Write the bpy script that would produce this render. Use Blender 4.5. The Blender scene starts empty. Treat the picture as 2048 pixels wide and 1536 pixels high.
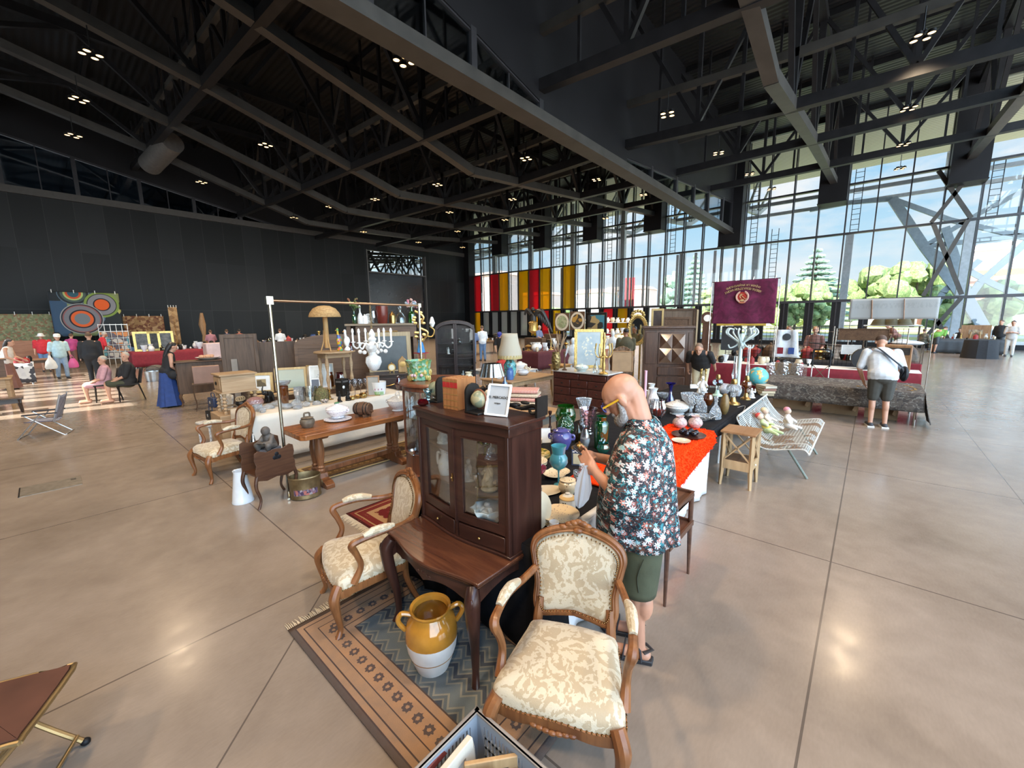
import bpy, bmesh, math, random
from math import sin, cos, pi, radians as R_, sqrt, atan2
from mathutils import Vector as V, Matrix as Mx, noise as NZ
rnd = random.Random(11)
SC = bpy.context.scene
COL = SC.collection
HC = 2.05
FPX, PI_, RO_, YA_ = 814.1, R_(8.944), R_(-.706), R_(41.292)
fw = V((cos(YA_)*cos(PI_), sin(YA_)*cos(PI_), -sin(PI_)))
_r = V((sin(YA_), -cos(YA_), 0)); _u = _r.cross(fw)
rt, up = _r*cos(RO_)+_u*sin(RO_), _u*cos(RO_)-_r*sin(RO_)
CAM = V((0, 0, HC))
cd = bpy.data.cameras.new('camera'); cam = bpy.data.objects.new('camera', cd); COL.objects.link(cam)
cd.sensor_width = 36; cd.lens = 36*FPX/2048; cd.clip_start = .05; cd.clip_end = 2000
cam.matrix_world = Mx(((rt.x, up.x, -fw.x, 0), (rt.y, up.y, -fw.y, 0), (rt.z, up.z, -fw.z, HC), (0, 0, 0, 1)))
SC.camera = cam
def ray(x, y): return fw*FPX+rt*(x-1024)+up*(768-y)
def at(x, y, z=0.):
 d = ray(x, y); return CAM+d*((z-HC)/d.z)
def atX(x, y, X): d = ray(x, y); return CAM+d*(X/d.x)
def atY(x, y, Y): d = ray(x, y); return CAM+d*(Y/d.y)
def atP(x, y, P):
 d = ray(x, y); n = V((P[0], P[1], 0)); return CAM+d*(n.dot(V((P[0], P[1], 0)))/n.dot(V((d.x, d.y, 0))))
def ppm(P): return FPX/max(.1, (V(P)-CAM).dot(fw))
class NT:
 def __init__(s, name):
  s.m = bpy.data.materials.new(name); s.m.use_nodes = True; s.t = s.m.node_tree; s.t.nodes.clear()
  s.o = s.t.nodes.new('ShaderNodeOutputMaterial')
 def n(s, typ, ins=None, **pr):
  nd = s.t.nodes.new('ShaderNode'+typ)
  for k, v in pr.items(): setattr(nd, k, v)
  for k, v in (ins or {}).items():
   sk = nd.inputs[k]
   if hasattr(v, 'is_output'): s.t.links.new(v, sk)
   else: sk.default_value = v
  return nd
 def ma(s, op, a, b=0., c=0.): return s.n('Math', {0: a, 1: b, 2: c}, operation=op).outputs[0]
 def vm(s, op, a, b=(0, 0, 0)): return s.n('VectorMath', {0: a, 1: b}, operation=op)
 def mix(s, f, a, b): 
  nd = s.n('Mix', {0: f}, data_type='RGBA'); 
  for i, v in ((6, a), (7, b)):
   if hasattr(v, 'is_output'): s.t.links.new(v, nd.inputs[i])
   else: nd.inputs[i].default_value = c4(v)
  return nd.outputs[2]
 def ramp(s, f, stops, itp='LINEAR'):
  nd = s.n('ValToRGB', {0: f}); cr = nd.color_ramp; cr.interpolation = itp
  while len(cr.elements) < len(stops): cr.elements.new(1)
  for e, (p, c) in zip(cr.elements, stops): e.position = p; e.color = c4(c)
  return nd.outputs[0]
 def co(s, sc=(1, 1, 1), src='Object', rot=(0, 0, 0), loc=(0, 0, 0)):
  t = s.n('TexCoord'); return s.n('Mapping', {0: t.outputs[src], 1: loc, 2: rot, 3: sc}).outputs[0]
 def noise(s, v, scale=5., det=3., dist=0.): return s.n('TexNoise', {'Vector': v, 'Scale': scale, 'Detail': det, 'Distortion': dist}).outputs[0]
 def vor(s, v, scale=5., feature='F1', rnd_=1.): return s.n('TexVoronoi', {'Vector': v, 'Scale': scale, 'Randomness': rnd_}, feature=feature)
 def bsdf(s, col, rough=.5, metal=0., bump=None, bs=.3, **kw):
  ins = {'Base Color': c4(col) if not hasattr(col, 'is_output') else col, 'Roughness': rough, 'Metallic': metal}
  for k, v in kw.items(): ins[k.replace('_', ' ')] = v
  b = s.n('BsdfPrincipled', ins)
  if bump is not None:
   s.t.links.new(s.n('Bump', {'Height': bump, 'Strength': bs, 'Distance': .02}).outputs[0], b.inputs['Normal'])
  return b.outputs[0]
 def fin(s, sh): s.t.links.new(sh, s.o.inputs[0]); return s.m
def c4(c): return (c[0], c[1], c[2], 1.) if len(c) == 3 else tuple(c)
def mul(c, k): return tuple(min(1, x*k) for x in c[:3])
_M = {}
def mat(name, col, rough=.5, metal=0., var=.12, scale=6., bump=0., **kw):
 if name in _M: return _M[name]
 t = NT(name); f = t.noise(t.co(), scale, 4.)
 c = t.ramp(f, [(.3, mul(col, 1-var)), (.7, mul(col, 1+var))])
 _M[name] = t.fin(t.bsdf(c, rough, metal, f if bump else None, bump, **kw)); return _M[name]
def wood(name, c1, c2, rough=.4, ax=0, sc=3., coat=0.):
 if name in _M: return _M[name]
 t = NT(name); s = [14, 14, 14]; s[ax] = 1.2
 f = t.noise(t.co(tuple(s)), sc*.4, 6., 1.2); g = t.noise(t.co((1, 1, 1)), 2.)
 c = t.ramp(t.ma('ADD', t.ma('MULTIPLY', f, .75), t.ma('MULTIPLY', g, .25)), [(.33, c1), (.66, c2)])
 _M[name] = t.fin(t.bsdf(c, rough, 0., f, .08, Coat_Weight=coat*.5, Coat_Roughness=.25, Specular_IOR_Level=.35)); return _M[name]
def pat(name, cols, scale=30., rough=.45, metal=0., rnd_=1., bump=0., base=None, cover=.5):
 if name in _M: return _M[name]
 t = NT(name); v = t.vor(t.co(), scale, 'F1', rnd_)
 k = t.n('SeparateColor', {0: v.outputs['Color']}).outputs[0]
 n_ = len(cols); c = t.ramp(k, [(i/n_, cc) for i, cc in enumerate(cols)], 'CONSTANT')
 if base is not None:
  d = t.ma('ADD', v.outputs['Distance'], t.ma('MULTIPLY', t.noise(t.co(), scale*3), .3))
  c = t.mix(t.ma('GREATER_THAN', d, cover), c, base)
 _M[name] = t.fin(t.bsdf(c, rough, metal, v.outputs['Distance'] if bump else None, bump)); return _M[name]
def glass(name, col=(1, 1, 1), op=.12, rough=.03, bump=0., bscale=30., body=None):
 if name in _M: return _M[name]
 t = NT(name); lw = t.n('LayerWeight', {'Blend': .35})
 ins = {'Color': (1, 1, 1, 1), 'Roughness': rough}
 if bump:
  w = t.vor(t.co(), bscale).outputs['Distance']
  ins['Normal'] = t.n('Bump', {'Height': w, 'Strength': bump, 'Distance': .02}).outputs[0]
 gl = t.n('BsdfGlossy', ins).outputs[0]
 tr = t.n('BsdfTransparent', {0: c4(col)}).outputs[0]
 if body is not None:
  df = t.n('BsdfDiffuse', {0: c4(col)}).outputs[0]; tl = t.n('BsdfTranslucent', {0: c4(col)}).outputs[0]
  tr = t.n('MixShader', {0: body, 1: tr, 2: t.n('MixShader', {0: .5, 1: df, 2: tl}).outputs[0]}).outputs[0]
 f = t.ma('ADD', t.ma('MULTIPLY', lw.outputs['Fresnel'], .45 if op <= .02 else .7), op)
 _M[name] = t.fin(t.n('MixShader', {0: f, 1: tr, 2: gl}).outputs[0]); return _M[name]
def emit(name, col, st):
 if name in _M: return _M[name]
 t = NT(name); _M[name] = t.fin(t.n('Emission', {0: c4(col), 1: st}).outputs[0]); return _M[name]
class MB:
 def __init__(s, T=None): s.v = []; s.f = []; s.T = T or Mx.Identity(4)
 def add(s, vs, fs):
  o = len(s.v); s.v += [s.T @ V(p) for p in vs]; s.f += [tuple(i+o for i in f) for f in fs]; return s
 def box(s, c, d, rz=0., R=None):
  x, y, z = d[0]/2, d[1]/2, d[2]/2
  M = R if R is not None else Mx.Rotation(rz, 3, 'Z')
  vs = [V(c)+M @ V((a*x, b*y, e*z)) for e in (-1, 1) for a, b in ((-1, -1), (1, -1), (1, 1), (-1, 1))]
  return s.add(vs, [(3, 2, 1, 0), (4, 5, 6, 7), (0, 1, 5, 4), (1, 2, 6, 5), (2, 3, 7, 6), (3, 0, 4, 7)])
 def bb(s, x0, x1, y0, y1, z0, z1): return s.box(((x0+x1)/2, (y0+y1)/2, (z0+z1)/2), (abs(x1-x0), abs(y1-y0), abs(z1-z0)))
 def bar(s, p, q, w, h=None, upv=(0, 0, 1)):
  p, q = V(p), V(q); h = h or w; d = (q-p); L = d.length
  if L < 1e-6: return s
  d.normalize(); u = V(upv)
  if abs(d.dot(u)) > .98: u = V((1, 0, 0))
  a = d.cross(u).normalized(); b = a.cross(d)
  M = Mx((d, a, b)).transposed()
  return s.box((p+q)/2, (L, w, h), R=M)
 def tube(s, pts, r, n=8, closed=False, cap=True):
  pts = [V(p) for p in pts]; m = len(pts); rs = r if isinstance(r, (list, tuple)) else [r]*m
  vs = []; fs = []; prev = None
  for i, p in enumerate(pts):
   d = (pts[(i+1) % m]-pts[i-1]) if closed else (pts[min(i+1, m-1)]-pts[max(i-1, 0)])
   if d.length < 1e-9: d = V((0, 0, 1))
   d.normalize()
   if prev is None:
    u = V((0, 0, 1)) if abs(d.z) < .9 else V((1, 0, 0)); prev = d.cross(u).normalized()
   a = (prev-d*prev.dot(d)); a = a.normalized() if a.length > 1e-6 else d.orthogonal().normalized(); prev = a
   b = d.cross(a); q = rs[i]; q = q if isinstance(q, tuple) else (q, q)
   vs += [p+a*cos(2*pi*k/n)*q[0]+b*sin(2*pi*k/n)*q[1] for k in range(n)]
  for i in range(m if closed else m-1):
   j = (i+1) % m
   fs += [(i*n+k, i*n+(k+1) % n, j*n+(k+1) % n, j*n+k) for k in range(n)]
  if cap and not closed: fs += [tuple(range(n))[::-1], tuple((m-1)*n+k for k in range(n))]
  return s.add(vs, fs)
 def cyl(s, p, q, r, r2=None, n=16): return s.tube([p, q], [r, r if r2 is None else r2], n)
 def lathe(s, prof, n=24, c=(0, 0, 0), sx=1., sy=1., flute=0., nf=12, wav=0.):
  vs = []; fs = []; m = len(prof)
  for i, (r, z) in enumerate(prof):
   for k in range(n):
    a = 2*pi*k/n; q = r*(1+flute*cos(nf*a)); zz = z+(wav*cos(nf*a) if i >= m-2 else 0)
    vs.append((c[0]+q*cos(a)*sx, c[1]+q*sin(a)*sy, c[2]+zz))
  for i in range(m-1): fs += [(i*n+k, i*n+(k+1) % n, (i+1)*n+(k+1) % n, (i+1)*n+k) for k in range(n)]
  if prof[0][0] > 1e-5: fs.append(tuple(range(n))[::-1])
  return s.add(vs, fs)
 def ball(s, c, r, n=14, m=8, R=None):
  r = (r, r, r) if not isinstance(r, (tuple, list)) else r; vs = []; fs = []
  for i in range(m+1):
   t = pi*i/m
   for k in range(n):
    a = 2*pi*k/n; p = V((r[0]*sin(t)*cos(a), r[1]*sin(t)*sin(a), -r[2]*cos(t)))
    vs.append(V(c)+(R @ p if R is not None else p))
  for i in range(m): fs += [(i*n+k, i*n+(k+1) % n, (i+1)*n+(k+1) % n, (i+1)*n+k) for k in range(n)]
  return s.add(vs, fs)
 def prism(s, out, z0, z1, M=None):
  n = len(out); M = M or Mx.Identity(4)
  vs = [M @ V((x, y, z0)) for x, y in out]+[M @ V((x, y, z1)) for x, y in out]
  return s.add(vs, [tuple(range(n))[::-1], tuple(range(n, 2*n))]+[(i, (i+1) % n, n+(i+1) % n, n+i) for i in range(n)])
 def grid(s, fn, nu, nv):
  vs = [fn(i/nu, j/nv) for j in range(nv+1) for i in range(nu+1)]
  return s.add(vs, [(j*(nu+1)+i, j*(nu+1)+i+1, (j+1)*(nu+1)+i+1, (j+1)*(nu+1)+i) for j in range(nv) for i in range(nu)])
def mesh(mb, name, smooth=True, ang=35):
 me = bpy.data.meshes.new(name); me.from_pydata([tuple(p) for p in mb.v], [], mb.f); me.validate()
 bm = bmesh.new(); bm.from_mesh(me); bmesh.ops.remove_doubles(bm, verts=bm.verts, dist=1e-5); bmesh.ops.recalc_face_normals(bm, faces=bm.faces); bm.to_mesh(me); bm.free()
 if smooth:
  me.polygons.foreach_set('use_smooth', [True]*len(me.polygons)); me.set_sharp_from_angle(angle=R_(ang))
 return me
def part(name, mb, m, parent=None, label=None, bev=0., sub=0, sol=0., smooth=True, ang=35, loc=None, rz=0.):
 o = bpy.data.objects.new(name, mesh(mb, name, smooth, ang)); COL.objects.link(o)
 if m is not None: o.data.materials.append(m)
 if parent is not None: o.parent = parent
 if loc is not None: o.location = loc
 o.rotation_euler.z = rz
 if label: o['label'] = label
 if sol: d = o.modifiers.new('s', 'SOLIDIFY'); d.thickness = sol; d.offset = 0
 if bev: d = o.modifiers.new('b', 'BEVEL'); d.width = bev; d.segments = 2; d.limit_method = 'ANGLE'; d.harden_normals = False
 if sub: d = o.modifiers.new('u', 'SUBSURF'); d.levels = sub; d.render_levels = sub
 return o
def tag(o, label=None, cat=None, group=None, kind=None):
 if label: o['label'] = label
 if cat: o['category'] = cat
 if group: o['group'] = group
 if kind: o['kind'] = kind
 return o
def thing(name, label, cat, loc=(0, 0, 0), rz=0., group=None):
 o = bpy.data.objects.new(name, None); COL.objects.link(o); o.empty_display_size = .1
 o.location = loc; o.rotation_euler = (0, 0, rz); return tag(o, label, cat, group)
def solo(name, label, cat, mb, m, loc=(0, 0, 0), rz=0., group=None, **kw):
 o = part(name, mb, m, None, **kw); o.location = loc; o.rotation_euler = (0, 0, rz); return tag(o, label, cat, group)
def struct(name, mb, m, parent=None, **kw):
 o = part(name, mb, m, parent, **kw)
 if parent is None: o['kind'] = 'structure'
 return o
def semp(name, loc=(0, 0, 0)):
 o = bpy.data.objects.new(name, None); COL.objects.link(o); o.location = loc; o['kind'] = 'structure'; return o
def dup(root, loc, rz=0., label=None, group=None, sc=None):
 r = root.copy(); COL.objects.link(r); r.location = loc; r.rotation_euler = (0, 0, rz)
 if sc is not None: r.scale = (sc, sc, sc)
 if label: r['label'] = label
 if group: r['group'] = group
 for ch in list(root.children):
  c = ch.copy(); COL.objects.link(c); c.parent = r
  for g in list(ch.children):
   d = g.copy(); COL.objects.link(d); d.parent = c
 return r
def TR(x=0, y=0, z=0, rz=0., ry=0., rx=0., s=1.):
 return Mx.Translation((x, y, z)) @ Mx.Rotation(rz, 4, 'Z') @ Mx.Rotation(ry, 4, 'Y') @ Mx.Rotation(rx, 4, 'X') @ Mx.Scale(s, 4)
def lerp(a, b, t): return a+(b-a)*t
def bez(ps, n=16):
 ps = [V(p) for p in ps]; out = []
 for i in range(len(ps)-1):
  p0, p1, p2, p3 = ps[max(i-1, 0)], ps[i], ps[i+1], ps[min(i+2, len(ps)-1)]
  for k in range(n):
   t = k/n; out.append(.5*((2*p1)+(p2-p0)*t+(2*p0-5*p1+4*p2-p3)*t*t+(3*p1-p0-3*p2+p3)*t**3))
 return out+[ps[-1]]
def ints(vals, n): return [vals[0]+(0) if len(vals) == 1 else lerp(vals[min(int(i*(len(vals)-1)/(n-1)), len(vals)-2)], vals[min(int(i*(len(vals)-1)/(n-1)), len(vals)-2)+1], i*(len(vals)-1)/(n-1)-min(int(i*(len(vals)-1)/(n-1)), len(vals)-2)) for i in range(n)]
def rtube(mb, ps, rs, n=8, k=6):
 q = bez(ps, k); return mb.tube(q, ints(rs, len(q)), n)
SKY, SUNE, LAMPE, BACK_FILL, EXPO = .80, 14., 1000., 8.5, .42
WX, BK = 36., 38.65
SC.view_settings.view_transform = 'Standard'; SC.view_settings.look = 'None'; SC.view_settings.gamma = 1
SC.view_settings.exposure = EXPO; SC.view_settings.use_curve_mapping = False
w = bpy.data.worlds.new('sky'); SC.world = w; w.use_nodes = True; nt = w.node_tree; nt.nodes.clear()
def wn(t, ins=None, **pr):
 nd = nt.nodes.new('ShaderNode'+t)
 for k, v in pr.items(): setattr(nd, k, v)
 for k, v in (ins or {}).items():
  if hasattr(v, 'is_output'): nt.links.new(v, nd.inputs[k])
  else: nd.inputs[k].default_value = v
 return nd
tc = wn('TexCoord'); sp = wn('SeparateXYZ', {0: tc.outputs['Generated']})
g = wn('ValToRGB', {0: sp.outputs['Z']}); e = g.color_ramp.elements
e[0].position = 0; e[0].color = (.88, .93, .95, 1); e[1].position = .55; e[1].color = (.16, .42, .80, 1)
x = e.new(.12); x.color = (.62, .84, .97, 1)
x = e.new(.25); x.color = (.36, .68, .95, 1)
mp = wn('Mapping', {0: tc.outputs['Generated'], 3: (2.2, 2.2, 7.)})
nz = wn('TexNoise', {'Vector': mp.outputs[0], 'Scale': 1.8, 'Detail': 7., 'Roughness': .58})
cr = wn('ValToRGB', {0: nz.outputs[0]}); cr.color_ramp.elements[0].position = .46; cr.color_ramp.elements[1].position = .66
mx = wn('Mix', {0: cr.outputs[0]}, data_type='RGBA'); nt.links.new(g.outputs[0], mx.inputs[6]); mx.inputs[7].default_value = (.97, .97, .97, 1)
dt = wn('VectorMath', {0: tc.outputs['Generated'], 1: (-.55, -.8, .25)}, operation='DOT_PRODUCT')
dm = wn('MapRange', {0: dt.outputs['Value'], 1: .1, 2: .9, 3: SKY, 4: SKY*BACK_FILL})  # sky behind the camera, out of view, boosted as added fill for the hall
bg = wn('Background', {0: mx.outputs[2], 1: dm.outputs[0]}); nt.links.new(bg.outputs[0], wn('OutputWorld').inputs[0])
sl = bpy.data.lights.new('sun', 'SUN'); sl.energy = SUNE; sl.angle = .009; sl.color = (1, .93, .82)
so = bpy.data.objects.new('sun', sl); COL.objects.link(so)
so.rotation_euler = V((-1., .12, .95)).to_track_quat('Z', 'Y').to_euler()
STEEL = mat('painted_black_steel', (.013, .013, .0145), .42, .0, .25, 3., Specular_IOR_Level=.25)
STEEL2 = mat('grey_primed_steel', (.034, .032, .029), .5, 0., .25, 2.)
BLACK = mat('black_panel', (.007, .007, .0085), .5, 0., .2, 1., Specular_IOR_Level=.25)
MULL = mat('dark_aluminium', (.035, .035, .04), .35, .3)
t = NT('polished_concrete'); P = t.co()
sx = t.n('SeparateXYZ', {0: P}); X_, Y_ = sx.outputs[0], sx.outputs[1]
def line(v, c, w): return t.ma('LESS_THAN', t.ma('ABSOLUTE', t.ma('SUBTRACT', v, c)), w)
def rep(v, off, per, w):
 m = t.ma('PINGPONG', t.ma('SUBTRACT', v, off), per/2); return t.ma('LESS_THAN', m, w)
J = t.ma('MAXIMUM', rep(X_, 1.32, 2.815, .006), rep(Y_, .075, 3.055, .006))
J = t.ma('MAXIMUM', J, t.ma('MULTIPLY', line(Y_, -1.43, .005), .8))
diag = t.ma('SUBTRACT', t.ma('SUBTRACT', Y_, X_), 1.83)
J = t.ma('MAXIMUM', J, t.ma('MULTIPLY', t.ma('LESS_THAN', t.ma('ABSOLUTE', diag), .007), t.ma('LESS_THAN', X_, 1.3)))
n1 = t.noise(P, .9, 6., .3); n2 = t.noise(P, 6., 8.); n3 = t.noise(t.co((1, 3, 1)), 24., 4.)
f = t.ma('ADD', t.ma('MULTIPLY', n1, .62), t.ma('ADD', t.ma('MULTIPLY', n2, .22), t.ma('MULTIPLY', n3, .16)))
c = t.ramp(f, [(.3, (.185, .146, .114)), (.5, (.242, .195, .156)), (.7, (.30, .247, .202))])
bl = t.ramp(t.noise(P, 1.3, 5., .6), [(.52, (0, 0, 0)), (.85, (1, 1, 1))])
c = t.mix(t.ma('MULTIPLY', bl, .22), c, (.13, .115, .10))
c = t.mix(t.ma('MULTIPLY', J, .72), c, (.05, .04, .035))
rg = t.ramp(n2, [(.3, (.15, .15, .15)), (.7, (.26, .26, .26))])
FLOORM = t.fin(t.bsdf(c, rg, 0., t.ma('SUBTRACT', t.ma('MULTIPLY', n2, .06), t.ma('MULTIPLY', J, .6)), .05, Specular_IOR_Level=.55))
b = MB(); b.bb(-9.2, WX+.3, -15, 62, -.2, 0); struct('floor', b, FLOORM, smooth=False)
b = MB(); b.box((-.18, 7.78, .003), (.54, .44, .006), rz=.0); h = thing('floor_hatch', 'rectangular grey metal cover plate set flush into the concrete floor at left', 'hatch')
part('cover', b, mat('worn_steel_plate', (.20, .175, .145), .45, .4, .3, 14.), h)
b = MB(); b.box((.02, 7.92, .007), (.05, .012, .004)).box((.02, 7.87, .007), (.05, .012, .004)); part('slots', b, BLACK, h)
b = MB(); b.box((-.446, 7.78, .005), (.012, .44, .008)); part('hinge', b, BLACK, h)
t = NT('dark_corrugated_deck'); P = t.co(); wv = t.n('TexWave', {'Vector': P, 'Scale': 1.1, 'Distortion': 0.}, bands_direction='X')
DECK = t.fin(t.bsdf((.014, .014, .015), .42, .3, wv.outputs[1], 1.))
ZR = 15.
b = MB(); b.bb(-9.2, WX, -9, 8.6, ZR, ZR+.3); struct('ceiling', b, DECK, smooth=False)
b = MB(); b.bb(-9.2, WX, 8.8, 62, ZR, ZR+.3); struct('ceiling_far', b, DECK, smooth=False)
t = NT('dark_wall_panels'); P = t.co(); s_ = t.n('SeparateXYZ', {0: P})
bx = t.ma('FLOOR', t.ma('DIVIDE', t.ma('ADD', s_.outputs[0], .4), 1.32)); bz = t.ma('FLOOR', t.ma('DIVIDE', t.ma('SUBTRACT', s_.outputs[2], 3.05), 3.6))
wnz = t.n('TexWhiteNoise', {0: t.n('CombineXYZ', {0: bx, 1: bz}).outputs[0]}, noise_dimensions='3D').outputs[0]
c = t.ramp(wnz, [(0., (.007, .008, .0085)), (.45, (.011, .0125, .0135)), (1., (.021, .0235, .025))])
c = t.mix(t.ma('MULTIPLY', t.noise(P, 1.5, 5.), .35), c, (.009, .0095, .0105))
jn = t.ma('MAXIMUM', t.ma('LESS_THAN', t.ma('PINGPONG', t.ma('ADD', s_.outputs[0], .4), .66), .012), t.ma('LESS_THAN', t.ma('ABSOLUTE', t.ma('SUBTRACT', s_.outputs[2], 3.05)), .015))
c = t.mix(t.ma('MULTIPLY', jn, .8), c, (.04, .043, .043))
PANEL = t.fin(t.bsdf(c, .42, 0., Specular_IOR_Level=.22))
SILL = 9.75
b = MB(); b.bb(-9.2, 22.3, BK, BK+.35, 0, SILL).bb(29.35, WX, BK, BK+.35, 0, 9.15).bb(22.3, 29.35, BK, BK+.35, 9.15, SILL)
b.bb(29.35, WX, BK, BK+.35, 9.15, SILL); struct('wall_back', b, PANEL, smooth=False)
b = MB(); b.bb(-9.2, WX, BK-.18, BK, SILL, SILL+.42); struct('trim_1', b, mat('sill_beam', (.05, .046, .042), .5), smooth=False)
b = MB(); b.bb(14.5, WX, BK, BK+.35, SILL, ZR); b.prism([(-9.2, ZR), (-9.2, 14.8), (14.5, 10.1), (14.5, ZR)], 0, .35, Mx.Translation((0, BK, 0)) @ Mx.Rotation(pi/2, 4, 'X') @ Mx.Scale(-1, 4, (0, 0, 1)))
struct('wall_back_upper', b, BLACK, smooth=False)
PANE = glass('dark_clerestory_glass', (.10, .13, .16), .10, .05)
GL = [-9., -6., -3., -.5, 2.55, 5.58, 8.53, 11.48, 14.4]
def ctop(x): return 12.9-.2*(x-.3)
for i in range(len(GL)-1):
 x0, x1 = GL[i], GL[i+1]; wd = semp('window_%d' % (100+i))
 M = Mx.Translation((0, BK+.1, 0)) @ Mx.Rotation(pi/2, 4, 'X')
 b = MB(); b.prism([(x0, SILL), (x1, SILL), (x1, ctop(x1)), (x0, ctop(x0))], -.01, .01, M); part('pane', b, PANE, wd, smooth=False)
 b = MB(); b.bar((x0, BK, SILL), (x0, BK, ctop(x0)), .2, .2); b.bar((x0, BK+.05, ctop(x0)), (x1, BK+.05, ctop(x1)), .12, .12)
 xm = (x0+x1)/2; b.bar((xm, BK+.05, SILL), (xm, BK+.05, ctop(xm)), .05, .05); part('frame', b, MULL, wd, smooth=False)
b = MB(); b.bb(22.3, 29.35, BK+.3, BK+.5, 0, 7.0); d_ = struct('door_1', b, mat('glossy_black_door', (.012, .012, .014), .22, 0., .3, 2.), smooth=False)
b = MB(); b.bb(22.2, 29.45, BK-.04, BK+.5, 6.98, 7.1).bb(22.2, 22.32, BK-.03, BK+.5, 0, 9.2).bb(29.33, 29.45, BK-.03, BK+.5, 0, 9.2); part('frame', b, mat('frame_grey', (.1, .1, .1), .4), d_, smooth=False)
b = MB()
for k in range(5):
 y = 43+3*k; b.bar((15, y, 9.3-.1*k), (36, y, 10.8), .25, .3); b.bar((18, y, 8.9), (30, y, 11.8), .18, .18)
 for q in range(5): b.bar((18+4*q, y, 8.4), (20+4*q, y, 11.5), .16, .16); b.bar((22+4*q, y, 8.4), (20+4*q, y, 11.5), .16, .16)
struct('trim_2', b, STEEL2, smooth=False)
b = MB(); b.bb(10, 10.3, BK+.4, 62, 0, ZR).bb(10, WX, 61.7, 62, 0, ZR); struct('wall_next_hall', b, BLACK, smooth=False)
b = MB(); b.bb(-9.2, -9, -9, 15., 0, ZR).bb(-9.2, -9, 27., BK, 0, ZR).bb(-9.2, -9, 15., 27., 10., ZR); struct('wall_left', b, BLACK, smooth=False)
b = MB()
for k in range(13): b.bb(-9.15, -9.05, 15.+.95*k, 15.3+.95*k, 0, 10.)
for z in (3.1, 6.): b.bb(-9.15, -9.05, 15., 27., z, z+.2)
struct('window_99', b, MULL, smooth=False)
GLASS = glass('clear_window_glass', (.97, .99, 1), .02, .02)
YEL = glass('yellow_glazing', (.86, .56, .02), .03, .1, body=.45); RED = glass('red_glazing', (.80, .06, .09), .03, .1, body=.45)
FROST = glass('frosted_glazing', (.55, .56, .55), .03, .3, body=.6)
COLR = {19: RED, 17: RED, 16: YEL, 14: YEL, 13: RED, 12: YEL, 10: YEL}
LOW = {19: YEL, 18: FROST, 17: FROST, 16: FROST, 15: FROST, 14: FROST, 13: YEL, 12: RED, 11: YEL, 7: RED, 6: YEL}
ROWS = [(.3, 3.0), (3.15, 7.4), (7.5, 10.48), (10.58, ZR)]
for k in range(-11, 34):
 y0 = 7.97+1.5*k; y1 = y0+1.5
 if k == 20: continue
 wd = semp('window_%d' % (k+16)); far = k > 20
 if k in (19,): y1 = BK-.1
 for r_, (z0, z1) in enumerate(ROWS):
  if k % 4 == 0 and r_ == 3: continue
  m = GLASS
  if r_ == 1 and k in COLR: m = COLR[k]
  if r_ == 0 and k in LOW: m = LOW[k]
  b = MB(); b.bb(WX+.06, WX+.08, y0+.04, y1-.04, z0, z1); part('pane', b, m, wd, smooth=False)
 b = MB(); b.bb(WX-.05, WX+.2, y0-.035, y0+.035, 0, ZR); b.bb(WX+.45, WX+.52, y0-.03, y0+.03, 0, ZR); part('mullion', b, MULL, wd, smooth=False)
 if k > -6:
  b = MB(); b.bb(WX-.02, WX+.25, y0-.25, y0+.25, 0, 3.05); part('pier', b, BLACK, wd, smooth=False)
 if k > -1:
  b = MB(); b.bb(WX+.7, WX+.8, y0+.55, y0+.75, 3.1, 7.4); part('fin', b, mat('light_fin', (.55, .57, .6), .4), wd, smooth=False)
for i, (z, h) in enumerate(((3.07, .17), (7.45, .12), (10.53, .12))):
 b = MB(); b.bb(WX-.08, WX+.22, -15, 62, z-h/2, z+h/2); struct('trim_%d' % (3+i), b, MULL, smooth=False)
b = MB(); b.bb(WX-.06, WX+.2, -15, 62, 0, .3); struct('baseboard_right', b, BLACK, smooth=False)
for i in range(-3, 6):
 yc = 8.72+6*i; zb = 7.42 if i == 0 else 9.4
 b = MB(); b.bb(34.9, WX+.3, yc-.75, yc+.75, zb, ZR-.01); b.bb(34.86, WX+.3, yc-.78, yc+.78, zb-.05, zb)
 if i == 5: b = MB(); b.bb(35.2, WX+.3, BK-.9, BK+.3, 0, ZR-.01)
 struct('trim_%d' % (20+i), b, BLACK, smooth=False)
def zc(X, Y):
 z = 8.75+(14.1-X)*.236 if X < 14.1 else 8.75+(X-14.1)*.085
 k = max(0., min(.066, .066*(22-X)/17)); return z+k*(Y-14.65)
NX = [-6.6, -.6, 5.4, 11.4, 17.4, 23.4, 29.4, 35.2]
for ti, i in enumerate((-2, -1, 1, 2, 3, 4)):
 yc = 8.72+6*i; tr = semp('trim_%d' % (40+ti)); zt = ZR-.5
 xs = [-6.6, -.6, 5.4, 11.4, 14.1, 17.4, 23.4, 29.4, 35.2]
 b = MB()
 for a, c in zip(xs, xs[1:]): b.bar((a, yc, zc(a, yc)+.17), (c, yc, zc(c, yc)+.17), .36, .34)
 part('bottom_chord', b, STEEL2, tr, smooth=False)
 b = MB(); b.bar((-9, yc, zt), (36, yc, zt), .3, .35); part('top_chord', b, STEEL, tr, smooth=False)
 for a, c in zip(NX, NX[1:]):
  b = MB(); b.bar((c, yc, zc(c, yc)+.3), (c, yc, zt), .2, .24, (0, 1, 0))
  m_ = (a+c)/2
  b.bar((a, yc, zc(a, yc)+.3), (m_, yc, zt), .16, .18); b.bar((m_, yc, zt), (c, yc, zc(c, yc)+.3), .16, .18)
  part('brace', b, STEEL, tr, smooth=False)
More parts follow.
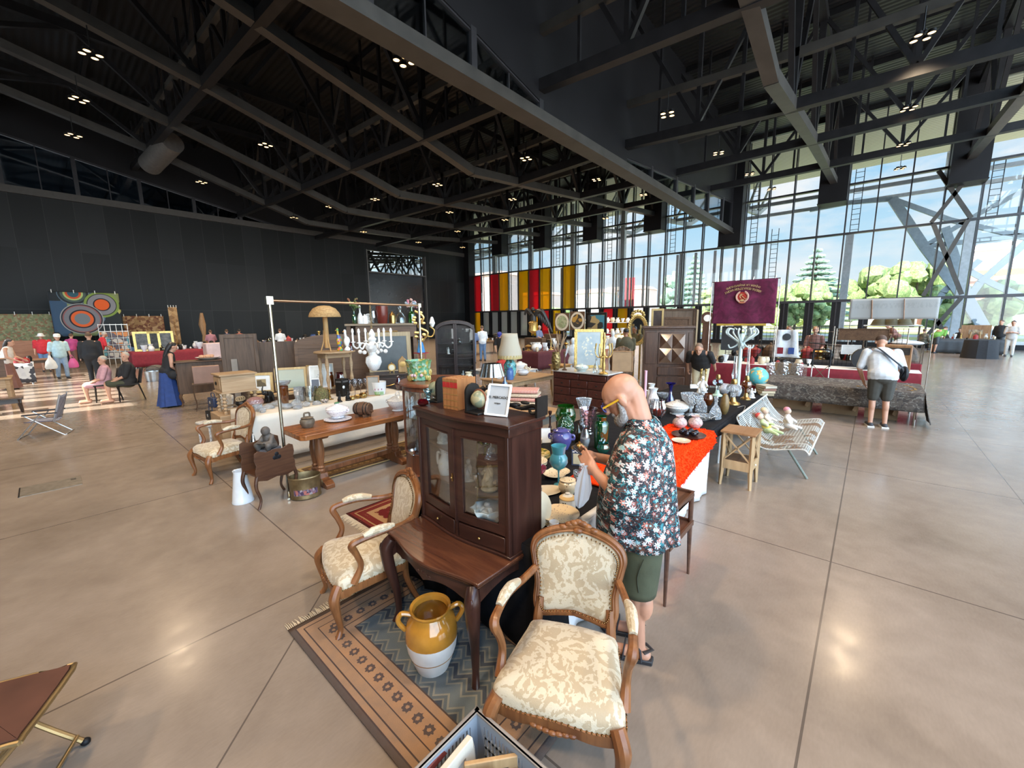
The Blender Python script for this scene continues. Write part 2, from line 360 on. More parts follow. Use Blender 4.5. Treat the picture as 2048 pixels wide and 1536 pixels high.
for xi, xx in enumerate(NX[1:-1]):
 bays = [8.72+6*i for i in range(-3, 6)]
 for a, c in zip(bays, bays[1:]):
  c = min(c, BK); za, zb = zc(xx, a), zc(xx, c)
  bm_ = semp('trim_%d' % (60+xi*10+int((a+20)/6)))
  if abs(a-8.72) < .1: za = max(za, 9.2)
  if abs(c-8.72) < .1: zb = max(zb, 9.2)
  b = MB(); b.bar((xx, a, za+.17), (xx, c, zb+.17), .3, .34); part('lower_beam', b, STEEL, bm_, smooth=False)
  b = MB(); b.bar((xx, a, za+1.75), (xx, c, zb+1.75), .2, .26); part('upper_beam', b, STEEL2, bm_, smooth=False)
  b = MB(); m_ = lerp(a, c, .5); zm = lerp(za, zb, .5)
  b.bar((xx, m_, zm+.3), (xx, m_, ZR), .12, .14, (0, 1, 0)); b.bar((xx, a, ZR-.4), (xx, m_, zm+.3), .13, .13); b.bar((xx, m_, zm+.3), (xx, c, ZR-.4), .13, .13)
  b.bar((xx, lerp(a, c, .25), lerp(za, zb, .25)+.3), (xx, lerp(a, c, .25), ZR), .09, .09, (0, 1, 0)); b.bar((xx, lerp(a, c, .75), lerp(za, zb, .75)+.3), (xx, lerp(a, c, .75), ZR), .09, .09, (0, 1, 0))
  part('brace', b, STEEL, bm_, smooth=False)
for k in range(15):
 xx = -6+3*k
 b = MB(); b.bb(xx-.08, xx+.08, -9, 62, ZR-.25, ZR); struct('trim_%d' % (150+k), b, STEEL, smooth=False)
YP = 8.7
b = MB(); b.bb(-9.2, 34.9, YP-.22, YP+.22, 8.3, 8.62); b.bb(-9.2, 34.9, YP-.3, YP+.3, 8.24, 8.3); struct('trim_10', b, STEEL2, smooth=False)
def zp(x): return 9.0+(11.3-x)*.205 if x < 11.3 else (8.9 if x < 17.5 else 8.9+(x-17.5)*.09)
gx = [-3.6, -.6, 2.4, 5.4, 8.45, 11.4]; gy = [17.5, 20.2, 23.5, 26.4, 29.2, 32.5, 34.9]
b = MB(); M = Mx.Translation((0, YP, 0)) @ Mx.Rotation(pi/2, 4, 'X')
for q in (gx, gy):
 b.prism([(q[0], ZR)]+[(x, zp(x)) for x in q]+[(q[-1], ZR)], -.1, .1, M)
b.prism([(-9.2, 8.6), (-3.6, 8.6), (-3.6, ZR), (-9.2, ZR)], -.1, .1, M); b.prism([(11.4, 8.6), (17.5, 8.6), (17.5, ZR), (11.4, ZR)], -.1, .1, M)
struct('wall_sliding_track', b, BLACK, smooth=False)
PANE2 = glass('strip_glass', (.42, .5, .55), .10, .04)
for q in (gx, gy):
 for x0, x1 in zip(q, q[1:]):
  wd = semp('window_%d' % (120+int(x0+5)))
  b = MB(); b.prism([(x0, 8.62), (x1, 8.62), (x1, zp(x1)), (x0, zp(x0))], -.01, .01, M); part('pane', b, PANE2, wd, smooth=False)
  b = MB(); b.bar((x1, YP, 8.6), (x1, YP, zp(x1)+.1), .2, .2); b.bar((x0, YP, zp(x0)), (x1, YP, zp(x1)), .14, .1)
  if q is gx: xm = (x0+x1)/2; b.bar((xm, YP, 8.6), (xm, YP, zp(xm)), .04, .04)
  part('frame', b, MULL, wd, smooth=False)
b = MB(); a = atY(345, 283, 30.); c = atY(300, 330, 33.); b.cyl(a, c, .55, n=20); struct('trim_11', b, mat('silver_duct', (.35, .34, .33), .35, .8))
LAMPS = [(182, 110, 9.6), (158, 200, 9.6), (147, 272, 9.6), (808, 124, 8.7), (531, 291, 9.4), (1052, 318, 9.), (403, 365, 9.8), (875, 370, 9.3), (750, 399, 9.4), (588, 436, 9.6), (660, 414, 9.5), (1193, 360, 9.6), (1025, 399, 9.6), (1335, 230, 9.), (1437, 307, 9.5), (1845, 75, 9.4), (1818, 218, 9.8), (1807, 290, 10.), (1800, 338, 10.2), (1499, 349, 9.9), (1543, 379, 10.1), (1287, 390, 9.9), (899, 425, 9.5), (727, 464, 9.3), (1010, 440, 9.7), (915, 463, 9.6), (837, 485, 9.2), (1211, 437, 10.), (925, 495, 9.)]
LB, LE = mat('lamp_housing', (.02, .02, .02), .4, .5), emit('warm_lamp', (1, .60, .26), 4.)
def make_lamp(loc):
 o = thing('ceiling_light', '', 'ceiling light', loc, .3)
 b = MB(); b.cyl((0, 0, .12), (0, 0, .75), .015, n=8).box((0, 0, .11), (.36, .035, .035)).box((0, 0, .11), (.035, .36, .035)); part('bracket', b, LB, o)
 for s_ in (-1, 1):
  for q in (-1, 1):
   h = part('spotlight', MB().lathe([(.03, .11), (.085, .08), (.1, .0), (.085, .0), (.07, .03)], 14, (.135*s_, .135*q, 0)), LB, o)
   part('lens', MB().lathe([(0, .015), (.083, .01)], 14, (.135*s_, .135*q, 0)), LE, h)
 return o
lamp0 = None
PLACE = ['at far left nearest the photo corner', 'second from the left edge near the top', 'third down at the left edge above the back glazing', 'under the sliding-wall beam, largest at top centre', 'between two dark trusses left of centre', 'in front of the corrugated deck at centre', 'hanging by the clerestory on the left', 'right above the centre of the hall', 'left of the middle girder', 'lowest one near the back wall at left', 'beside the back wall girder left of centre', 'under the sliding-wall beam by its glazed end', 'over the middle aisle', 'by the dark wall right of centre', 'by the dark wall nearest the window side', 'brightest at top right', 'second of the right hand row', 'third of the right hand row', 'lowest of the right hand row, against the glass', 'left of the pale box girder', 'against the windows right of the black end box', 'below the strip glazing by the windows', 'over the far middle aisle', 'just above the back wall panels', 'over the window aisle at centre', 'small far one above the corner', 'smallest over the back wall opening', 'in front of a black end box by the windows', 'farthest one in the back corner']
def lab_lamp(i): return 'cluster of four warm spotlights '+PLACE[i]
ll = bpy.data.lights.new('lamp_glow', 'SPOT'); ll.energy = LAMPE; ll.color = (1, .76, .50); ll.spot_size = R_(125); ll.spot_blend = .6; ll.shadow_soft_size = .25
for i, (x, y, z) in enumerate(LAMPS):
 p = at(x, y, z)
 if lamp0 is None: lamp0 = o = make_lamp(p); o['label'] = lab_lamp(i); o['group'] = 'lamps hung in the roof'
 else: o = dup(lamp0, p, .3, lab_lamp(i), 'lamps hung in the roof')
 if i < 99:
  g_ = bpy.data.objects.new('lamp_glow', ll); COL.objects.link(g_); g_.location = p-V((0, 0, .15))
for p in ((0., 3.5, 9.), (-5, 3.5, 9.), (-5, 9.5, 9.5), (3., -1.2, 9.), (9., -2.3, 9.), (2., 9., 9.), (-3, -3, 9.)):
 o = dup(lamp0, p, .3, 'black cluster of four warm spotlights overhead behind the viewer', 'lamps overhead out of frame')
 g_ = bpy.data.objects.new('lamp_glow', ll); COL.objects.link(g_); g_.location = V(p)-V((0, 0, .15))
WALN = wood('carved_walnut', (.115, .040, .014), (.26, .105, .036), .38, 2, 3., .25)
DARKW = wood('dark_mahogany', (.022, .0085, .0065), (.055, .021, .014), .33, 1, 3., .3)
DARKV = wood('dark_mahogany_upright', (.022, .0085, .0065), (.052, .020, .014), .33, 2, 3., .3)
TOPW = wood('mahogany_top', (.045, .015, .009), (.105, .038, .018), .26, 1, 3., .4)
BRASS = mat('aged_brass', (.42, .27, .10), .32, 1., .2, 20.)
GOLD = mat('gilt', (.58, .40, .14), .38, .9, .3, 30., .3)
CLEAR = glass('clear_glass', (.96, .98, .98), .0, .02)
t = NT('cream_damask'); P = t.co(); d1 = t.noise(P, 9., 2., 3.2); d2 = t.noise(t.co((1, 1, 1.)), 22., 3., 2.)
fx = t.ramp(t.ma('ADD', t.ma('MULTIPLY', d1, .7), t.ma('MULTIPLY', d2, .3)), [(.485, (0, 0, 0)), (.505, (1, 1, 1))])
c = t.mix(fx, (.40, .315, .20), (.54, .47, .345)); c = t.mix(t.ma('MULTIPLY', t.noise(P, 120., 2.), .18), c, (.30, .23, .14))
DAMASK = t.fin(t.bsdf(c, .55, 0., t.noise(P, 160., 2.), .12, Sheen_Weight=.3))
STUD = mat('bronze_studs', (.16, .08, .03), .3, 1., .2, 40.)
def outline_back():
 q = [(0, .028), (.10, .012), (.185, .0), (.215, .06), (.213, .18), (.238, .31), (.248, .38), (.222, .44), (.14, .49), (0, .52)]
 q = q+[(-y, z) for y, z in q[-2:0:-1]]
 ps = bez([V((y, z, 0)) for y, z in q+[q[0]]], 5)[:-1]
 return [(p.x, p.y) for p in ps]
def make_armchair(name, label, loc, rz, group):
 o = thing(name, label, 'armchair', loc, rz, group)
 ob = outline_back(); tilt = lambda y, z, off=0.: V((-.262-.22*z-.012*cos(y*6)+off, y, .435+z*.9))
 b = MB(); b.tube([tilt(y, z) for y, z in ob], [(.024, .02)]*len(ob), 8, True)
 b.tube([tilt(y*.955, .012+z*.953, .022) for y, z in ob], .007, 6, True)
 part('back_frame', b, WALN, o)
 b = MB(); cr = [tilt(0, .525, .0), tilt(.05, .535, .012), tilt(-.05, .535, .012), tilt(0, .555, .012), tilt(.025, .548, .015), tilt(-.025, .548, .015), tilt(.085, .515, .012), tilt(-.085, .515, .012), tilt(0, .51, .025)]
 for p in cr: b.ball(p, (.016, .026, .018), 8, 6)
 part('carved_crest', b, WALN, o)
 b = MB()
 for sgn in (1, -1):
  vs = [tilt(0, .26, sgn*.035)]; n = len(ob); fs = []
  for ring in range(1, 6):
   q = ring/5*.93
   vs += [tilt(y*q, .26+(z-.26)*q, sgn*(.012+.03*(1-(ring/5)**3))) for y, z in ob]
  fs += [(0, 1+k, 1+(k+1) % n) for k in range(n)]
  for ring in range(4): fs += [(1+ring*n+k, 1+ring*n+(k+1) % n, 1+(ring+1)*n+(k+1) % n, 1+(ring+1)*n+k) for k in range(n)]
  b.add(vs, fs)
 part('backrest', b, DAMASK, o, 'cream damask back panel')
 b = MB()
 for y, z in ob:
  b.ball(tilt(y*.885, .03+z*.885, .036), .0055, 6, 4)
 so = [(.27, 0), (.262, .12), (.245, .22), (.225, .285), (.17, .295), (.0, .27), (-.15, .245), (-.235, .225), (-.255, .12), (-.26, 0)]
 so = so+[(x, -y) for x, y in so[-2:0:-1]]; sp_ = [(p.x, p.y) for p in bez([V((x, y, 0)) for x, y in so+[so[0]]], 5)[:-1]]
 n = len(sp_); wv = lambda x, y: .012*cos(y*14)*(1 if x > .15 else 0)
 for x, y in sp_:
  if x > -.24: b.ball((x*1.018, y*1.018, .348+wv(x, y)), .0055, 6, 4)
 part('nail_trim', b, STUD, o, 'row of bronze upholstery nails')['kind'] = 'stuff'
 b = MB(); vs = [(0, 0, .452)]; fs = [(0, 1+k, 1+(k+1) % n) for k in range(n)]
 for q, z in ((.3, .45), (.6, .442), (.85, .425), (.96, .40), (1.0, .375), (1.005, .345)):
  vs += [(x*q, y*q, z+(wv(x, y) if q > 1 else 0)) for x, y in sp_]
 for r_ in range(5): fs += [(1+r_*n+k, 1+r_*n+(k+1) % n, 1+(r_+1)*n+(k+1) % n, 1+(r_+1)*n+k) for k in range(n)]
 part('seat', b.add(vs, fs), DAMASK, o, 'domed cream damask seat')
 b = MB(); vs = []; fs = []
 for q, z in ((.97, .35), (1.03, .345), (1.035, .325), (1.02, .295), (.97, .29)):
  vs += [(x*q, y*q, z+wv(x, y)*(1.6 if z < .3 else 1)) for x, y in sp_]
 for r_ in range(4): fs += [(r_*n+k, r_*n+(k+1) % n, (r_+1)*n+(k+1) % n, (r_+1)*n+k) for k in range(n)]
 b.add(vs, fs)
 for k in range(-3, 4): b.ball((.283-.004*abs(k), .028*k, .308), (.012, .02, .012), 8, 5)
 part('seat_rail', b, WALN, o)
 for s in (1, -1):
  b = MB(); rtube(b, [(.225, .265*s, .36), (.262, .292*s, .29), (.25, .285*s, .17), (.235, .27*s, .06), (.262, .29*s, .0)], [.034, .036, .024, .017, .021], 10); part('leg', b, WALN, o)
  b = MB(); rtube(b, [(-.275, .19*s, .52), (-.24, .2*s, .38), (-.245, .205*s, .2), (-.32, .225*s, 0)], [.024, .027, .021, .018], 8); part('leg', b, WALN, o)
  b = MB(); rtube(b, [(-.31, .225*s, .67), (-.22, .262*s, .655), (-.05, .305*s, .665), (.09, .315*s, .655), (.135, .312*s, .63), (.105, .298*s, .55), (.085, .292*s, .46), (.135, .29*s, .36)], [.021, .02, .02, .022, .026, .02, .02, .027], 8)
  a = part('armrest', b, WALN, o)
  b = MB(); rtube(b, [(-.15, .278*s, .675), (-.08, .298*s, .688), (.0, .308*s, .69), (.06, .314*s, .678)], [.016, .027, .027, .018], 10); part('arm_pad', b, DAMASK, a, 'cream damask arm pad')
 return o
make_armchair('armchair', 'nearest carved walnut armchair with cream damask, directly in front of the man in floral shirt', (1.475, .975, 0), R_(203), 'carved cream armchairs')
make_armchair('armchair', 'carved walnut armchair with cream seat tucked behind the dark desk on the rug', (1.34, 2.64, 0), R_(165), 'carved cream armchairs')
make_armchair('armchair', 'carved walnut armchair with cream seat standing left of the enamel jug', (1.40, 6.54, 0), R_(187), 'carved cream armchairs')
def serp(y, hw, d): return d*cos(pi*y/hw)*.5 + d*.25*cos(2*pi*y/hw)
def slab(b, x0, fn, ys, z0, z1):
 out = [(fn(y), y) for y in ys]+[(x0, ys[-1]), (x0, ys[0])]
 b.prism(out, z0, z1)
desk = thing('writing_desk', 'dark mahogany cabriole desk with serpentine front carrying the glazed cabinet', 'desk', (1.605, 1.885, 0), pi)
ys = [-.44+.88*i/24 for i in range(25)]
b = MB(); slab(b, -.33, lambda y: .29+.035*cos(pi*y/.44), ys, .640, .662); slab(b, -.33, lambda y: .283+.035*cos(pi*y/.44), [y*.985 for y in ys], .625, .641)
part('top', b, TOPW, desk, 'polished top with a lighter banded edge', bev=.006)
b = MB()
def apz(y): return .515+.035*abs(sin(3*pi*y/.88))**.8-.05*(abs(y)/.42)**4
N = 32; vs = []; fs = []
for i in range(N+1):
 y = -.40+.80*i/N; x = .255+.035*cos(pi*y/.44); vs += [(x, y, apz(y)), (x, y, .626), (x-.02, y, .626), (x-.02, y, apz(y))]
for i in range(N): fs += [(4*i+k, 4*i+(k+1) % 4, 4*i+4+(k+1) % 4, 4*i+4+k) for k in range(4)]
b.add(vs, fs)
for k in range(-1, 2): b.ball((.285, .05*k, .565-.01*abs(k)), (.01, .022, .014), 8, 5)
part('apron', b, DARKW, desk)
for s in (1, -1):
 b = MB(); vs = []; fs = []
 for i in range(13):
  x = -.29+.54*i/12; z = .50+.06*sin(pi*i/12); vs += [(x, s*.405, z), (x, s*.405, .626), (x, s*.385, .626), (x, s*.385, z)]
 for i in range(12): fs += [(4*i+k, 4*i+(k+1) % 4, 4*i+4+(k+1) % 4, 4*i+4+k) for k in range(4)]
 part('side_rail', b.add(vs, fs), DARKW, desk)
b = MB(); b.bb(-.31, -.29, -.40, .40, .5, .626); part('back_rail', b, DARKW, desk)
for s in (1, -1):
 for fx_ in (1, -1):
  x = .245 if fx_ > 0 else -.285
  b = MB(); rtube(b, [(x, .39*s, .625), (x+.03*fx_, .415*s, .56), (x+.025*fx_, .41*s, .44), (x-.005*fx_, .385*s, .25), (x-.012*fx_, .38*s, .09), (x+.01*fx_, .40*s, 0)], [.034, .045, .04, .027, .02, .024], 12)
  b.ball((x+.055*fx_, .435*s, .56), (.016, .016, .04), 8, 6); b.ball((x+.045*fx_, .43*s, .48), (.014, .014, .03), 8, 6)
  part('leg', b, DARKV, desk)
cab = thing('display_cabinet', 'dark mahogany two-door glazed cabinet standing on the writing desk', 'cabinet', (1.76, 1.885, .663), pi)
hw = .42
def xf(y): return .145+.022*cos(pi*y/hw*.95)
def strip(b, y0, y1, z0, z1, th=.022, off=0., n=8):
 vs = []; fs = []
 for i in range(n+1):
  y = lerp(y0, y1, i/n); x = xf(y)+off; vs += [(x, y, z0), (x, y, z1), (x-th, y, z1), (x-th, y, z0)]
 for i in range(n): fs += [(4*i+k, 4*i+(k+1) % 4, 4*i+4+(k+1) % 4, 4*i+4+k) for k in range(4)]
 fs += [(3, 2, 1, 0), tuple(4*n+k for k in range(4))]; b.add(vs, fs)
for s in (1, -1):
 b = MB(); b.bb(-.165, .135, s*hw, s*(hw-.022), .0, .74); part('side_panel', b, DARKV, cab, bev=.003); b = MB(); strip(b, s*.383, s*hw, 0, .74, .03, .003); part('stile', b, DARKV, cab)
b = MB(); b.bb(-.175, -.16, -hw, hw, 0, .74); part('back_panel', b, DARKV, cab)
b = MB(); slab(b, -.19, lambda y: xf(y)+.03, [-.445+.89*i/20 for i in range(21)], .79, .812); slab(b, -.18, lambda y: xf(y)+.012, [-.43+.86*i/20 for i in range(21)], .735, .79)
part('cornice', b, DARKW, cab, bev=.005)
b = MB(); slab(b, -.165, lambda y: xf(y)-.004, [-.40+.8*i/16 for i in range(17)], .0, .02); slab(b, -.165, lambda y: xf(y)-.03, [-.40+.8*i/16 for i in range(17)], .118, .130); part('base_board', b, DARKW, cab)
b = MB(); slab(b, -.17, lambda y: xf(y)+.014, [-.43+.86*i/16 for i in range(17)], -.001, .016); part('base_moulding', b, DARKW, cab, bev=.003)
for z in (.335, .555):
 b = MB(); slab(b, -.16, lambda y: xf(y)-.035, [-.395+.79*i/12 for i in range(13)], z-.012, z); part('shelf', b, wood('shelf_edge', (.06, .03, .02), (.12, .07, .05), .35, 1), cab)
for s in (1, -1):
 d = MB(); y0, y1 = (.012*s, .385*s)
 strip(d, y0, y0+.05*s, .13, .735); strip(d, y1, y1-.05*s, .13, .735); strip(d, y0, y1, .13, .185); strip(d, y0, y1, .685, .735)
 for zz in (.185, .683): strip(d, y0+.05*s, y1-.05*s, zz, zz+.008, .012, .006)
 dr = part('door', d, DARKW, cab, bev=.002)
 d = MB(); strip(d, y0+.045*s, y1-.045*s, .18, .69, .004, -.008); part('pane', d, CLEAR, dr, 'clear glass pane')
 d = MB(); strip(d, y0+.01*s, y1-.005*s, .022, .117, .02, .004); q = part('drawer', d, DARKW, cab, bev=.004)
 part('knob', MB().ball((xf(.2)+.016, .2*s, .07), .009, 8, 6), BRASS, q)
d = MB(); strip(d, -.012, .012, .02, .735, .024, .004); strip(d, -.004, .004, .12, .73, .01, .012)
part('centre_stile', d, DARKW, cab)
part('lock_plate', MB().box((xf(0)+.006, -.02, .41), (.006, .012, .05)).ball((xf(0)+.014, -.02, .41), .007, 8, 6), BRASS, cab)
def rug_mat(name, a, bb, ramp, dark, mot, field, f2, ms=16., zig=True):
 t = NT(name); P = t.co(); s = t.n('SeparateXYZ', {0: P})
 dx = t.ma('SUBTRACT', a, t.ma('ABSOLUTE', s.outputs[0])); dy = t.ma('SUBTRACT', bb, t.ma('ABSOLUTE', s.outputs[1]))
 d = t.ma('MINIMUM', dx, dy)
 base = t.ramp(t.ma('DIVIDE', d, .5), ramp, 'CONSTANT')
 v = t.vor(P, ms, 'F1', 0.).outputs['Distance']; v2 = t.vor(P, ms*2.3, 'F1', .15).outputs['Distance']
 st = t.ma('ADD', v, t.ma('MULTIPLY', t.ma('SINE', t.ma('MULTIPLY', t.noise(P, 60., 2.), 14.)), .05))
 bandA = t.ma('MULTIPLY', t.ma('GREATER_THAN', d, .15), t.ma('LESS_THAN', d, .25)); bandB = t.ma('LESS_THAN', d, .14)
 near = t.ma('LESS_THAN', dx, dy); ss = t.ma('ADD', t.ma('MULTIPLY', near, s.outputs[1]), t.ma('MULTIPLY', t.ma('SUBTRACT', 1., near), s.outputs[0]))
 uu = t.ma('PINGPONG', ss, .047); vv = t.ma('ABSOLUTE', t.ma('SUBTRACT', d, .2)); s8 = t.ma('MINIMUM', t.ma('MAXIMUM', uu, vv), t.ma('MULTIPLY', t.ma('ADD', uu, vv), .72))
 s8 = t.ma('ADD', s8, t.ma('MULTIPLY', t.ma('SUBTRACT', t.noise(P, 90., 2.), .5), .012))
 star = t.ma('MULTIPLY', t.ma('LESS_THAN', s8, .024), t.ma('GREATER_THAN', s8, .009)); dots = t.ma('MULTIPLY', t.ma('LESS_THAN', v2, .34), t.ma('GREATER_THAN', v2, .14))
 c = t.mix(t.ma('MULTIPLY', t.ma('MULTIPLY', star, bandA), .85), base, dark)
 c = t.mix(t.ma('MULTIPLY', t.ma('MULTIPLY', dots, bandB), .8), c, dark)
 inn = t.ma('GREATER_THAN', d, .315)
 az = t.ma('PINGPONG', t.ma('ADD', t.ma('ABSOLUTE', s.outputs[0]), t.ma('PINGPONG', s.outputs[1], .06)), .11)
 fl = t.ramp(t.ma('DIVIDE', az, .11), [(0, field), (.35, f2), (.5, mul(field, .75)), (.72, mul(f2, .8)), (.85, mot)], 'CONSTANT')
 fl = t.mix(t.ma('MULTIPLY', t.ma('LESS_THAN', v2, .22), .6), fl, mot)
 c = t.mix(inn, c, fl); c = t.mix(t.ma('MULTIPLY', t.noise(P, 14., 6.), .5), c, mul(field, .7) if zig else c)
 return t.fin(t.bsdf(c, .9, 0., t.noise(P, 220., 2.), .3, Specular_IOR_Level=.1))
def rug(name, label, a, bb, loc, m, fr=None, rz=0., fcol=(.5, .42, .3)):
 o = thing(name, label, 'rug', loc, rz)
 b = MB(); b.grid(lambda u, v: (a*(2*u-1), bb*(2*v-1), .009+.0015*sin(u*19+v*7)), 40, 40); p = part('pile', b, m, o); d = p.modifiers.new('s', 'SOLIDIFY'); d.thickness = .006; d.offset = -1
 for s in (fr or ()):
  b = MB(); n = int(2*a/.011)
  for i in range(n):
   x = -a+2*a*(i+.5)/n; L = .06+.035*rnd.random(); q = .02*(rnd.random()-.5)
   b.tube([(x, s*bb, .007), (x+q*.5, s*(bb+L*.5), .01), (x+q, s*(bb+L), .004)], [.0035, .0035, .002], 5)
  f = part('fringe', b, mat('fringe_cotton', fcol, .9, 0., .2, 40.), o, 'cream cotton fringe'); f['kind'] = 'stuff'
 return o
BR, PE = (.055, .028, .02), (.33, .19, .105)
rug('rug', 'faded blue and peach patterned rug with fringe, under the desk and near armchairs', .60, .89, (1.43, 1.865, 0),
 rug_mat('blue_peach_rug', .60, .89, [(0, (.09, .055, .04)), (.06, BR), (.075, PE), (.14, BR), (.155, PE), (.27, BR), (.285, (.37, .20, .10)), (.51, BR), (.525, PE), (.61, BR), (.63, PE)], (.03, .022, .03), (.035, .04, .055), (.115, .135, .145), (.22, .20, .165)), (1,))
rug('rug', 'small dark red patterned rug with tan fringe behind the glazed cabinet', .45, .62, (2.52, 3.62, 0),
 rug_mat('red_rug', .45, .62, [(0, (.05, .01, .01)), (.05, (.13, .02, .016)), (.12, (.28, .17, .08)), (.15, (.12, .018, .015)), (.3, (.3, .18, .09)), (.42, (.10, .012, .012)), (.6, (.13, .02, .02))], (.3, .18, .09), (.24, .13, .06), (.12, .016, .015), (.10, .012, .012), 20., False), (1, -1), pi/2, (.30, .22, .12))
rug('rug', 'dark brown and gold patterned rug lying under the plank table', .9, .34, (3.0, 5.55, 0),
 rug_mat('brown_gold_rug', .9, .34, [(0, (.35, .27, .14)), (.08, (.05, .03, .02)), (.2, (.16, .085, .03)), (.5, (.06, .035, .02))], (.34, .2, .08), (.36, .21, .08), (.05, .03, .02), (.15, .075, .025), 24., False), None)
jar = thing('earthenware_jar', 'big two-handled jar glazed mustard yellow above and white below, under the desk', 'jar', (1.29, 1.79, .012))
zz = .21
low = [(.085, 0), (.095, .004), (.115, .06), (.142, .14), (.152, .21)]
part('body', MB().lathe(low, 36), mat('white_slip', (.66, .64, .60), .55, 0., .12, 9.), jar, 'unglazed white lower half')
part('glazed_shoulder', MB().lathe([(.152, .21), (.150, .27), (.136, .32), (.114, .35), (.108, .365), (.120, .385), (.118, .395), (.104, .385), (.096, .36), (.12, .32), (.138, .25), (.13, .1), (.02, .05)], 36), mat('mustard_glaze', (.36, .16, .022), .12, 0., .3, 7., Coat_Weight=.6), jar, 'glossy mustard glaze')
for s in (R_(146), R_(326)):
 ca, sa = cos(s), sin(s); b = MB(); rtube(b, [(.112*ca, .112*sa, .36), (.165*ca, .165*sa, .375), (.185*ca, .185*sa, .33), (.148*ca, .148*sa, .27)], [.014, .015, .015, .014], 8); part('handle', b, _M['mustard_glaze'], jar)
cr = thing('plastic_crate', 'grey plastic stacking crate holding picture frames at the bottom edge', 'crate', (.80, .885, 0))
GP = mat('grey_plastic', (.27, .305, .35), .45, 0., .06, 5.)
hx, hy, hz = .285, .305, .30
def crate_wall(axis, s):
 b = MB(); L = hy if axis == 0 else hx; P0 = hx if axis == 0 else hy; th = .008
 def bx(u0, u1, z0, z1, t=th):
  if axis == 0: b.bb(s*(P0-t), s*P0, u0, u1, z0, z1)
  else: b.bb(u0, u1, s*(P0-t), s*P0, z0, z1)
 bx(-L, L, 0, .05); bx(-L, L, .255, hz); bx(-L, -L+.05, .05, .255); bx(L-.05, L, .05, .255); bx(-.03, .03, .05, .255)
 for side in (-1, 1):
  u0, u1 = (side*.03, side*(L-.05)); u0, u1 = min(u0, u1), max(u0, u1); n = 10
  for i in range(n): u = lerp(u0, u1, (i+.5)/n); bx(u-.006, u+.006, .05, .255)
  for z in (.1, .15, .2): bx(u0, u1, z-.006, z+.006)
 part('wall_side', b, GP, cr, smooth=False)
for s in (1, -1): crate_wall(0, s); crate_wall(1, s)
part('base', MB().bb(-hx, hx, -hy, hy, 0, .012), GP, cr)
b = MB()
for s in (1, -1): b.bb(-hx-.012, hx+.012, s*hy-.012, s*hy+.012, hz-.012, hz); b.bb(s*hx-.012, s*hx+.012, -hy-.012, hy+.012, hz-.012, hz)
part('rim', b, mat('rim_plastic', (.25, .225, .205), .5), cr, 'worn brownish rim', bev=.003)
def pframe(name, label, w, h, fwid, fm, pm, loc, rz, lean, group=None, th=.02, mount=None, cat='picture', pl=None):
 o = thing(name, label, cat, loc, rz, group); T = Mx.Rotation(-lean, 4, 'Y')
 b = MB(T); b.bb(-th, 0, -w/2, w/2, 0, fwid).bb(-th, 0, -w/2, w/2, h-fwid, h).bb(-th, 0, -w/2, -w/2+fwid, fwid, h-fwid).bb(-th, 0, w/2-fwid, w/2, fwid, h-fwid)
 part('frame', b, fm, o, bev=min(.004, fwid/4))
 if mount: 
  b = MB(T); b.bb(-th, -th*.55, -w/2+fwid, w/2-fwid, fwid, h-fwid); part('mount', b, mount, o)
  k = mount and .18*w; b = MB(T); b.bb(-th*.55, -th*.5, -w/2+fwid+k, w/2-fwid-k, fwid+k, h-fwid-k); part('picture', b, pm, o, pl)
 else:
  b = MB(T); b.bb(-th*.9, -th*.5, -w/2+fwid, w/2-fwid, fwid, h-fwid); part('picture', b, pm, o, pl)
 return o
CRM = mat('cream_paint', (.62, .56, .46), .5); RDM = wood('red_mahogany', (.11, .02, .015), (.2, .04, .03), .3, 2)
PINE = wood('pale_pine', (.36, .22, .10), (.52, .34, .17), .5, 2); OAK = wood('oak', (.24, .13, .06), (.38, .22, .11), .5, 2)
GRYP = mat('dull_paper', (.30, .28, .24), .7); WHT = mat('white_card', (.72, .72, .69), .6); BRP = mat('brown_backing', (.13, .09, .06), .7)
pframe('picture_frame', 'cream-edged white frame standing in the grey crate, largest in it', .40, .27, .05, CRM, WHT, (.80, 1.08, .014), R_(275), .10, 'frames in the crate', .03)
pframe('picture_frame', 'thin dark maroon frame at the very back of the grey crate', .36, .26, .03, RDM, BRP, (.84, 1.165, .014), R_(275), .05, 'frames in the crate')
pframe('picture_frame', 'glossy red mahogany frame with pale picture in the grey crate', .22, .26, .025, RDM, WHT, (.86, .955, .014), R_(262), .10, 'frames in the crate')
pframe('picture_frame', 'light wooden picture frame standing on its corner in the grey crate', .22, .25, .04, PINE, BRP, (.975, .99, .014), R_(230), .10, 'frames in the crate')
pframe('picture_frame', 'thin gilt frame inside the grey crate, rightmost of its frames', .2, .235, .022, GOLD, BRP, (1.005, .84, .014), R_(240), .10, 'frames in the crate')
fc = thing('folding_chair', 'brown padded metal folding chair cut off by the lower left corner', 'chair', (-.36, 2.62, 0), R_(-25))
out = [(p.x, p.y) for p in bez([V((x, y, 0)) for x, y in ((.17, .2), (.2, .17), (.2, -.17), (.17, -.2), (-.17, -.2), (-.2, -.17), (-.2, .17), (-.17, .2), (.17, .2))], 3)[:-1]]
part('seat', MB().prism([(x*.95, y*.95) for x, y in out], .435, .458), mat('brown_leatherette', (.085, .034, .022), .55, 0., .3, 4.), fc, 'brown padded seat', bev=.008)
FRM = mat('brass_tone_tube', (.33, .23, .11), .35, .8)
part('seat_frame', MB().tube([(x, y, .445) for x, y in out], .011, 8, True), FRM, fc)
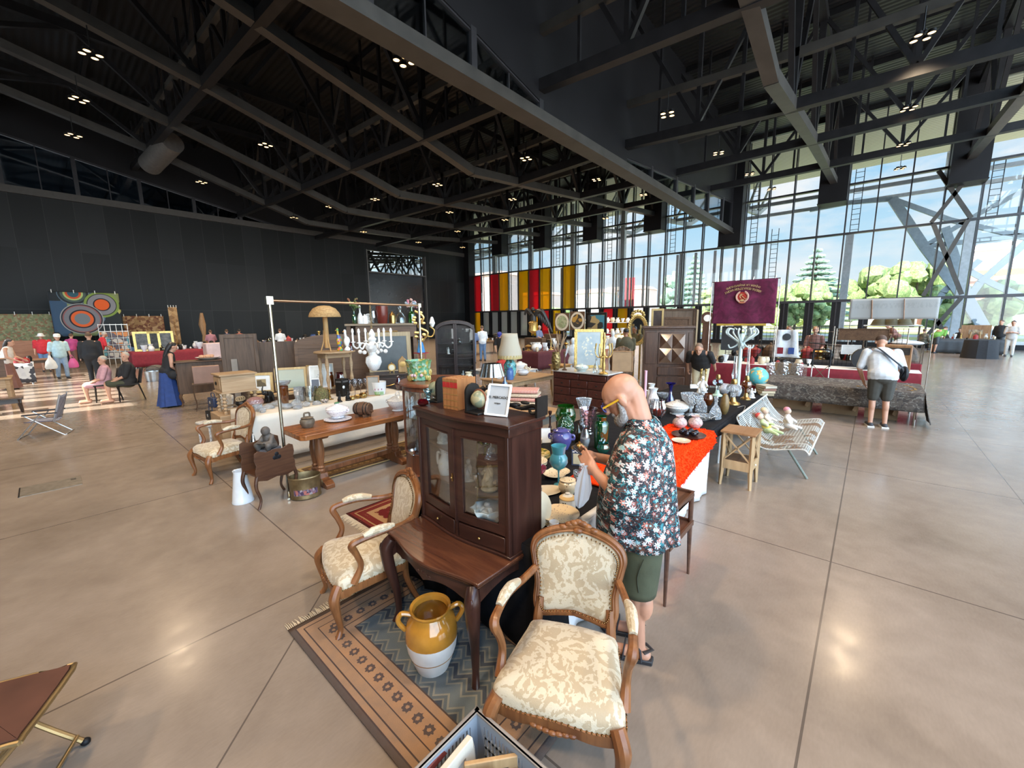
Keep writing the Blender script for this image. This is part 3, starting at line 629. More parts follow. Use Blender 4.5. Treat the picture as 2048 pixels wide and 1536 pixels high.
for s in (1, -1):
 b = MB(); b.tube(bez([(.19, .185*s, .44), (.0, .19*s, .22), (-.16, .19*s, .02)], 5), .011, 8); part('leg', b, FRM, fc)
 b = MB(); b.tube(bez([(-.22, .205*s, .82), (-.14, .205*s, .45), (.0, .205*s, .22), (.17, .205*s, .02)], 5), .012, 8); l = part('leg', b, FRM, fc)
 part('rubber_foot', MB().ball((.175, .205*s, .018), (.02, .018, .018), 10, 6), BLACK, l)
part('backrest', MB().grid(lambda u, v: (-.17-.12*v+.03*sin(pi*u), -.2+.4*u, .6+.2*v), 10, 4), _M['brown_leatherette'], fc, sol=.025)
part('crossbar', MB().cyl((-.15, -.19, .06), (-.15, .19, .06), .009).cyl((.15, -.205, .06), (.15, .205, .06), .009), FRM, fc)
st = thing('side_table', 'dark brown two-tier serving table with slender legs, right of the man in floral shirt', 'side table', (2.95, 1.085, 0))
SW = wood('dark_teak', (.06, .028, .018), (.12, .058, .036), .42, 0)
b = MB(); b.bb(-.265, .265, -.16, .16, .665, .68); part('top', b, SW, st)
b = MB(); b.bb(-.265, .265, -.16, -.145, .66, .705).bb(-.265, .265, .145, .16, .66, .705).bb(.25, .265, -.16, .16, .66, .705).bb(-.265, -.25, -.16, .16, .66, .705); part('gallery', b, SW, st, bev=.004)
b = MB(); b.bb(-.25, .25, -.16, .16, .44, .455).bb(-.25, .25, -.17, -.155, .43, .47).bb(.235, .25, -.16, .16, .43, .47); part('shelf', b, SW, st)
for sx_ in (1, -1):
 for sy in (1, -1): part('leg', MB().tube([(.24*sx_, .145*sy, .66), (.24*sx_, .145*sy, .4), (.25*sx_, .15*sy, 0)], [.02, .019, .011], 8), SW, st)
PF = dict(
 vase=[(.45, 0), (.55, .02), (.95, .3), (1, .45), (.85, .68), (.5, .84), (.48, .9), (.62, 1), (.54, .99), (.4, .88), (.6, .7), (.3, .1)],
 round=[(.5, 0), (.6, .02), (.95, .35), (1, .5), (.95, .68), (.8, .88), (.82, 1), (.76, .99), (.86, .6), (.4, .06)],
 jar=[(.85, 0), (.92, .02), (.95, .06), (.98, .72), (.9, .8), (.66, .86), (.66, .92), (.7, .94), (.7, 1), (.62, .99), (.58, .86), (.85, .7), (.8, .05)],
 pot=[(.6, 0), (.68, .02), (.95, .35), (1, .55), (.92, .74), (.72, .84), (.8, .88), (.86, .9), (.5, .95), (.42, .99), (0, 1)],
 bottle=[(.9, 0), (1, .03), (1, .5), (.9, .6), (.35, .75), (.3, .95), (.38, .96), (.38, 1), (.25, .99), (.2, .8)],
 bowl=[(.4, 0), (.45, .04), (.4, .1), (.75, .45), (1, 1), (.95, 1), (.7, .5), (.3, .2), (0, .17)],
 cup=[(.7, 0), (.78, .04), (.95, .5), (1, 1), (.95, 1), (.88, .5), (.7, .08), (0, .06)],
 goblet=[(.55, 0), (.5, .02), (.1, .06), (.08, .3), (.14, .38), (.7, .46), (1, .58), (.95, .7), (.68, .8), (.75, .9), (.85, 1), (.8, 1), (.62, .8), (.85, .6), (.1, .44)],
 wine=[(.75, 0), (.7, .02), (.12, .06), (.12, .42), (.3, .48), (.85, .62), (1, .8), (.95, 1), (.9, 1), (.92, .8), (.2, .52)],
 plate=[(.55, 0), (.6, .15), (1, .85), (1, 1), (.64, .45), (0, .4)],
 flare=[(.55, 0), (.5, .05), (.42, .2), (.55, .55), (1, 1), (.95, 1), (.5, .55), (.36, .2), (.3, .12)],
 flute=[(.6, 0), (.7, .04), (.6, .2), (.3, .4), (.25, .7), (.45, .9), (1, 1), (.9, .99), (.3, .86), (.15, .6)],
 stemv=[(.8, 0), (1, .06), (.85, .14), (.35, .22), (.3, .3), (.34, .98), (.36, 1), (.3, .99), (.24, .4)],
 gourd=[(.6, 0), (.85, .08), (1, .3), (.85, .5), (.4, .62), (.24, .72), (.2, .95), (.24, 1), (.12, .99)],
 decan=[(.9, 0), (1, .03), (.95, .3), (.6, .5), (.25, .62), (.22, .75), (.38, .78), (.2, .8), (.35, .88), (.3, .96), (0, 1)],
 dome=[(.9, 0), (1, .04), (1, .1), (.93, .12), (.9, .3), (.7, .65), (.35, .85), (.12, .88), (.15, .95), (0, 1)],
 tureen=[(.55, 0), (.62, .03), (.5, .1), (.85, .3), (1, .5), (.98, .62), (1.02, .65), (.9, .7), (.55, .84), (.2, .9), (.22, .97), (0, 1)],
 comp=[(.5, 0), (.45, .04), (.14, .12), (.12, .42), (.3, .5), (.85, .75), (1, 1), (.96, 1), (.8, .78), (0, .56)],
 pitcher=[(.75, 0), (.8, .03), (1, .3), (.9, .5), (.55, .72), (.55, .85), (.75, 1), (.7, 1), (.48, .8), (.8, .4)],
 cand=[(1, 0), (1, .05), (.4, .1), (.3, .2), (.45, .28), (.25, .35), (.22, .7), (.4, .76), (.25, .82), (.5, .92), (.5, 1), (.3, .99)],
 lamp=[(1, 0), (.95, .05), (.5, .1), (.3, .25), (.35, .42), (.9, .5), (1, .58), (.8, .68), (.35, .72), (.4, .8), (0, .81)],
 tin=[(1, 0), (1, .62), (.95, .66), (.6, .8), (.25, .88), (.3, .94), (0, 1)],
 bell=[(1, 0), (.85, .12), (.6, .35), (.5, .6), (.2, .7), (.12, .75), (.18, .95), (0, 1)],
 egg=[(.4, 0), (.8, .15), (1, .4), (.9, .7), (.5, .93), (0, 1)])
def spot(x, yb, yt, w, z):
 p = at(x, yb, z); k = ppm(p); r = w/2/k; d = V((p.x, p.y, 0)).normalized(); p = p+d*r*.7
 h = max(.012, atP(x, yt, p).z-z-.0*r); return p, r, h
GOODS = {}
def item(name, label, cat, x, yb, yt, w, z, pf, m, group=None, n=20, flute=0., nf=12, wav=0., sx=1., rz=0., hk=1.):
 p, r, h = spot(x, yb, yt, w, z); h *= hk
 return solo(name, label, cat, MB().lathe([(a*r, c*h) for a, c in PF[pf]], n, sx=sx, flute=flute, nf=nf, wav=wav*h), m, p, rz, group)
def handles(o, r, h, m, z0=.4, z1=.7, k=1.35, two=True, ang=0., t=.09):
 for s in ((1, -1) if two else (1,)):
  a = ang+(pi if s < 0 else 0); c, d = cos(a), sin(a); b = MB()
  rtube(b, [(r*.8*c, r*.8*d, h*z1), (r*k*c, r*k*d, h*z1), (r*k*c, r*k*d, h*z0), (r*.85*c, r*.85*d, h*z0)], [r*t], 6, 4); part('handle', b, m, o)
def SZ(x, yb, yt, w, z): p, r, h = spot(x, yb, yt, w, z); return r, h
VAC = atan2(.45, .9)+pi/2
GGRN = glass('green_glass', (.05, .30, .03), .10, .04, body=.25); GGR2 = glass('deep_green_glass', (.01, .16, .04), .10, .04, body=.45); GGR3 = glass('ribbed_green_glass', (.02, .24, .03), .1, .04, .6, 60., .3)
CRYS = glass('cut_crystal', (.82, .84, .86), .25, .05, 1.0, 70., .3); CRY2 = glass('thin_glass', (.88, .92, .93), .12, .03); OLIV = glass('olive_glass', (.14, .10, .01), .1, .04, body=.2)
TURQ = glass('turquoise_glass', (.17, .62, .74), .05, .05, body=.8); PINKG = glass('pink_glass', (.62, .13, .26), .1, .05, .4, 40., .6); AMBER = glass('amber_glass', (.36, .10, .01), .1, .04, body=.4); COB = glass('cobalt_glass', (.03, .02, .28), .1, .04, body=.5); RUBY = glass('ruby_glass', (.2, .008, .02), .12, .04, body=.3)
PORC = mat('white_porcelain', (.74, .74, .72), .18, 0., .05, 5., Coat_Weight=.4); CREAM = mat('cream_ware', (.64, .55, .41), .22, 0., .1, 8., Coat_Weight=.3); PURP = mat('violet_glaze', (.075, .07, .22), .15, 0., .2, 7., Coat_Weight=.5); PNK = mat('pink_opaline', (.72, .42, .58), .2, 0., .08)
PBLU = pat('cream_blue_flowers', [(.05, .05, .15), (.10, .06, .12), (.55, .46, .35), (.04, .05, .2)], 60., .2, base=(.66, .53, .36), cover=.34)
PBRN = pat('cream_brown_print', [(.12, .06, .03), (.30, .2, .08), (.12, .1, .05)], 45., .2, base=(.66, .55, .38), cover=.35); POLV = pat('olive_plate', [(.22, .17, .02), (.42, .28, .08), (.10, .10, .02), (.5, .36, .14)], 26., .25)
PFLO = pat('white_floral_china', [(.45, .22, .05), (.09, .10, .25), (.3, .1, .12), (.10, .25, .15)], 50., .2, base=(.72, .72, .70), cover=.36); PDLF = pat('white_blue_china', [(.06, .09, .28), (.12, .18, .4), (.5, .52, .6)], 55., .2, base=(.72, .73, .74), cover=.36)
PMAU = pat('mauve_china', [(.22, .10, .2), (.10, .06, .12), (.35, .2, .3)], 60., .2, base=(.72, .70, .72), cover=.4); PSPK = pat('speckled_pink', [(.38, .28, .27), (.5, .36, .36), (.3, .25, .24), (.55, .45, .42)], 90., .4); BRZ = mat('dark_bronze', (.035, .032, .03), .4, .7, .3, 20.); SILV = mat('polished_silver', (.6, .58, .55), .18, 1.)
IRON = mat('black_iron', (.018, .016, .015), .45, .5, .3, 20.)
TZ = .72
lt = thing('trestle_table', 'long folding trestle table hidden under the black cloth and goods', 'table', (5.0, 2.05, 0))
part('tabletop', MB().bb(-3.2, 3.28, -.72, .75, TZ-.04, TZ-.008), mat('white_laminate', (.6, .6, .58), .5), lt)
for x in (-3.0, -1.2, 1.1, 3.05):
 for y in (-.58, .62): part('leg', MB().cyl((x, y, 0), (x+.03, y, TZ-.03), .016, n=8), mat('white_tube', (.62, .62, .6), .4), lt)
t = NT('black_cloth'); P = t.co(); BCL = t.fin(t.bsdf((.011, .011, .013), .75, 0., t.noise(P, 9., 4.), .5, Specular_IOR_Level=.1))
def drape(b, pts, z0, drop, n=60, amp=.02, freq=40., flare=.06, rows=6, closed=False, zfn=None):
 vs = []; fs = []
 L = [0]
 for a, c in zip(pts, pts[1:]): L.append(L[-1]+(V(c[0])-V(a[0])).length)
 for i in range(n+1):
  s = L[-1]*i/n; j = max(k for k in range(len(L)) if L[k] <= s+1e-9); j = min(j, len(pts)-2); f = (s-L[j])/(L[j+1]-L[j])
  p = V(pts[j][0]).lerp(V(pts[j+1][0]), f); nn = V(pts[j][1]).lerp(V(pts[j+1][1]), f)
  D = drop if zfn is None else zfn(s/L[-1])
  for r in range(rows+1):
   q = r/rows; w_ = amp*q*(sin(freq*s)+.6*sin(freq*.43*s+1.3)+.4*sin(freq*1.9*s))*.6
   vs.append(p+nn*(flare*q**1.3+w_+.004)+V((0, 0, z0-D*q)))
 for i in range(n): fs += [(i*(rows+1)+r, (i+1)*(rows+1)+r, (i+1)*(rows+1)+r+1, i*(rows+1)+r+1) for r in range(rows)]
 b.add(vs, fs)
b = MB(); b.grid(lambda u, v: (1.74+6.56*u, 1.315+1.505*v, TZ+.003*NZ.noise(V((u*40, v*12, 0)))), 90, 24)
drape(b, [((1.74, 2.82, 0), (-1, .3, 0)), ((1.74, 1.315, 0), (-.7, -.7, 0)), ((1.95, 1.315, 0), (0, -1, 0))], TZ, .66, 40, .03, 30)
drape(b, [((4.95, 1.315, 0), (0, -1, 0)), ((8.3, 1.315, 0), (.5, -.7, 0)), ((8.3, 2.82, 0), (1, 0, 0))], TZ, .12, 80, .012, 30, .02, 3)
drape(b, [((8.3, 2.82, 0), (0, 1, 0)), ((1.74, 2.82, 0), (0, 1, 0))], TZ, .5, 90, .02, 30, .03, 3)
solo('tablecloth', 'black cloth spread over the long table of glass and china', 'tablecloth', b, BCL, sol=.004)
b = MB(); drape(b, [((1.93, 1.305, 0), (-.3, -1, 0)), ((2.2, 1.305, 0), (0, -1, 0)), ((5.02, 1.305, 0), (.2, -1, 0)), ((5.06, 1.5, 0), (1, -.2, 0))], TZ+.006, .715, 150, .022, 26, .0, 10)
b.grid(lambda u, v: (1.95+3.08*u, 1.302+.06*v, TZ+.007), 40, 2)
t = NT('white_sheet'); WSH = t.fin(t.bsdf((.70, .71, .74), .7, 0., t.noise(t.co(), 6., 4., .8), .5))
solo('sheet', 'white sheet hanging to the floor along the front of the long black table', 'cloth', b, WSH, sol=.004)
sh = thing('shag_rug', 'bright orange shag rug lying over the edge of the long table', 'rug', (0, 0, 0))
def shp(u, v):
 X = lerp(2.75, 4.98, u); D = lerp(.42, .12, u); Lh = .52; s = v*(Lh+D)
 if s < Lh: return V((X, 1.29+Lh-s-.03, TZ+.022)), V((0, 0, 1))
 return V((X, 1.262-.02*(s-Lh)/D, TZ+.015-(s-Lh))), V((0, -1, .15))
b = MB(); b.grid(lambda u, v: shp(u, v)[0], 60, 24)
t = NT('orange_wool'); P = t.co(); c = t.ramp(t.noise(P, 60., 3.), [(.3, (.72, .030, .003)), (.7, (.95, .065, .006))]); ORG = t.fin(t.bsdf(c, .9, 0., None, 0, Specular_IOR_Level=.1))
part('backing', b, ORG, sh, sol=.02)
b = MB()
for i in range(5200):
 p, nn = shp(rnd.random(), rnd.random()); d = (nn+V((rnd.uniform(-1, 1), rnd.uniform(-1, .3), rnd.uniform(-.8, .3)))*.8).normalized(); L = rnd.uniform(.02, .04)
 a = d.orthogonal().normalized()*.0055; e = d.cross(a)
 q = p-nn*.004; m_ = q+d*L*.6+V((0, 0, .002)); e2 = q+d*L-V((0, 0, .006))
 b.add([q+a, q-a*.5+e, q-a*.5-e, m_+a*.9, m_-a*.45+e*.9, m_-a*.45-e*.9, e2], [(0, 1, 4, 3), (1, 2, 5, 4), (2, 0, 3, 5), (3, 4, 6), (4, 5, 6), (5, 3, 6)])
part('shag_pile', b, ORG, sh)['kind'] = 'stuff'
gw = 'coloured glass on the black table'
item('glass_vase', 'big round pale green glass vase behind the ribbed green one', 'vase', 1131, 856, 811, 42, TZ, 'round', GGRN, gw)
item('glass_vase', 'ribbed dark green glass vase with a short neck, behind the violet pot', 'vase', 1131, 877, 826, 34, TZ, 'vase', GGR3, gw, 24, .04, 14)
o = item('lidded_pot', 'violet blue glazed pot with a lid and two ears', 'pot', 1123, 902, 856, 42, TZ, 'pot', PURP)
r, h = SZ(1123, 902, 856, 42, TZ); handles(o, r, h, PURP, .5, .68, 1.18, True, VAC, .12)
item('glass_goblet', 'turquoise opaline goblet vase on a tall pale stem', 'goblet', 1117, 975, 891, 37, TZ, 'goblet', TURQ)
p, r, h = spot(1158, 931, 886, 32, TZ); o = thing('storage_tin', 'square blue and cream tin with checker edge and domed brass lid', 'tin', p, .45)
part('body', MB().box((0, 0, h*.38), (r*1.7, r*1.7, h*.76)), mat('slate_blue_paint', (.05, .07, .13), .4), o, bev=.003)
part('panel', MB().box((-r*.87, 0, h*.33), (.003, r*1.3, h*.5)).box((0, -r*.87, h*.33), (r*1.3, .003, h*.5)), mat('cream_panel', (.55, .5, .33), .4), o, 'cream front panel')
b = MB()
for i in range(6):
 for j in range(2):
  if (i+j) % 2: b.box((-r*.88, -r*.6+r*.24*i, h*(.66+.05*j)), (.004, r*.24, h*.05)).box((-r*.6+r*.24*i, -r*.88, h*(.66+.05*j)), (r*.24, .004, h*.05))
part('checker_band', b, PORC, o); part('lid', MB().lathe([(r*1.02, h*.76), (r, h*.8), (r*.6, h*.84), (r*.58, h*.9), (r*.4, h*.98), (r*.1, h), (r*.13, h*1.08), (0, h*1.1)], 20), BRASS, o)
item('glass_bottle', 'slender dark olive bottle beside the white-filled jar', 'bottle', 1156, 887, 846, 12, TZ, 'bottle', OLIV, gw)
p, r, h = spot(1170, 899, 851, 21, TZ); o = thing('glass_jar', 'clear glass jar half filled with white salt', 'jar', p)
part('body', MB().lathe([(a*r, c*h) for a, c in PF['vase']], 20), CRY2, o); part('filling', MB().lathe([(.5*r, .02*h), (.88*r, .3*h), (.92*r, .45*h), (0, .48*h)], 18), mat('salt', (.7, .66, .64), .8), o, 'white salt filling')
item('crystal_vase', 'cut crystal vase with a pointed star-shaped rim', 'vase', 1167, 852, 797, 32, TZ, 'flare', CRYS, gw, 24, .0, 6, .09)
item('crystal_vase', 'flared clear glass vase with faint pink ribs in front of the star-rimmed vase', 'vase', 1176, 870, 816, 36, TZ, 'flare', glass('pinkish_clear', (.93, .78, .78), .14, .03, .3, 30.), gw, 24, .05, 10)
item('glass_jar', 'tall dark green storage jar with a wide neck', 'jar', 1202, 900, 832, 29, TZ, 'jar', GGR2, gw)
o = item('glass_bowl', 'small sea-green glass dish with a curled glass handle', 'bowl', 1206, 909, 886, 26, TZ, 'round', glass('sea_green_glass', (.05, .3, .2), .12, .04, body=.35), gw)
r, h = SZ(1206, 909, 886, 26, TZ); b = MB(); rtube(b, [(0, 0, h), (r*.5, 0, h*1.3), (-r*.3, 0, h*1.5), (-r*.8, 0, h*1.35)], [.008, .006, .005], 6); b.ball((-r*.8, 0, h*1.36), .014); part('handle', b, CRY2, o)
item('candle_holder', 'slim dark turned wooden candle holder by the white card', 'candle holder', 1100, 868, 822, 15, TZ, 'cand', DARKV, None)
p = at(1088, 886, TZ); pframe('card', 'blank white card propped up behind the plate stacks', .15, .16, .004, WHT, WHT, p, R_(225), .25, None, .008, cat='card')
def plates(n, label0, x, y, wpx, z, m, group, cat='plate', th=.013):
 p = at(x, y, z); r = wpx/2/ppm(p); me = None
 for i in range(n):
  lab = label0 % ['lowest', 'second from the bottom', 'third from the bottom', 'top', 'fifth', 'sixth'][i if i < n-1 or n > 4 else 3] if n > 1 else label0
  if me is None: o = solo('plate', lab, cat, MB().lathe([(a*r, c*.022) for a, c in PF['plate']], 32), m, p, 0, group); me = o
  else: o = dup(me, p+V((rnd.uniform(-.004, .004), rnd.uniform(-.004, .004), th*i)), rnd.random()*6, lab, group)
plates(4, '%s plate of the cream china stack farthest back beside the cabinet', 1064, 888, 42, TZ, CREAM, 'stacked plates')
plates(3, '%s plate of the olive and yellow painted stack beside the cabinet', 1069, 914, 64, TZ, POLV, 'stacked plates')
plates(3, '%s plate of the cream brown-flowered stack just behind the pink bowl', 1068, 930, 52, TZ, PBRN, 'stacked plates')
item('glass_compote', 'pink moulded glass bowl with a scalloped edge on a foot', 'bowl', 1072, 972, 934, 42, TZ, 'comp', PINKG, gw, 32, .05, 16)
plates(1, 'brown-edged cream plate under the turquoise goblet, lying rear right', 1118, 946, 44, TZ, PBRN, None)
plates(1, 'cream plate with painted brown fruit in front of the turquoise goblet', 1109, 951, 46, TZ+.014, PBRN, None)
for x, yb, yt, q in ((1153, 974, 941, 'nearer'), (1165, 961, 931, 'farther')): item('stem_glass', '%s of two small cut stem glasses on the black cloth' % q, 'glass', x, yb, yt, 14, TZ, 'wine', CRYS, 'stem glasses')
o = item('sugar_pot', 'round cream pot with gilt lid knob behind the apothecary jar', 'pot', 1135, 992, 956, 38, TZ, 'pot', PBRN)
o = item('apothecary_jar', 'white cylindrical jar with black print and gold-edged lid', 'jar', 1135, 1021, 984, 33, TZ, 'tin', PORC)
r, h = SZ(1135, 1021, 984, 33, TZ); part('lid', MB().lathe([(r*1.03, h*.62), (r*1.03, h*.68), (r*.7, h*.78), (r*.2, h*.82), (r*.22, h*.95), (0, h*.98)], 24), mat('gold_cream', (.6, .42, .2), .3), o, 'gold-edged cream lid')
b = MB()
for i in range(14): a = R_(180)+rnd.uniform(-.2, 1.0); b.box((r*1.005*cos(a), r*1.005*sin(a), h*rnd.uniform(.15, .5)), (.002, rnd.uniform(.004, .012), rnd.uniform(.004, .014)), a)
part('print', b, IRON, o, 'black printed emblem')
item('leaf_dish', 'flat cream oblong dish left of the sugar pot', 'dish', 1088, 993, 986, 52, TZ, 'bowl', CREAM, None, 28, 0, 12, 0, 1.6, R_(150), 1.6)
o = item('gourd_vase', 'pale stoneware bottle with a round belly and thin neck', 'bottle', 1081, 1022, 975, 31, TZ, 'gourd', mat('pale_stoneware', (.48, .43, .36), .4, 0., .1, 9.))
p = at(1078, 1064, TZ); o = solo('plate', 'white plate standing on edge against the glazed cabinet', 'plate', MB(Mx.Rotation(R_(98), 4, 'Y') @ Mx.Translation((-.13, 0, 0))).lathe([(a*.13, c*.02) for a, c in PF['plate']], 32), mat('ivory_plate', (.68, .65, .52), .25), p, R_(75))
plates(4, '%s plate of the blue-flowered cream stack near the armchair', 1118, 1042, 80, TZ, PBLU, 'blue flowered plates')
o = item('egg_cup', 'small white two-handled cup in front of the blue-flowered plates', 'cup', 1108, 1078, 1043, 20, TZ, 'cup', PORC); r, h = SZ(1108, 1078, 1043, 20, TZ); handles(o, r, h, PORC, .35, .65, 1.25, True, VAC, .14)
item('stem_vase', 'tall pink opaline bud vase with a bulb foot', 'vase', 1289, 819, 741, 15, TZ, 'stemv', PNK)
item('pitcher', 'white china pitcher with a flared lip, behind the textured jug', 'pitcher', 1302, 801, 767, 19, TZ, 'pitcher', PORC, None, 20)
o = item('jug', 'white textured jug with a wavy rim beside the pink bud vase', 'jug', 1305, 817, 776, 25, TZ, 'pitcher', mat('bisque', (.66, .66, .66), .6, 0., .15, 60., .5)); r, h = SZ(1305, 817, 776, 25, TZ); handles(o, r, h, PORC, .35, .85, 1.25, False, VAC, .1)
o = item('glass_vase', 'fluted clear glass vase with orange inside, behind the man\'s shoulder', 'vase', 1313, 838, 800, 34, TZ, 'round', glass('fluted_clear', (.9, .9, .9), .2, .03), gw, 36, .05, 18)
r, h = SZ(1313, 838, 800, 34, TZ); part('ornament', MB().ball((0, 0, h*.3), (r*.5, r*.5, h*.25)), ORG, o, 'orange content')
item('glass_vase', 'slim cobalt blue vase with a ruffled rim', 'vase', 1340, 806, 766, 21, TZ, 'flute', COB, gw, 24, .06, 10)
o = item('soup_tureen', 'white tureen painted with orange flowers on the black table', 'tureen', 1354, 831, 799, 46, TZ, 'tureen', PFLO); r, h = SZ(1354, 831, 799, 46, TZ); handles(o, r, h, PFLO, .45, .6, 1.2, True, VAC, .08)
item('glass_compote', 'large cut glass fruit stand with a bead rim', 'bowl', 1381, 834, 787, 42, TZ, 'comp', CRYS, gw, 32, .03, 20)
item('glass_bowl', 'wide clear glass bowl at the back of the table, left of the cobalt vase', 'bowl', 1327, 797, 786, 26, TZ, 'bowl', CRYS, gw)
item('decanter', 'conical cut crystal decanter with stopper', 'decanter', 1402, 826, 783, 22, TZ, 'decan', CRYS, gw)
item('decanter', 'square-shouldered crystal decanter at the table edge', 'decanter', 1430, 840, 791, 23, TZ, 'decan', CRYS, gw, 4, 0, 12, 0, 1, .4)
item('crystal_dish', 'oval cut crystal dish lying in front of the decanters', 'dish', 1405, 843, 830, 38, TZ, 'bowl', CRYS, gw, 24, .04, 12, 0, 1.4, R_(130))
item('vase', 'mustard brown oblong stoneware vase near the table edge', 'vase', 1448, 830, 786, 17, TZ, 'egg', mat('mustard_stoneware', (.17, .11, .04), .35, 0., .2, 20.))
for x, q in ((1359, 'left'), (1390, 'right')): item('bud_vase', '%s of two round mottled pink vases on the orange rug' % q, 'vase', x, 858, 830, 28, TZ+.03, 'vase', PSPK, 'mottled pink vases', 20, hk=.95)
tp = at(1377, 872, TZ+.035); solo('tray', 'round dark brown wooden tray on the orange rug', 'tray', MB().lathe([(.12, 0), (.17, .008), (.18, .022), (.17, .02), (.12, .012), (0, .01)], 28), DARKW, tp, 0)
for i in range(7): a = i*1.05; q = .0 if i == 6 else .075; solo('ornament_ball', 'glossy black ball lying in the round brown tray', 'ball', MB().ball((0, 0, .034), .032, 12, 8), mat('black_gloss', (.012, .008, .012), .1), tp+V((q*cos(a), q*sin(a), .012)), 0, 'black balls in the tray')
plates(1, 'plain cream plate half hidden behind the man on the orange rug', 1362, 884, 36, TZ+.04, CREAM, None)
def oil_lamp(label, x, yb, ytop, w, m1, m2, ych):
 p, r, h = spot(x, yb, ytop, w, TZ); o = thing('oil_lamp', label, 'oil lamp', p)
 part('base', MB().lathe([(a*r, c*h) for a, c in PF['lamp'][:4]], 20), m2, o); part('reservoir', MB().lathe([(a*r, c*h) for a, c in PF['lamp'][3:9]], 20), m1, o); part('burner', MB().lathe([(.35*r, .7*h), (.45*r, .76*h), (.4*r, .85*h), (.3*r, .9*h), (0, .9*h)], 16), BRASS, o)
 if ych: hc = atP(x, ych, p).z-TZ; part('chimney', MB().lathe([(.28*r, .9*h), (.42*r, lerp(.9*h, hc, .2)), (.25*r, lerp(.9*h, hc, .45)), (.24*r, hc)], 16), CRY2, o)
oil_lamp('glass oil lamp with wide pressed bowl and thin chimney', 1465, 810, 752, 28, CRYS, BRASS, 712)
oil_lamp('amber and brass oil lamp with a tall chimney left of the globe', 1491, 800, 746, 20, AMBER, BRASS, 690)
oil_lamp('mint green porcelain lamp base with clear bowl', 1434, 793, 744, 20, CRY2, mat('mint_porcelain', (.42, .62, .52), .3), 0)
for i, (x, q) in enumerate(((1401, 'left'), (1410, 'right'))): item('candlestick', '%s of two gilt candlesticks behind the cherub figure' % q, 'candlestick', x, 775, 738, 9, TZ, 'cand', GOLD, 'gilt candlesticks')
def figure_blob(name, label, cat, x, yb, yt, w, z, m, seed=0, group=None, rz=0., n=9):
 p, r, h = spot(x, yb, yt, w, z); rr = random.Random(seed); b = MB()
 b.lathe([(r*.9, 0), (r, h*.05), (r*.8, h*.14), (0, h*.15)], 16)
 rtube(b, [(0, 0, h*.1), (r*.2, 0, h*.35), (-r*.05, 0, h*.6), (0, 0, h*.78)], [r*.55, r*.6, r*.45, r*.22], 10)
 b.ball((r*.05, 0, h*.89), (r*.3, r*.28, h*.12), 10, 7)
 for s in (1, -1):
  rtube(b, [(0, s*r*.35, h*.7), (r*.35, s*r*.75, h*rr.uniform(.45, .6)), (r*.6, s*r*rr.uniform(.1, .8), h*rr.uniform(.45, .95))], [r*.2, r*.15, r*.11], 8)
  rtube(b, [(0, s*r*.25, h*.35), (r*.5, s*r*.4, h*.3), (r*.55, s*r*.45, h*.12)], [r*.26, r*.22, r*.16], 8)
 for k in range(n): a = rr.random()*6.3; b.ball((r*.7*cos(a), r*.7*sin(a), h*rr.uniform(.05, .3)), r*rr.uniform(.1, .25), 7, 5)
 return solo(name, label, cat, b, m, p, rz, group)
figure_blob('figurine', 'white cherub figurine with flowers by the gilt candlesticks', 'figurine', 1404, 790, 752, 24, TZ, PORC, 3, None, R_(190))
gp = at(1513, 782, TZ); g = thing('terrestrial_globe', 'turquoise desk globe with orange continents at the far end of the black table', 'globe', gp)
t = NT('globe_map'); P = t.co(); f = t.noise(P, 9., 3.); c = t.ramp(f, [(.52, (.10, .42, .45)), (.56, (.55, .34, .12)), (.64, (.62, .5, .16)), (.70, (.2, .4, .15))], 'CONSTANT'); GLM = t.fin(t.bsdf(c, .25))
hz_ = atP(1515, 753, gp).z-TZ; rg = 19/ppm(gp); part('sphere', MB().ball((0, 0, hz_), rg, 28, 18), GLM, g); part('base', MB().lathe([(rg*.6, 0), (rg*.6, .01), (rg*.15, .03), (rg*.1, hz_-rg)], 18), BRASS, g)
b = MB(); b.tube([(rg*1.08*sin(a), 0, hz_-rg*1.08*cos(a)) for a in [pi*i/14 for i in range(15)]], .006, 6); part('meridian', b, SILV, g)
def book(label, p, w, h, d, m, rz, group, flat=True, T=None):
 o = thing('book', label, 'book', p, rz, group); Tm = T or Mx.Identity(4)
 c = MB(Tm); c.bb(-d/2, d/2, -w/2, w/2, 0, h*.1).bb(-d/2, d/2, -w/2, w/2, h*.9, h).bb(-d/2, -d/2+.004, -w/2, w/2, 0, h); part('cover', c, m, o); q = MB(Tm); q.bb(-d/2+.004, d/2-.005, -w/2+.005, w/2-.005, h*.1, h*.9); part('pages', q, mat('paper', (.62, .56, .42), .8), o); return o
bp = at(1531, 789, TZ)
for i in range(4): book('%s book of the cream pile right of the globe' % ['lowest', 'second', 'third', 'topmost'][i], bp+V((0, 0, .042*i)), .2, .04, .27, mat('book_cloth_%d' % i, [(.35, .3, .2), (.5, .42, .28), (.2, .09, .06), (.42, .38, .3)][i], .6), R_(20+8*i), 'pile of books by the globe')
figure_blob('porcelain_flower', 'white porcelain flower group beside the amber lamp', 'figurine', 1502, 797, 776, 16, TZ, PORC, 5)
for x, yb, yt, w, m, lab in ((1416, 812, 787, 18, AMBER, 'amber glass dish among the crystal decanters'), (1448, 788, 768, 22, PMAU, 'pale pink china bowl left of the oil lamps'), (1474, 793, 771, 16, PDLF, 'small blue and white box between the oil lamps')): item('trinket_dish', lab, 'dish', x, yb, yt, w, TZ, 'round', m)
pframe('card', 'white card with black handwriting leaning by the wardrobe foot', .17, .08, .004, WHT, WHT, at(1390, 777, TZ), R_(215), .3, None, .006, cat='card')
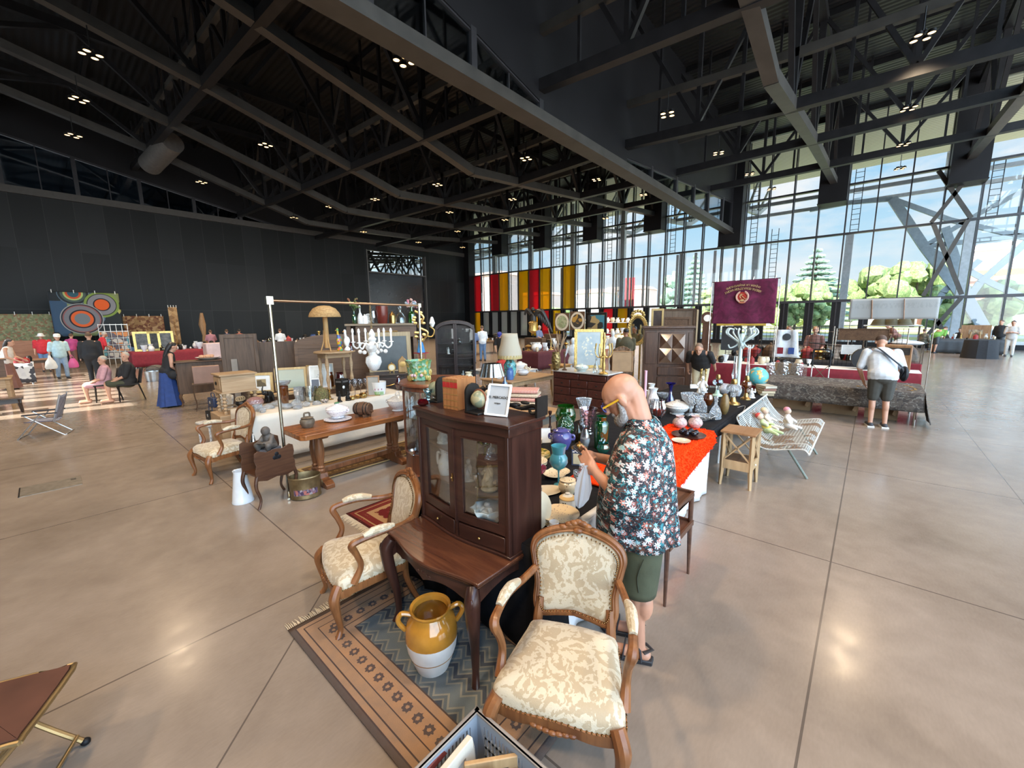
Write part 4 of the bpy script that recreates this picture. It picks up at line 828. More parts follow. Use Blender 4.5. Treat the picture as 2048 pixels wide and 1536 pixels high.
b = MB(); rtube(b, [at(1475, 815, TZ+.005), at(1490, 812, TZ+.005), at(1485, 826, TZ+.005), at(1480, 838, TZ+.003)], [.004], 6); solo('cable', 'thin grey lamp cable lying over the black cloth', 'cable', b, mat('cable_grey', (.3, .28, .25), .5))
def cab_item(fn, x, y, zs, *a): pass
CZ = .663
def inside(name, label, cat, pos, r, h, pf, m, fl=0., nf=8):
 return solo(name, label, cat, MB().lathe([(a*r, c*h) for a, c in PF[pf]], 18, flute=fl, nf=nf), m, pos)
def fig_at(name, label, pos, r, h, m, seed, rz=R_(180)):
 global spot
 keep = spot; spot = lambda *a: (V(pos), r, h); o = figure_blob(name, label, 'figurine', 0, 0, 0, 0, 0, m, seed, None, rz); spot = keep; return o
WBL = mat('celadon_white', (.60, .68, .68), .25, 0., .1, 10.)
fig_at('figurine', 'pale blue porcelain figure with a boot, on the upper shelf of the glazed cabinet', (1.72, 2.14, CZ+.556), .05, .155, WBL, 8)
o = inside('figural_jug', 'white figural jug with yellow flowers on the lower left cabinet shelf', 'jug', (1.72, 2.13, CZ+.336), .055, .19, 'pitcher', pat('white_yellow_china', [(.6, .5, .12), (.3, .35, .4)], 40., .2, base=(.68, .72, .72), cover=.3)); handles(o, .055, .19, PORC, .35, .75, 1.3, False, R_(100), .15)
o = inside('decorated_egg', 'dark green ball ornament on a stand, top right shelf of the cabinet', 'ornament', (1.73, 1.75, CZ+.556), .045, .14, 'goblet', pat('green_gold_egg', [(.30, .28, .05), (.02, .03, .02), (.12, .15, .03)], 30., .2))
inside('glass_bell', 'small clear glass bell on the upper cabinet shelf', 'bell', (1.70, 1.67, CZ+.556), .045, .10, 'bell', CRYS)
fig_at('carving', 'pale carved wooden group on the lower right shelf of the cabinet', (1.72, 1.71, CZ+.336), .055, .21, mat('bone_carving', (.45, .34, .2), .5, 0., .3, 30.), 12)
inside('goblet', 'small pewter goblet beside the pale carving in the cabinet', 'goblet', (1.70, 1.81, CZ+.336), .026, .085, 'wine', SILV)
fig_at('figurine', 'grey porcelain figure in the middle of the lower cabinet shelf', (1.74, 1.92, CZ+.336), .045, .15, mat('grey_porcelain', (.3, .3, .29), .3), 14)
fig_at('shell_bowl', 'white shell-shaped bowl with a mermaid, on the cabinet floor', (1.70, 1.71, CZ+.131), .07, .13, pat('white_mauve_shell', [(.4, .25, .35), (.5, .4, .45)], 30., .25, base=(.68, .70, .70), cover=.3), 17)
o = [q for q in bpy.data.objects if q.name.startswith('shell_bowl')][0]; part('shell', MB().lathe([(.03, 0), (.05, .02), (.085, .07), (.10, .10), (.095, .10), (.05, .03)], 24, flute=.12, nf=8), WBL, o)
KZ = CZ+.812
LEA = wood('tan_leather', (.23, .085, .025), (.40, .17, .06), .45, 2, 4.); REDL = mat('red_label', (.38, .02, .02), .45); GLD2 = mat('gold_tooling', (.62, .42, .15), .4, .8)
p0, p1 = at(884, 818, KZ), at(906, 822, KZ)
for i in range(4):
 p = V(p0).lerp(p1, i/3)+V((.11, .0, 0)); o = thing('book', '%s of four tan leather volumes on top of the glazed cabinet' % ['first from the left', 'second from the left', 'third from the left', 'rightmost'][i], 'book', p, R_(184), 'leather volumes on the cabinet'); tk = .034
 part('cover', MB().bb(-.085, .085, -tk/2, -tk/2+.003, 0, .205).bb(-.085, .085, tk/2-.003, tk/2, 0, .205).bb(.078, .088, -tk/2, tk/2, 0, .205), LEA, o, bev=.002); part('pages', MB().bb(-.08, .08, -tk/2+.003, tk/2-.003, .004, .2), pat('marbled_edges', [(.4, .25, .12), (.2, .1, .05), (.5, .36, .2)], 60., .7), o, 'marbled page edges')
 part('label_patch', MB().bb(.0875, .0895, -tk/2+.002, tk/2-.002, .145, .18), REDL, o, 'red title label'); b = MB()
 for z in (.02, .06, .1, .14, .185): b.bb(.0875, .0892, -tk/2+.001, tk/2-.001, z, z+.004)
 part('gilt_bands', b, GLD2, o)
GLB = pat('antique_globe', [(.32, .28, .16), (.25, .24, .14), (.4, .33, .2), (.18, .2, .13)], 22., .3)
for px, py, lab, rz in ((872, 806, 'left of two black bookends holding antique globes', R_(96)), (932, 826, 'right of two black bookends holding antique globes, arched back', R_(268))):
 p = at(px, py, KZ)+V((.06, 0, 0)); o = thing('globe_bookend', lab, 'bookend', p, rz, 'globe bookends'); arch = [(-.06, 0), (.06, 0), (.06, .13)]+[(.06*cos(a), .13+.055*sin(a)) for a in [pi*k/10 for k in range(1, 10)]]+[(-.06, .13)]
 part('back_plate', MB().prism(arch, -.008, .008, Mx.Rotation(pi/2, 4, 'Z') @ Mx.Rotation(pi/2, 4, 'X')), IRON, o); part('base', MB().bb(-.008, .12, -.065, .065, 0, .014), IRON, o, bev=.004)
 part('globe', MB().ball((.065, 0, .088), .056, 22, 14), GLB, o); part('ring', MB().tube([(.065+.06*cos(a), .0, .088+.06*sin(a)) for a in [2*pi*k/24 for k in range(24)]], .006, 6, True), mat('copper_ring', (.3, .12, .07), .4, .5), o)
for i, (px, py) in enumerate(((956, 812), (968, 814), (982, 813))):
 p = at(px, py, KZ)+V((.05, 0, 0)); o = thing('carved_bird', '%s of three black carved penguin-like birds on the cabinet' % ['left', 'middle', 'right'][i], 'ornament', p, R_(200), 'black carved birds')
 hh = [.135, .155, .125][i]; part('body', MB().lathe([(.02, 0), (.032, .01), (.036, hh*.35), (.026, hh*.68), (.02, hh*.78), (.022, hh*.88), (0, hh)], 16), IRON, o); b = MB(); b.ball((.028, 0, hh*.6), (.008, .018, hh*.14)); b.ball((.033, 0, hh*.28), (.006, .02, hh*.05)); part('belly', b, mat('ivory_inlay', (.6, .5, .36), .4), o, 'ivory-coloured front'); part('beak', MB().cyl((.02, 0, hh*.86), (.045, 0, hh*.83), .008, .001, 8), IRON, o)
FNT = {}
def text(body, size, M, m, parent, name='lettering', ext=.0008, al='CENTER'):
 c = bpy.data.curves.new(name, 'FONT'); c.body = body; c.size = size; c.extrude = ext; c.align_x = al; c.align_y = 'CENTER'; f_ = bpy.data.objects.new('tmp', c); COL.objects.link(f_); bpy.context.view_layer.update(); me = bpy.data.meshes.new_from_object(f_.evaluated_get(bpy.context.evaluated_depsgraph_get())); bpy.data.objects.remove(f_)
 o = bpy.data.objects.new(name, me); COL.objects.link(o); me.materials.clear(); me.materials.append(m); o.parent = parent; o.matrix_local = M; return o
sp0 = at(988, 834, KZ)+V((.01, 0, 0)); FACE = R_(196)
sg = pframe('framed_sign', 'small white framed sign with grey lettering leaning on top of the glazed cabinet', .155, .20, .012, PORC, mat('grey_paper', (.36, .39, .42), .7), sp0+V((0, .0, .004)), FACE, .38, None, .014)
MT = Mx.Rotation(-.38, 4, 'Y') @ Mx.Translation((-.004, 0, .115)) @ Mx.Rotation(pi/2, 4, 'Z') @ Mx.Rotation(pi/2, 4, 'X')
text('EL MERCADO', .022, MT, IRON, sg); text('antiguo', .014, MT @ Mx.Translation((0, -.035, 0)), IRON, sg)
o = thing('iron_scroll', 'black wrought iron leaf scroll lying at the right end of the cabinet top', 'ornament', at(1036, 829, KZ)+V((.03, 0, 0)), R_(95)); b = MB()
rtube(b, [(.16, .05, .02), (.08, .03, .05), (0, 0, .035), (-.08, -.02, .055), (-.13, .0, .03), (-.10, .03, .02), (-.07, .01, .03)], [.006, .012, .013, .011, .009], 8); rtube(b, [(0, 0, .03), (-.05, -.1, .02), (-.1, -.14, .012)], [.01, .009, .006], 8); part('stem', b, IRON, o)
b = MB()
for p in ((.09, .05, .06), (.03, .045, .06), (-.05, .03, .08), (.05, -.02, .05)): b.ball(p, (.035, .014, .012), 8, 6)
part('leaves', b, IRON, o); part('back_plate', MB().bb(-.15, -.135, -.07, .05, 0, .12), IRON, o)
inside('paperweight', 'dark red glass sweet ornament at the left end of the cabinet top', 'ornament', at(828, 813, KZ)+V((.06, -.02, 0)), .04, .05, 'egg', RUBY, .1, 6)
inside('glass_ornament', 'clear blue-green crystal piece beside the red glass sweet', 'ornament', at(843, 808, KZ)+V((.06, 0, 0)), .035, .1, 'flare', glass('aqua_crystal', (.6, .85, .88), .2, .05, .8, 50.))
SKIN = mat('skin_fair', (.50, .27, .18), .5, 0., .08, 9., Subsurface_Weight=.0); SKIN2 = mat('skin_tanned', (.36, .17, .10), .5, 0., .08, 9.)
def capsule(b, p, q, r0, r1, n=10):
 p, q = V(p), V(q); d = (q-p); L = d.length; d = d/L if L > 1e-6 else V((0, 0, 1)); pts = []; rs = []
 for k in range(5): a = pi/2*(1-k/4); pts.append(p-d*r0*sin(a)); rs.append(max(.0006, r0*cos(a)))
 for k in range(5): a = pi/2*k/4; pts.append(q+d*r1*sin(a)); rs.append(max(.0006, r1*cos(a)))
 b.tube(pts, rs, n)
def chain(b, pts, rs):
 for (p, q), (r, s) in zip(zip(pts, pts[1:]), zip(rs, rs[1:])): capsule(b, p, q, r, s)
def blob(name, b, m, parent, vox, sm=4, label=None):
 o = part(name, b, m, parent, label, ang=180)
 d = o.modifiers.new('r', 'REMESH'); d.mode = 'VOXEL'; d.voxel_size = vox; d.use_smooth_shade = True
 d = o.modifiers.new('s', 'SMOOTH'); d.factor = .5; d.iterations = sm
 return o
def hand(b, w, d, nrm, s=1, curl=.5, k=1.):
 w, d, nrm = V(w), V(d).normalized(), V(nrm).normalized(); side = d.cross(nrm).normalized()*s
 capsule(b, w, w+d*.05*k, .026*k, .03*k); pc = w+d*.055*k
 for i in range(4):
  capsule(b, w+d*.02*k+side*(.008-.006*i)*k, pc+side*(.030-.02*i)*k+d*.03*k, .018*k, .0125*k)
  L = (.078, .085, .08, .062)[i]*k; a = curl*.8; base = pc+side*(.032-.021*i)*k+d*.032*k
  d1 = (d*cos(a)+nrm*sin(a)).normalized(); d2 = (d*cos(2.1*a)+nrm*sin(2.1*a)).normalized()
  m_ = base+d1*L*.5; capsule(b, base, m_, .0098*k, .009*k, 8); capsule(b, m_, m_+d2*L*.5, .009*k, .0075*k, 8)
 t0 = w+d*.025*k+side*.026*k; t1 = t0+(side*.7+d*.6+nrm*.3).normalized()*.042*k; capsule(b, t0, t1, .0135*k, .011*k, 8); capsule(b, t1, t1+(d*.8+side*.15+nrm*.5).normalized()*.032*k, .011*k, .0085*k, 8)
def rings(b, rs, n=28, fold=.0, fq=9, close_top=False, seed=0):
 vs = []; fs = []
 for i, (cx, cy, z, rx, ry) in enumerate(rs):
  g = fold*(i/(len(rs)-1))**1.2
  for k in range(n):
   a = 2*pi*k/n; q = 1+g*(sin(fq*a+seed)+.5*sin(fq*1.7*a+seed*2)); vs.append((cx+rx*cos(a)*q, cy+ry*sin(a)*q, z+.012*g*8*sin(3*a)))
 for i in range(len(rs)-1): fs += [(i*n+k, i*n+(k+1) % n, (i+1)*n+(k+1) % n, (i+1)*n+k) for k in range(n)]
 if close_top: fs.append(tuple(range(n)))
 b.add(vs, fs)
def head(b, hc, pitch=0., yaw=0., k=1.):
 Rm = Mx.Rotation(yaw, 3, 'Z') @ Mx.Rotation(pitch, 3, 'Y'); hc = V(hc); T = lambda x, y, z: hc+Rm @ V((x*k, y*k, z*k))
 b.ball(T(-.012, 0, .03), (.102*k, .078*k, .093*k), 18, 12, Rm); b.ball(T(.022, 0, -.045), (.068*k, .06*k, .075*k), 14, 9, Rm)
 capsule(b, T(.06, 0, -.08), T(.07, 0, -.095), .03*k, .026*k)
 capsule(b, T(.088, 0, .018), T(.108, 0, -.022), .010*k, .016*k, 8)
 capsule(b, T(.075, -.022, -.062), T(.075, .022, -.062), .012*k, .012*k, 8)
 for s in (1, -1):
  capsule(b, T(.078, .012*s, .033), T(.07, .045*s, .03), .012*k, .012*k, 8)
  b.ball(T(-.010, .082*s, -.005), (.024*k, .013*k, .038*k), 8, 6, Rm)
 return T, Rm
def eyes(T, Rm, parent, k=1.):
 b = MB()
 for s in (1, -1): b.ball(T(.084, .031*s, .012), .009*k, 8, 6)
 part('eye', b, mat('eye_dark', (.03, .02, .015), .2), parent)
def person(label, P, az, h=1.7, lean=0., stride=0., arms=None, top=None, sleeve=.5, bottom=None, kind='pants', hair=None, hstyle='short', shoe=None, sit=None, vox=.014, hp=.1, hy=0., hat=None, wide=1., skin=None, group=None, bald=False):
 o = thing('person', label, 'person', (P[0], P[1], P[2] if len(P) > 2 else 0), az, group); s = h/1.75; o.scale = (s, s, s); skin = skin or SKIN
 zs = -.5 if sit else 0.
 if sit: zs = sit-.93
 Lr = Mx.Rotation(R_(lean), 3, 'Y'); hip = V((0, 0, .93+zs)); U = lambda x, y, z: hip+Lr @ (V((x, y, z+zs))-hip)
 b = MB(); W = wide
 if sit: kn = [V((.43, .12*q, .5)) for q in (1, -1)]; an = [V((.40, .13*q, .09)) for q in (1, -1)]; hj = [V((0, .1*q, .93+zs)) for q in (1, -1)]
 else: kn = [V((.04+stride*.5*q, .095*q, .5)) for q in (1, -1)]; an = [V((-.02+stride*q, .1*q, .085)) for q in (1, -1)]; hj = [V((0, .09*q, .92)) for q in (1, -1)]
 for i in range(2):
  chain(b, [hj[i], kn[i], an[i]], [.09*W, .055, .036]); m_ = kn[i].lerp(an[i], .3)+V((-.02, 0, 0)); b.ball(m_, (.05, .047, .09))
  capsule(b, an[i]+V((-.03, 0, -.045)), an[i]+V((.16, .01*(1-2*i), -.055)), .038, .03)
 b.ball(U(0, 0, .98), (.12*W, .165*W, .13), 14, 9); b.ball(U(.0, 0, 1.2), (.115*W, .155*W, .2), 14, 9); chain(b, [U(0, -.17, 1.41), U(0, .17, 1.41)], [.06, .06]); b.ball(U(0, 0, 1.33), (.105, .16, .13), 14, 9)
 chain(b, [U(-.01, 0, 1.42), U(.02, 0, 1.54)], [.058, .052])
 hc = U(.035, 0, 1.63); T, Rm = head(b, hc, R_(lean)*.8+hp, hy)
 arms = arms or [((-.02, .26, 1.12), (.08, .27, .88)), ((-.02, -.26, 1.12), (.08, -.27, .88))]
 ar = []
 for q, (e, w_) in zip((1, -1), arms):
  sh = U(0, .185*q*W, 1.40); e, w_ = U(*e), U(*w_); ar.append((sh, e, w_)); chain(b, [sh, e, w_], [.052*W, .042, .029]); hand(b, w_, (w_-e), V((0, -q, -.2)), 1 if q > 0 else -1, .45)
 blob('body', b, skin, o, vox); eyes(T, Rm, o)
 if top is not None:
  c = MB(); 
  for (cx, z, rx, ry) in ((0, 1.38, .115, .175), (.0, 1.27, .14*W, .19*W), (.015*W, 1.16, .147*W, .188*W), (.015*W, 1.06, .15*W, .188*W), (.015*W, .98, .152*W, .19*W), (.01, .92, .155*W, .195*W)): c.ball(U(cx, 0, z), (rx, ry, .13 if z > 1.3 or z < .95 else .2), 16, 9, Lr)
  c.ball(hip+V((-.01, 0, .05)), (.152*W, .192*W, .13), 16, 9)
  for sh, e, w_ in ar:
   if sleeve > 0: q = sh.lerp(e, min(1, sleeve*2)); chain(c, [sh, q], [.072*W, .066])
   if sleeve > .5: q = e.lerp(w_, (sleeve-.5)*2*.95); chain(c, [e, q], [.06, .045])
  blob('shirt', c, top, o, vox, 3)
 if bottom is not None:
  c = MB()
  if kind == 'skirt':
   rings(c, [(0, 0, 1.06, .12, .15), (0, 0, .93, .155, .185), (.0, 0, .6, .19, .2), (0, 0, .3, .23, .23), (0, 0, .04, .27, .27)], 36, .09, 9); part('skirt', c, bottom, o)
  else:
   c.ball(hip+V((0, 0, -.03)), (.132*W, .17*W, .12), 16, 9)
   for i in range(2):
    if kind == 'shorts': q = hj[i].lerp(kn[i], .88); chain(c, [hj[i], q], [.105*W, .088])
    else: chain(c, [hj[i], kn[i], an[i]+V((0, 0, .03))], [.105*W, .075, .065])
   blob(kind if kind != 'pants' else 'trousers', c, bottom, o, vox, 3)
 if hair is not None:
  c = MB(); q = Rm
  c.ball(T(-.026, 0, .045), (.1, .084, .088), 14, 9, q)
  if hstyle == 'long':
   for y in (-.05, 0, .05): chain(c, [T(-.07, y, .04), T(-.09, y*1.1, -.1), T(-.085, y*1.2, -.30)], [.055, .055, .03])
  if hstyle == 'bun': c.ball(T(-.12, 0, .08), .05)
  blob('hair', c, hair, o, .012, 2)
 if hat is not None:
  c = MB(); c.lathe([(.098, .03), (.1, .06), (.09, .12), (.05, .145), (0, .15)], 18, (-.005, 0, 0)); c.lathe([(.16, .022), (.098, .035), (.098, .028), (.158, .018)], 18) if hat[1] == 'brim' else c.prism([(.09, -.06), (.17, -.045), (.17, .045), (.09, .06)], .03, .04)
  k = part('hat', c, hat[0], o); k.matrix_local = Mx.Translation(hc) @ Rm.to_4x4()
 for i in range(2):
  c = MB(); capsule(c, an[i]+V((-.035, 0, -.045)), an[i]+V((.165, .01*(1-2*i), -.052)), .045, .036); blob('shoe', c, shoe or mat('dark_shoe', (.03, .03, .035), .5), o, .012, 2)
 return o
def cl(name, col, r=.8): return mat(name, col, r, 0., .12, 12., .25)
t = NT('floral_print'); P = t.co(); 
def flower(sc, rad, npet, seed):
 v = t.n('TexVoronoi', {'Vector': t.co((1, 1, 1), loc=(seed, seed*.7, seed*.3)), 'Scale': sc, 'Randomness': .85}, feature='F1')
 d = t.vm('SUBTRACT', t.co((1, 1, 1), loc=(seed, seed*.7, seed*.3)), v.outputs['Position']).outputs[0]; q = t.n('SeparateXYZ', {0: d})
 u = t.ma('ADD', t.ma('MULTIPLY', q.outputs[0], .8), t.ma('MULTIPLY', q.outputs[1], .6)); z = q.outputs[2]
 th = t.ma('ARCTAN2', z, u); r = t.ma('SQRT', t.ma('ADD', t.ma('MULTIPLY', u, u), t.ma('MULTIPLY', z, z)))
 pet = t.ma('MULTIPLY', t.ma('ADD', t.ma('MULTIPLY', t.ma('ABSOLUTE', t.ma('COSINE', t.ma('MULTIPLY', th, npet/2))), .75), .35), rad)
 k = t.n('SeparateColor', {0: v.outputs['Color']})
 return t.ma('LESS_THAN', r, pet), t.ma('LESS_THAN', r, rad*.3), k.outputs[0], k.outputs[1]
c = (.012, .013, .020)
w_ = t.noise(t.co((1, 1, 1)), 13., 3., 1.4); st = t.ma('LESS_THAN', t.ma('ABSOLUTE', t.ma('SUBTRACT', w_, .5)), .018); c = t.mix(st, c, (.02, .17, .20))
w2 = t.noise(t.co((1, 1, 1), loc=(3, 1, 5)), 24., 2., 2.); c = t.mix(t.ma('GREATER_THAN', w2, .60), c, (.10, .035, .03)); c = t.mix(t.ma('LESS_THAN', w2, .37), c, (.03, .20, .24))
w3 = t.noise(t.co((1, 1, 1), loc=(7, 2, 1)), 34., 2., 2.5); c = t.mix(t.ma('GREATER_THAN', w3, .655), c, (.58, .42, .38))
for sc, rad, npet, seed, pal in ((17., .0145, 6, 2., [(.55, .24, .19), (.10, .045, .04), (.60, .58, .58), (.45, .34, .32)]), (13.5, .020, 8, 9., [(.66, .66, .70), (.58, .22, .17), (.16, .07, .05), (.62, .50, .48)]), (22., .011, 5, 5., [(.25, .48, .56), (.66, .64, .64), (.4, .12, .10), (.6, .48, .45)])):
 m1, m2, k1, k2 = flower(sc, rad, npet, seed); pc = t.ramp(k1, [(i/4, q) for i, q in enumerate(pal)], 'CONSTANT'); on = t.ma('GREATER_THAN', k2, .22)
 c = t.mix(t.ma('MULTIPLY', m1, on), c, pc); c = t.mix(t.ma('MULTIPLY', m2, on), c, (.35, .58, .66))
FLORAL = t.fin(t.bsdf(c, .75, 0., t.noise(P, 7., 3., .6), .35))
mp_, maz = (2.23, .925, 0), R_(108)
man = thing('person', 'bald grey-bearded man in a floral shirt and green shorts, holding a phone and plastic bag', 'person', mp_, maz)
b = MB()
chain(b, [(0, .10, .9), (.02, .10, .5), (-.015, .10, .09)], [.09, .055, .037]); b.ball((-.035, .10, .37), (.052, .05, .10)); b.ball((.03, .1, .5), (.05, .052, .06))
chain(b, [(0, -.09, .9), (.05, -.09, .5), (.05, -.09, .09)], [.09, .055, .037]); b.ball((.03, -.09, .37), (.052, .05, .10))
for y, x in ((.10, -.015), (-.09, .05)):
 capsule(b, (x-.035, y, .045), (x+.12, y+.01, .04), .036, .034)
 for i in range(5): capsule(b, (x+.12, y-.03+.016*i, .035), (x+.185-.008*i, y-.032+.018*i, .03), .0115, .01, 8)
b.ball((.03, 0, 1.05), (.17, .18, .22)); b.ball((.03, 0, 1.28), (.13, .19, .17))
chain(b, [(-.01, 0, 1.36), (.05, 0, 1.46), (.10, 0, 1.54)], [.085, .07, .066])
pit = R_(38); hT, hR = head(b, (.15, 0, 1.585), pit, R_(6), 1.06)
b.ball(hT(-.03, 0, .04), (.105, .083, .092), 20, 12, hR); capsule(b, hT(-.07, 0, -.02), (.03, 0, 1.45), .062, .066)
chain(b, [(.03, .19, 1.38), (.07, .285, 1.07), (.235, .215, 1.185)], [.06, .046, .031]); chain(b, [(.03, -.19, 1.38), (.1, -.28, 1.08), (.31, -.06, 1.19)], [.06, .046, .031])
hand(b, (.24, .212, 1.19), (.55, -.35, .42), (.25, -.9, .15), 1, .55, 1.05); hand(b, (.315, -.055, 1.195), (.3, .75, .35), (-.4, .1, .85), -1, .5, 1.05)
blob('body', b, mat('skin_ruddy', (.47, .235, .15), .42, 0., .12, 7.), man, .0075, 4); eyes(hT, hR, man)
c = MB()
for i in range(9): a = R_(-80+20*i); c.ball(hT(.03+.06*cos(a), .062*sin(a), -.078-.02*cos(a)), (.026, .022, .036), 8, 6, hR)
for s in (1, -1): chain(c, [hT(.012, .074*s, .0), hT(.028, .066*s, -.06)], [.011, .022])
chain(c, [hT(.085, -.03, -.045), hT(.085, .03, -.045)], [.011, .011])
blob('beard', c, mat('grey_beard', (.30, .29, .28), .9, 0., .4, 90., .6), man, .008, 2)
g = part('glasses', MB().bar(hT(-.02, .088, .012), hT(.098, .078, .022), .005, .011), mat('yellow_plastic', (.65, .36, .02), .35), man, 'yellow glasses')
b = MB().bar(hT(-.02, -.088, .012), hT(.098, -.078, .022), .005, .011)
for s in (1, -1): b.tube([hT(.104, .036*s+.03*cos(a), .012+.022*sin(a)) for a in [2*pi*k/16 for k in range(16)]], .003, 6, True)
part('rims', b, mat('blue_plastic', (.05, .08, .35), .3), g)
c = MB(); rings(c, [(.035, 0, 1.475, .07, .075), (.02, 0, 1.44, .09, .12), (.015, 0, 1.40, .12, .205), (.01, 0, 1.34, .152, .232), (.02, 0, 1.22, .182, .235), (.035, 0, 1.08, .212, .235), (.035, 0, .95, .226, .24), (.03, 0, .85, .232, .245), (.025, 0, .775, .235, .25)], 44, .05, 7)
for pts, rs in (([(.01, .15, 1.385), (.03, .235, 1.33), (.05, .285, 1.2), (.07, .305, 1.065)], [.085, .098, .108, .116]), ([(.01, -.15, 1.385), (.03, -.235, 1.33), (.07, -.285, 1.2), (.10, -.30, 1.065)], [.085, .098, .108, .116])):
 q = bez(pts, 6); c.tube(q, [r*(1+.03*sin(i*2.1)) for i, r in enumerate(ints(rs, len(q)))], 22, cap=False)
part('shirt', c, FLORAL, man, 'dark floral short-sleeved shirt', sol=.004, ang=80)
c = MB(); rings(c, [(.05, 0, 1.45, .088, .092), (.035, 0, 1.485, .074, .08), (.03, 0, 1.45, .1, .105)], 24); part('collar', c, FLORAL, man, sol=.004)
c = MB(); 
for y, x in ((.10, .0), (-.09, .02)):
 q = [V((x*.3, y*.9, .93)), V((x, y, .7)), V((x+.01, y, .46))]; c.tube(bez(q, 5), ints([.135, .122, .108], 11), 22, cap=False)
rings(c, [(.0, 0, 1.0, .16, .19), (.0, 0, .9, .165, .2), (0, 0, .8, .15, .19)], 28)
part('shorts', c, cl('olive_green_cotton', (.055, .062, .034)), man, sol=.004, ang=80)
part('pocket_seam', MB().tube(bez([(-.03, .235, .74), (.0, .226, .62), (-.01, .216, .52)], 5), .003, 5), mat('seam_dark', (.03, .035, .02), .8), man)
for y, x in ((.10, -.015), (-.09, .05)):
 sb = MB(); sb.prism([(x-.085, y-.025), (x-.08, y+.03), (x+.06, y+.05), (x+.17, y+.06), (x+.205, y+.02), (x+.19, y-.035), (x+.1, y-.05), (x, y-.04)], -.0, .028); s_ = part('sandal', sb, mat('black_rubber', (.015, .015, .018), .6), man, bev=.006)
 sb = MB(); sb.tube([(x-.02, y+.045, .03), (x-.01, y+.035, .09), (x+.02, y, .115), (x-.01, y-.035, .09), (x-.02, y-.045, .03)], [(.02, .005)]*5, 6); sb.tube([(x-.03, y+.042, .085), (x-.075, y, .09), (x-.03, y-.042, .085)], [(.014, .004)]*3, 6)
 sb.tube([(x+.09, y+.055, .02), (x+.085, y+.03, .075), (x+.085, y-.03, .075), (x+.09, y-.05, .02)], [(.026, .005)]*4, 6); part('strap', sb, _M['black_rubber'], s_)
def mloc(x, y, z): return V(mp_)+Mx.Rotation(maz, 3, 'Z') @ V((x, y, z))
ph = thing('mobile_phone', 'dark mobile phone held by the man in floral shirt', 'phone', mloc(.345, .10, 1.25), maz); Tm = Mx.Rotation(R_(-38), 4, 'Y') @ Mx.Rotation(R_(12), 4, 'X')
part('case', MB(Tm).box((0, 0, 0), (.15, .075, .009)), mat('phone_case', (.02, .02, .024), .35), ph, bev=.003); part('screen', MB(Tm).box((0, 0, .005), (.14, .067, .001)), mat('phone_screen', (.01, .012, .015), .08), ph)
t = NT('thin_white_plastic'); lw = t.n('BsdfDiffuse', {0: (.72, .76, .82, 1)}).outputs[0]; tl = t.n('BsdfTranslucent', {0: (.6, .65, .7, 1)}).outputs[0]; BAGM = t.fin(t.n('MixShader', {0: .4, 1: lw, 2: tl}).outputs[0])
c = MB(); q = mloc(.31, .20, 1.21); vs = []; n = 26
for i, (z, rx, off) in enumerate(((.02, .03, .0), (0, .012, .0), (-.05, .03, .005), (-.12, .043, .01), (-.19, .037, .02), (-.235, .02, .03), (-.25, .004, .032))):
 for k in range(n): a = 2*pi*k/n; w_ = 1+.22*sin(7*a+1)*(.4 if i > 4 else 1); vs.append((rx*cos(a)*w_-off, rx*.6*sin(a)*w_, z))
c.add(vs, [(i*n+k, i*n+(k+1) % n, (i+1)*n+(k+1) % n, (i+1)*n+k) for i in range(6) for k in range(n)]); solo('plastic_bag', 'thin white plastic bag hanging from the hand of the man in floral shirt', 'bag', c, BAGM, q, R_(-65))
def P_(x, y, z=0.): return at(x, y, z)
def turned(b, x, y, z0, z1, r=.022, k=5):
 pf = [(r*1.1, z0), (r*1.15, z0+.03)]
 for i in range(k*2+1): t_ = lerp(z0+.05, z1-.06, i/(k*2)); pf.append((r*(1.25 if i % 2 else .62), t_))
 pf += [(r*1.1, z1-.03), (r*1.1, z1)]; b.lathe(pf, 12, (x, y, 0))
ctz = .745; X0, X1, Y0, Y1 = 1.76, 4.35, 6.40, 7.35
o = thing('folding_table', 'folding table under the cream cloth behind the plank table', 'table', ((X0+X1)/2, (Y0+Y1)/2, 0))
part('tabletop', MB().bb(-1.26, 1.26, -.44, .44, ctz-.035, ctz-.006), _M['white_laminate'], o)
for x in (-1.05, 1.05):
 for y in (-.36, .36): part('leg', MB().cyl((x, y, 0), (x, y, ctz-.03), .015, n=8), _M['white_tube'], o)
b = MB(); b.grid(lambda u, v: (X0+(X1-X0)*u, Y0+(Y1-Y0)*v, ctz), 30, 10)
drape(b, [((X0, Y1, 0), (-1, 0, 0)), ((X0, Y0, 0), (-.6, -.6, 0)), ((X1, Y0, 0), (.6, -.6, 0)), ((X1, Y1, 0), (1, 0, 0))], ctz, .66, 150, .014, 16, .05, 8)
t = NT('cream_cotton'); CRC = t.fin(t.bsdf((.60, .55, .47), .8, 0., t.noise(t.co(), 5., 4., .8), .5))
solo('tablecloth', 'cream cloth hanging almost to the floor on the table of glass bowls', 'tablecloth', b, CRC, sol=.004)
TTZ = .74; A, Bk, Fr = P_(601, 874, TTZ), P_(548, 852, TTZ), P_(801, 831, TTZ); d = (Fr-A); ang = atan2(d.y, d.x); Wd = .66
n_ = V((-sin(ang), cos(ang), 0)); dd = V((cos(ang), sin(ang), 0)); cpt = A+dd*.86+n_*Wd/2
PLK = wood('orange_polished_oak', (.14, .042, .012), (.33, .125, .040), .25, 0, 2.5, .5); PLKV = wood('turned_oak', (.10, .034, .012), (.25, .10, .04), .35, 2, 3., .3)
o = thing('refectory_table', 'polished orange oak plank table on paired turned legs with a stretcher', 'table', (cpt.x, cpt.y, 0), ang)
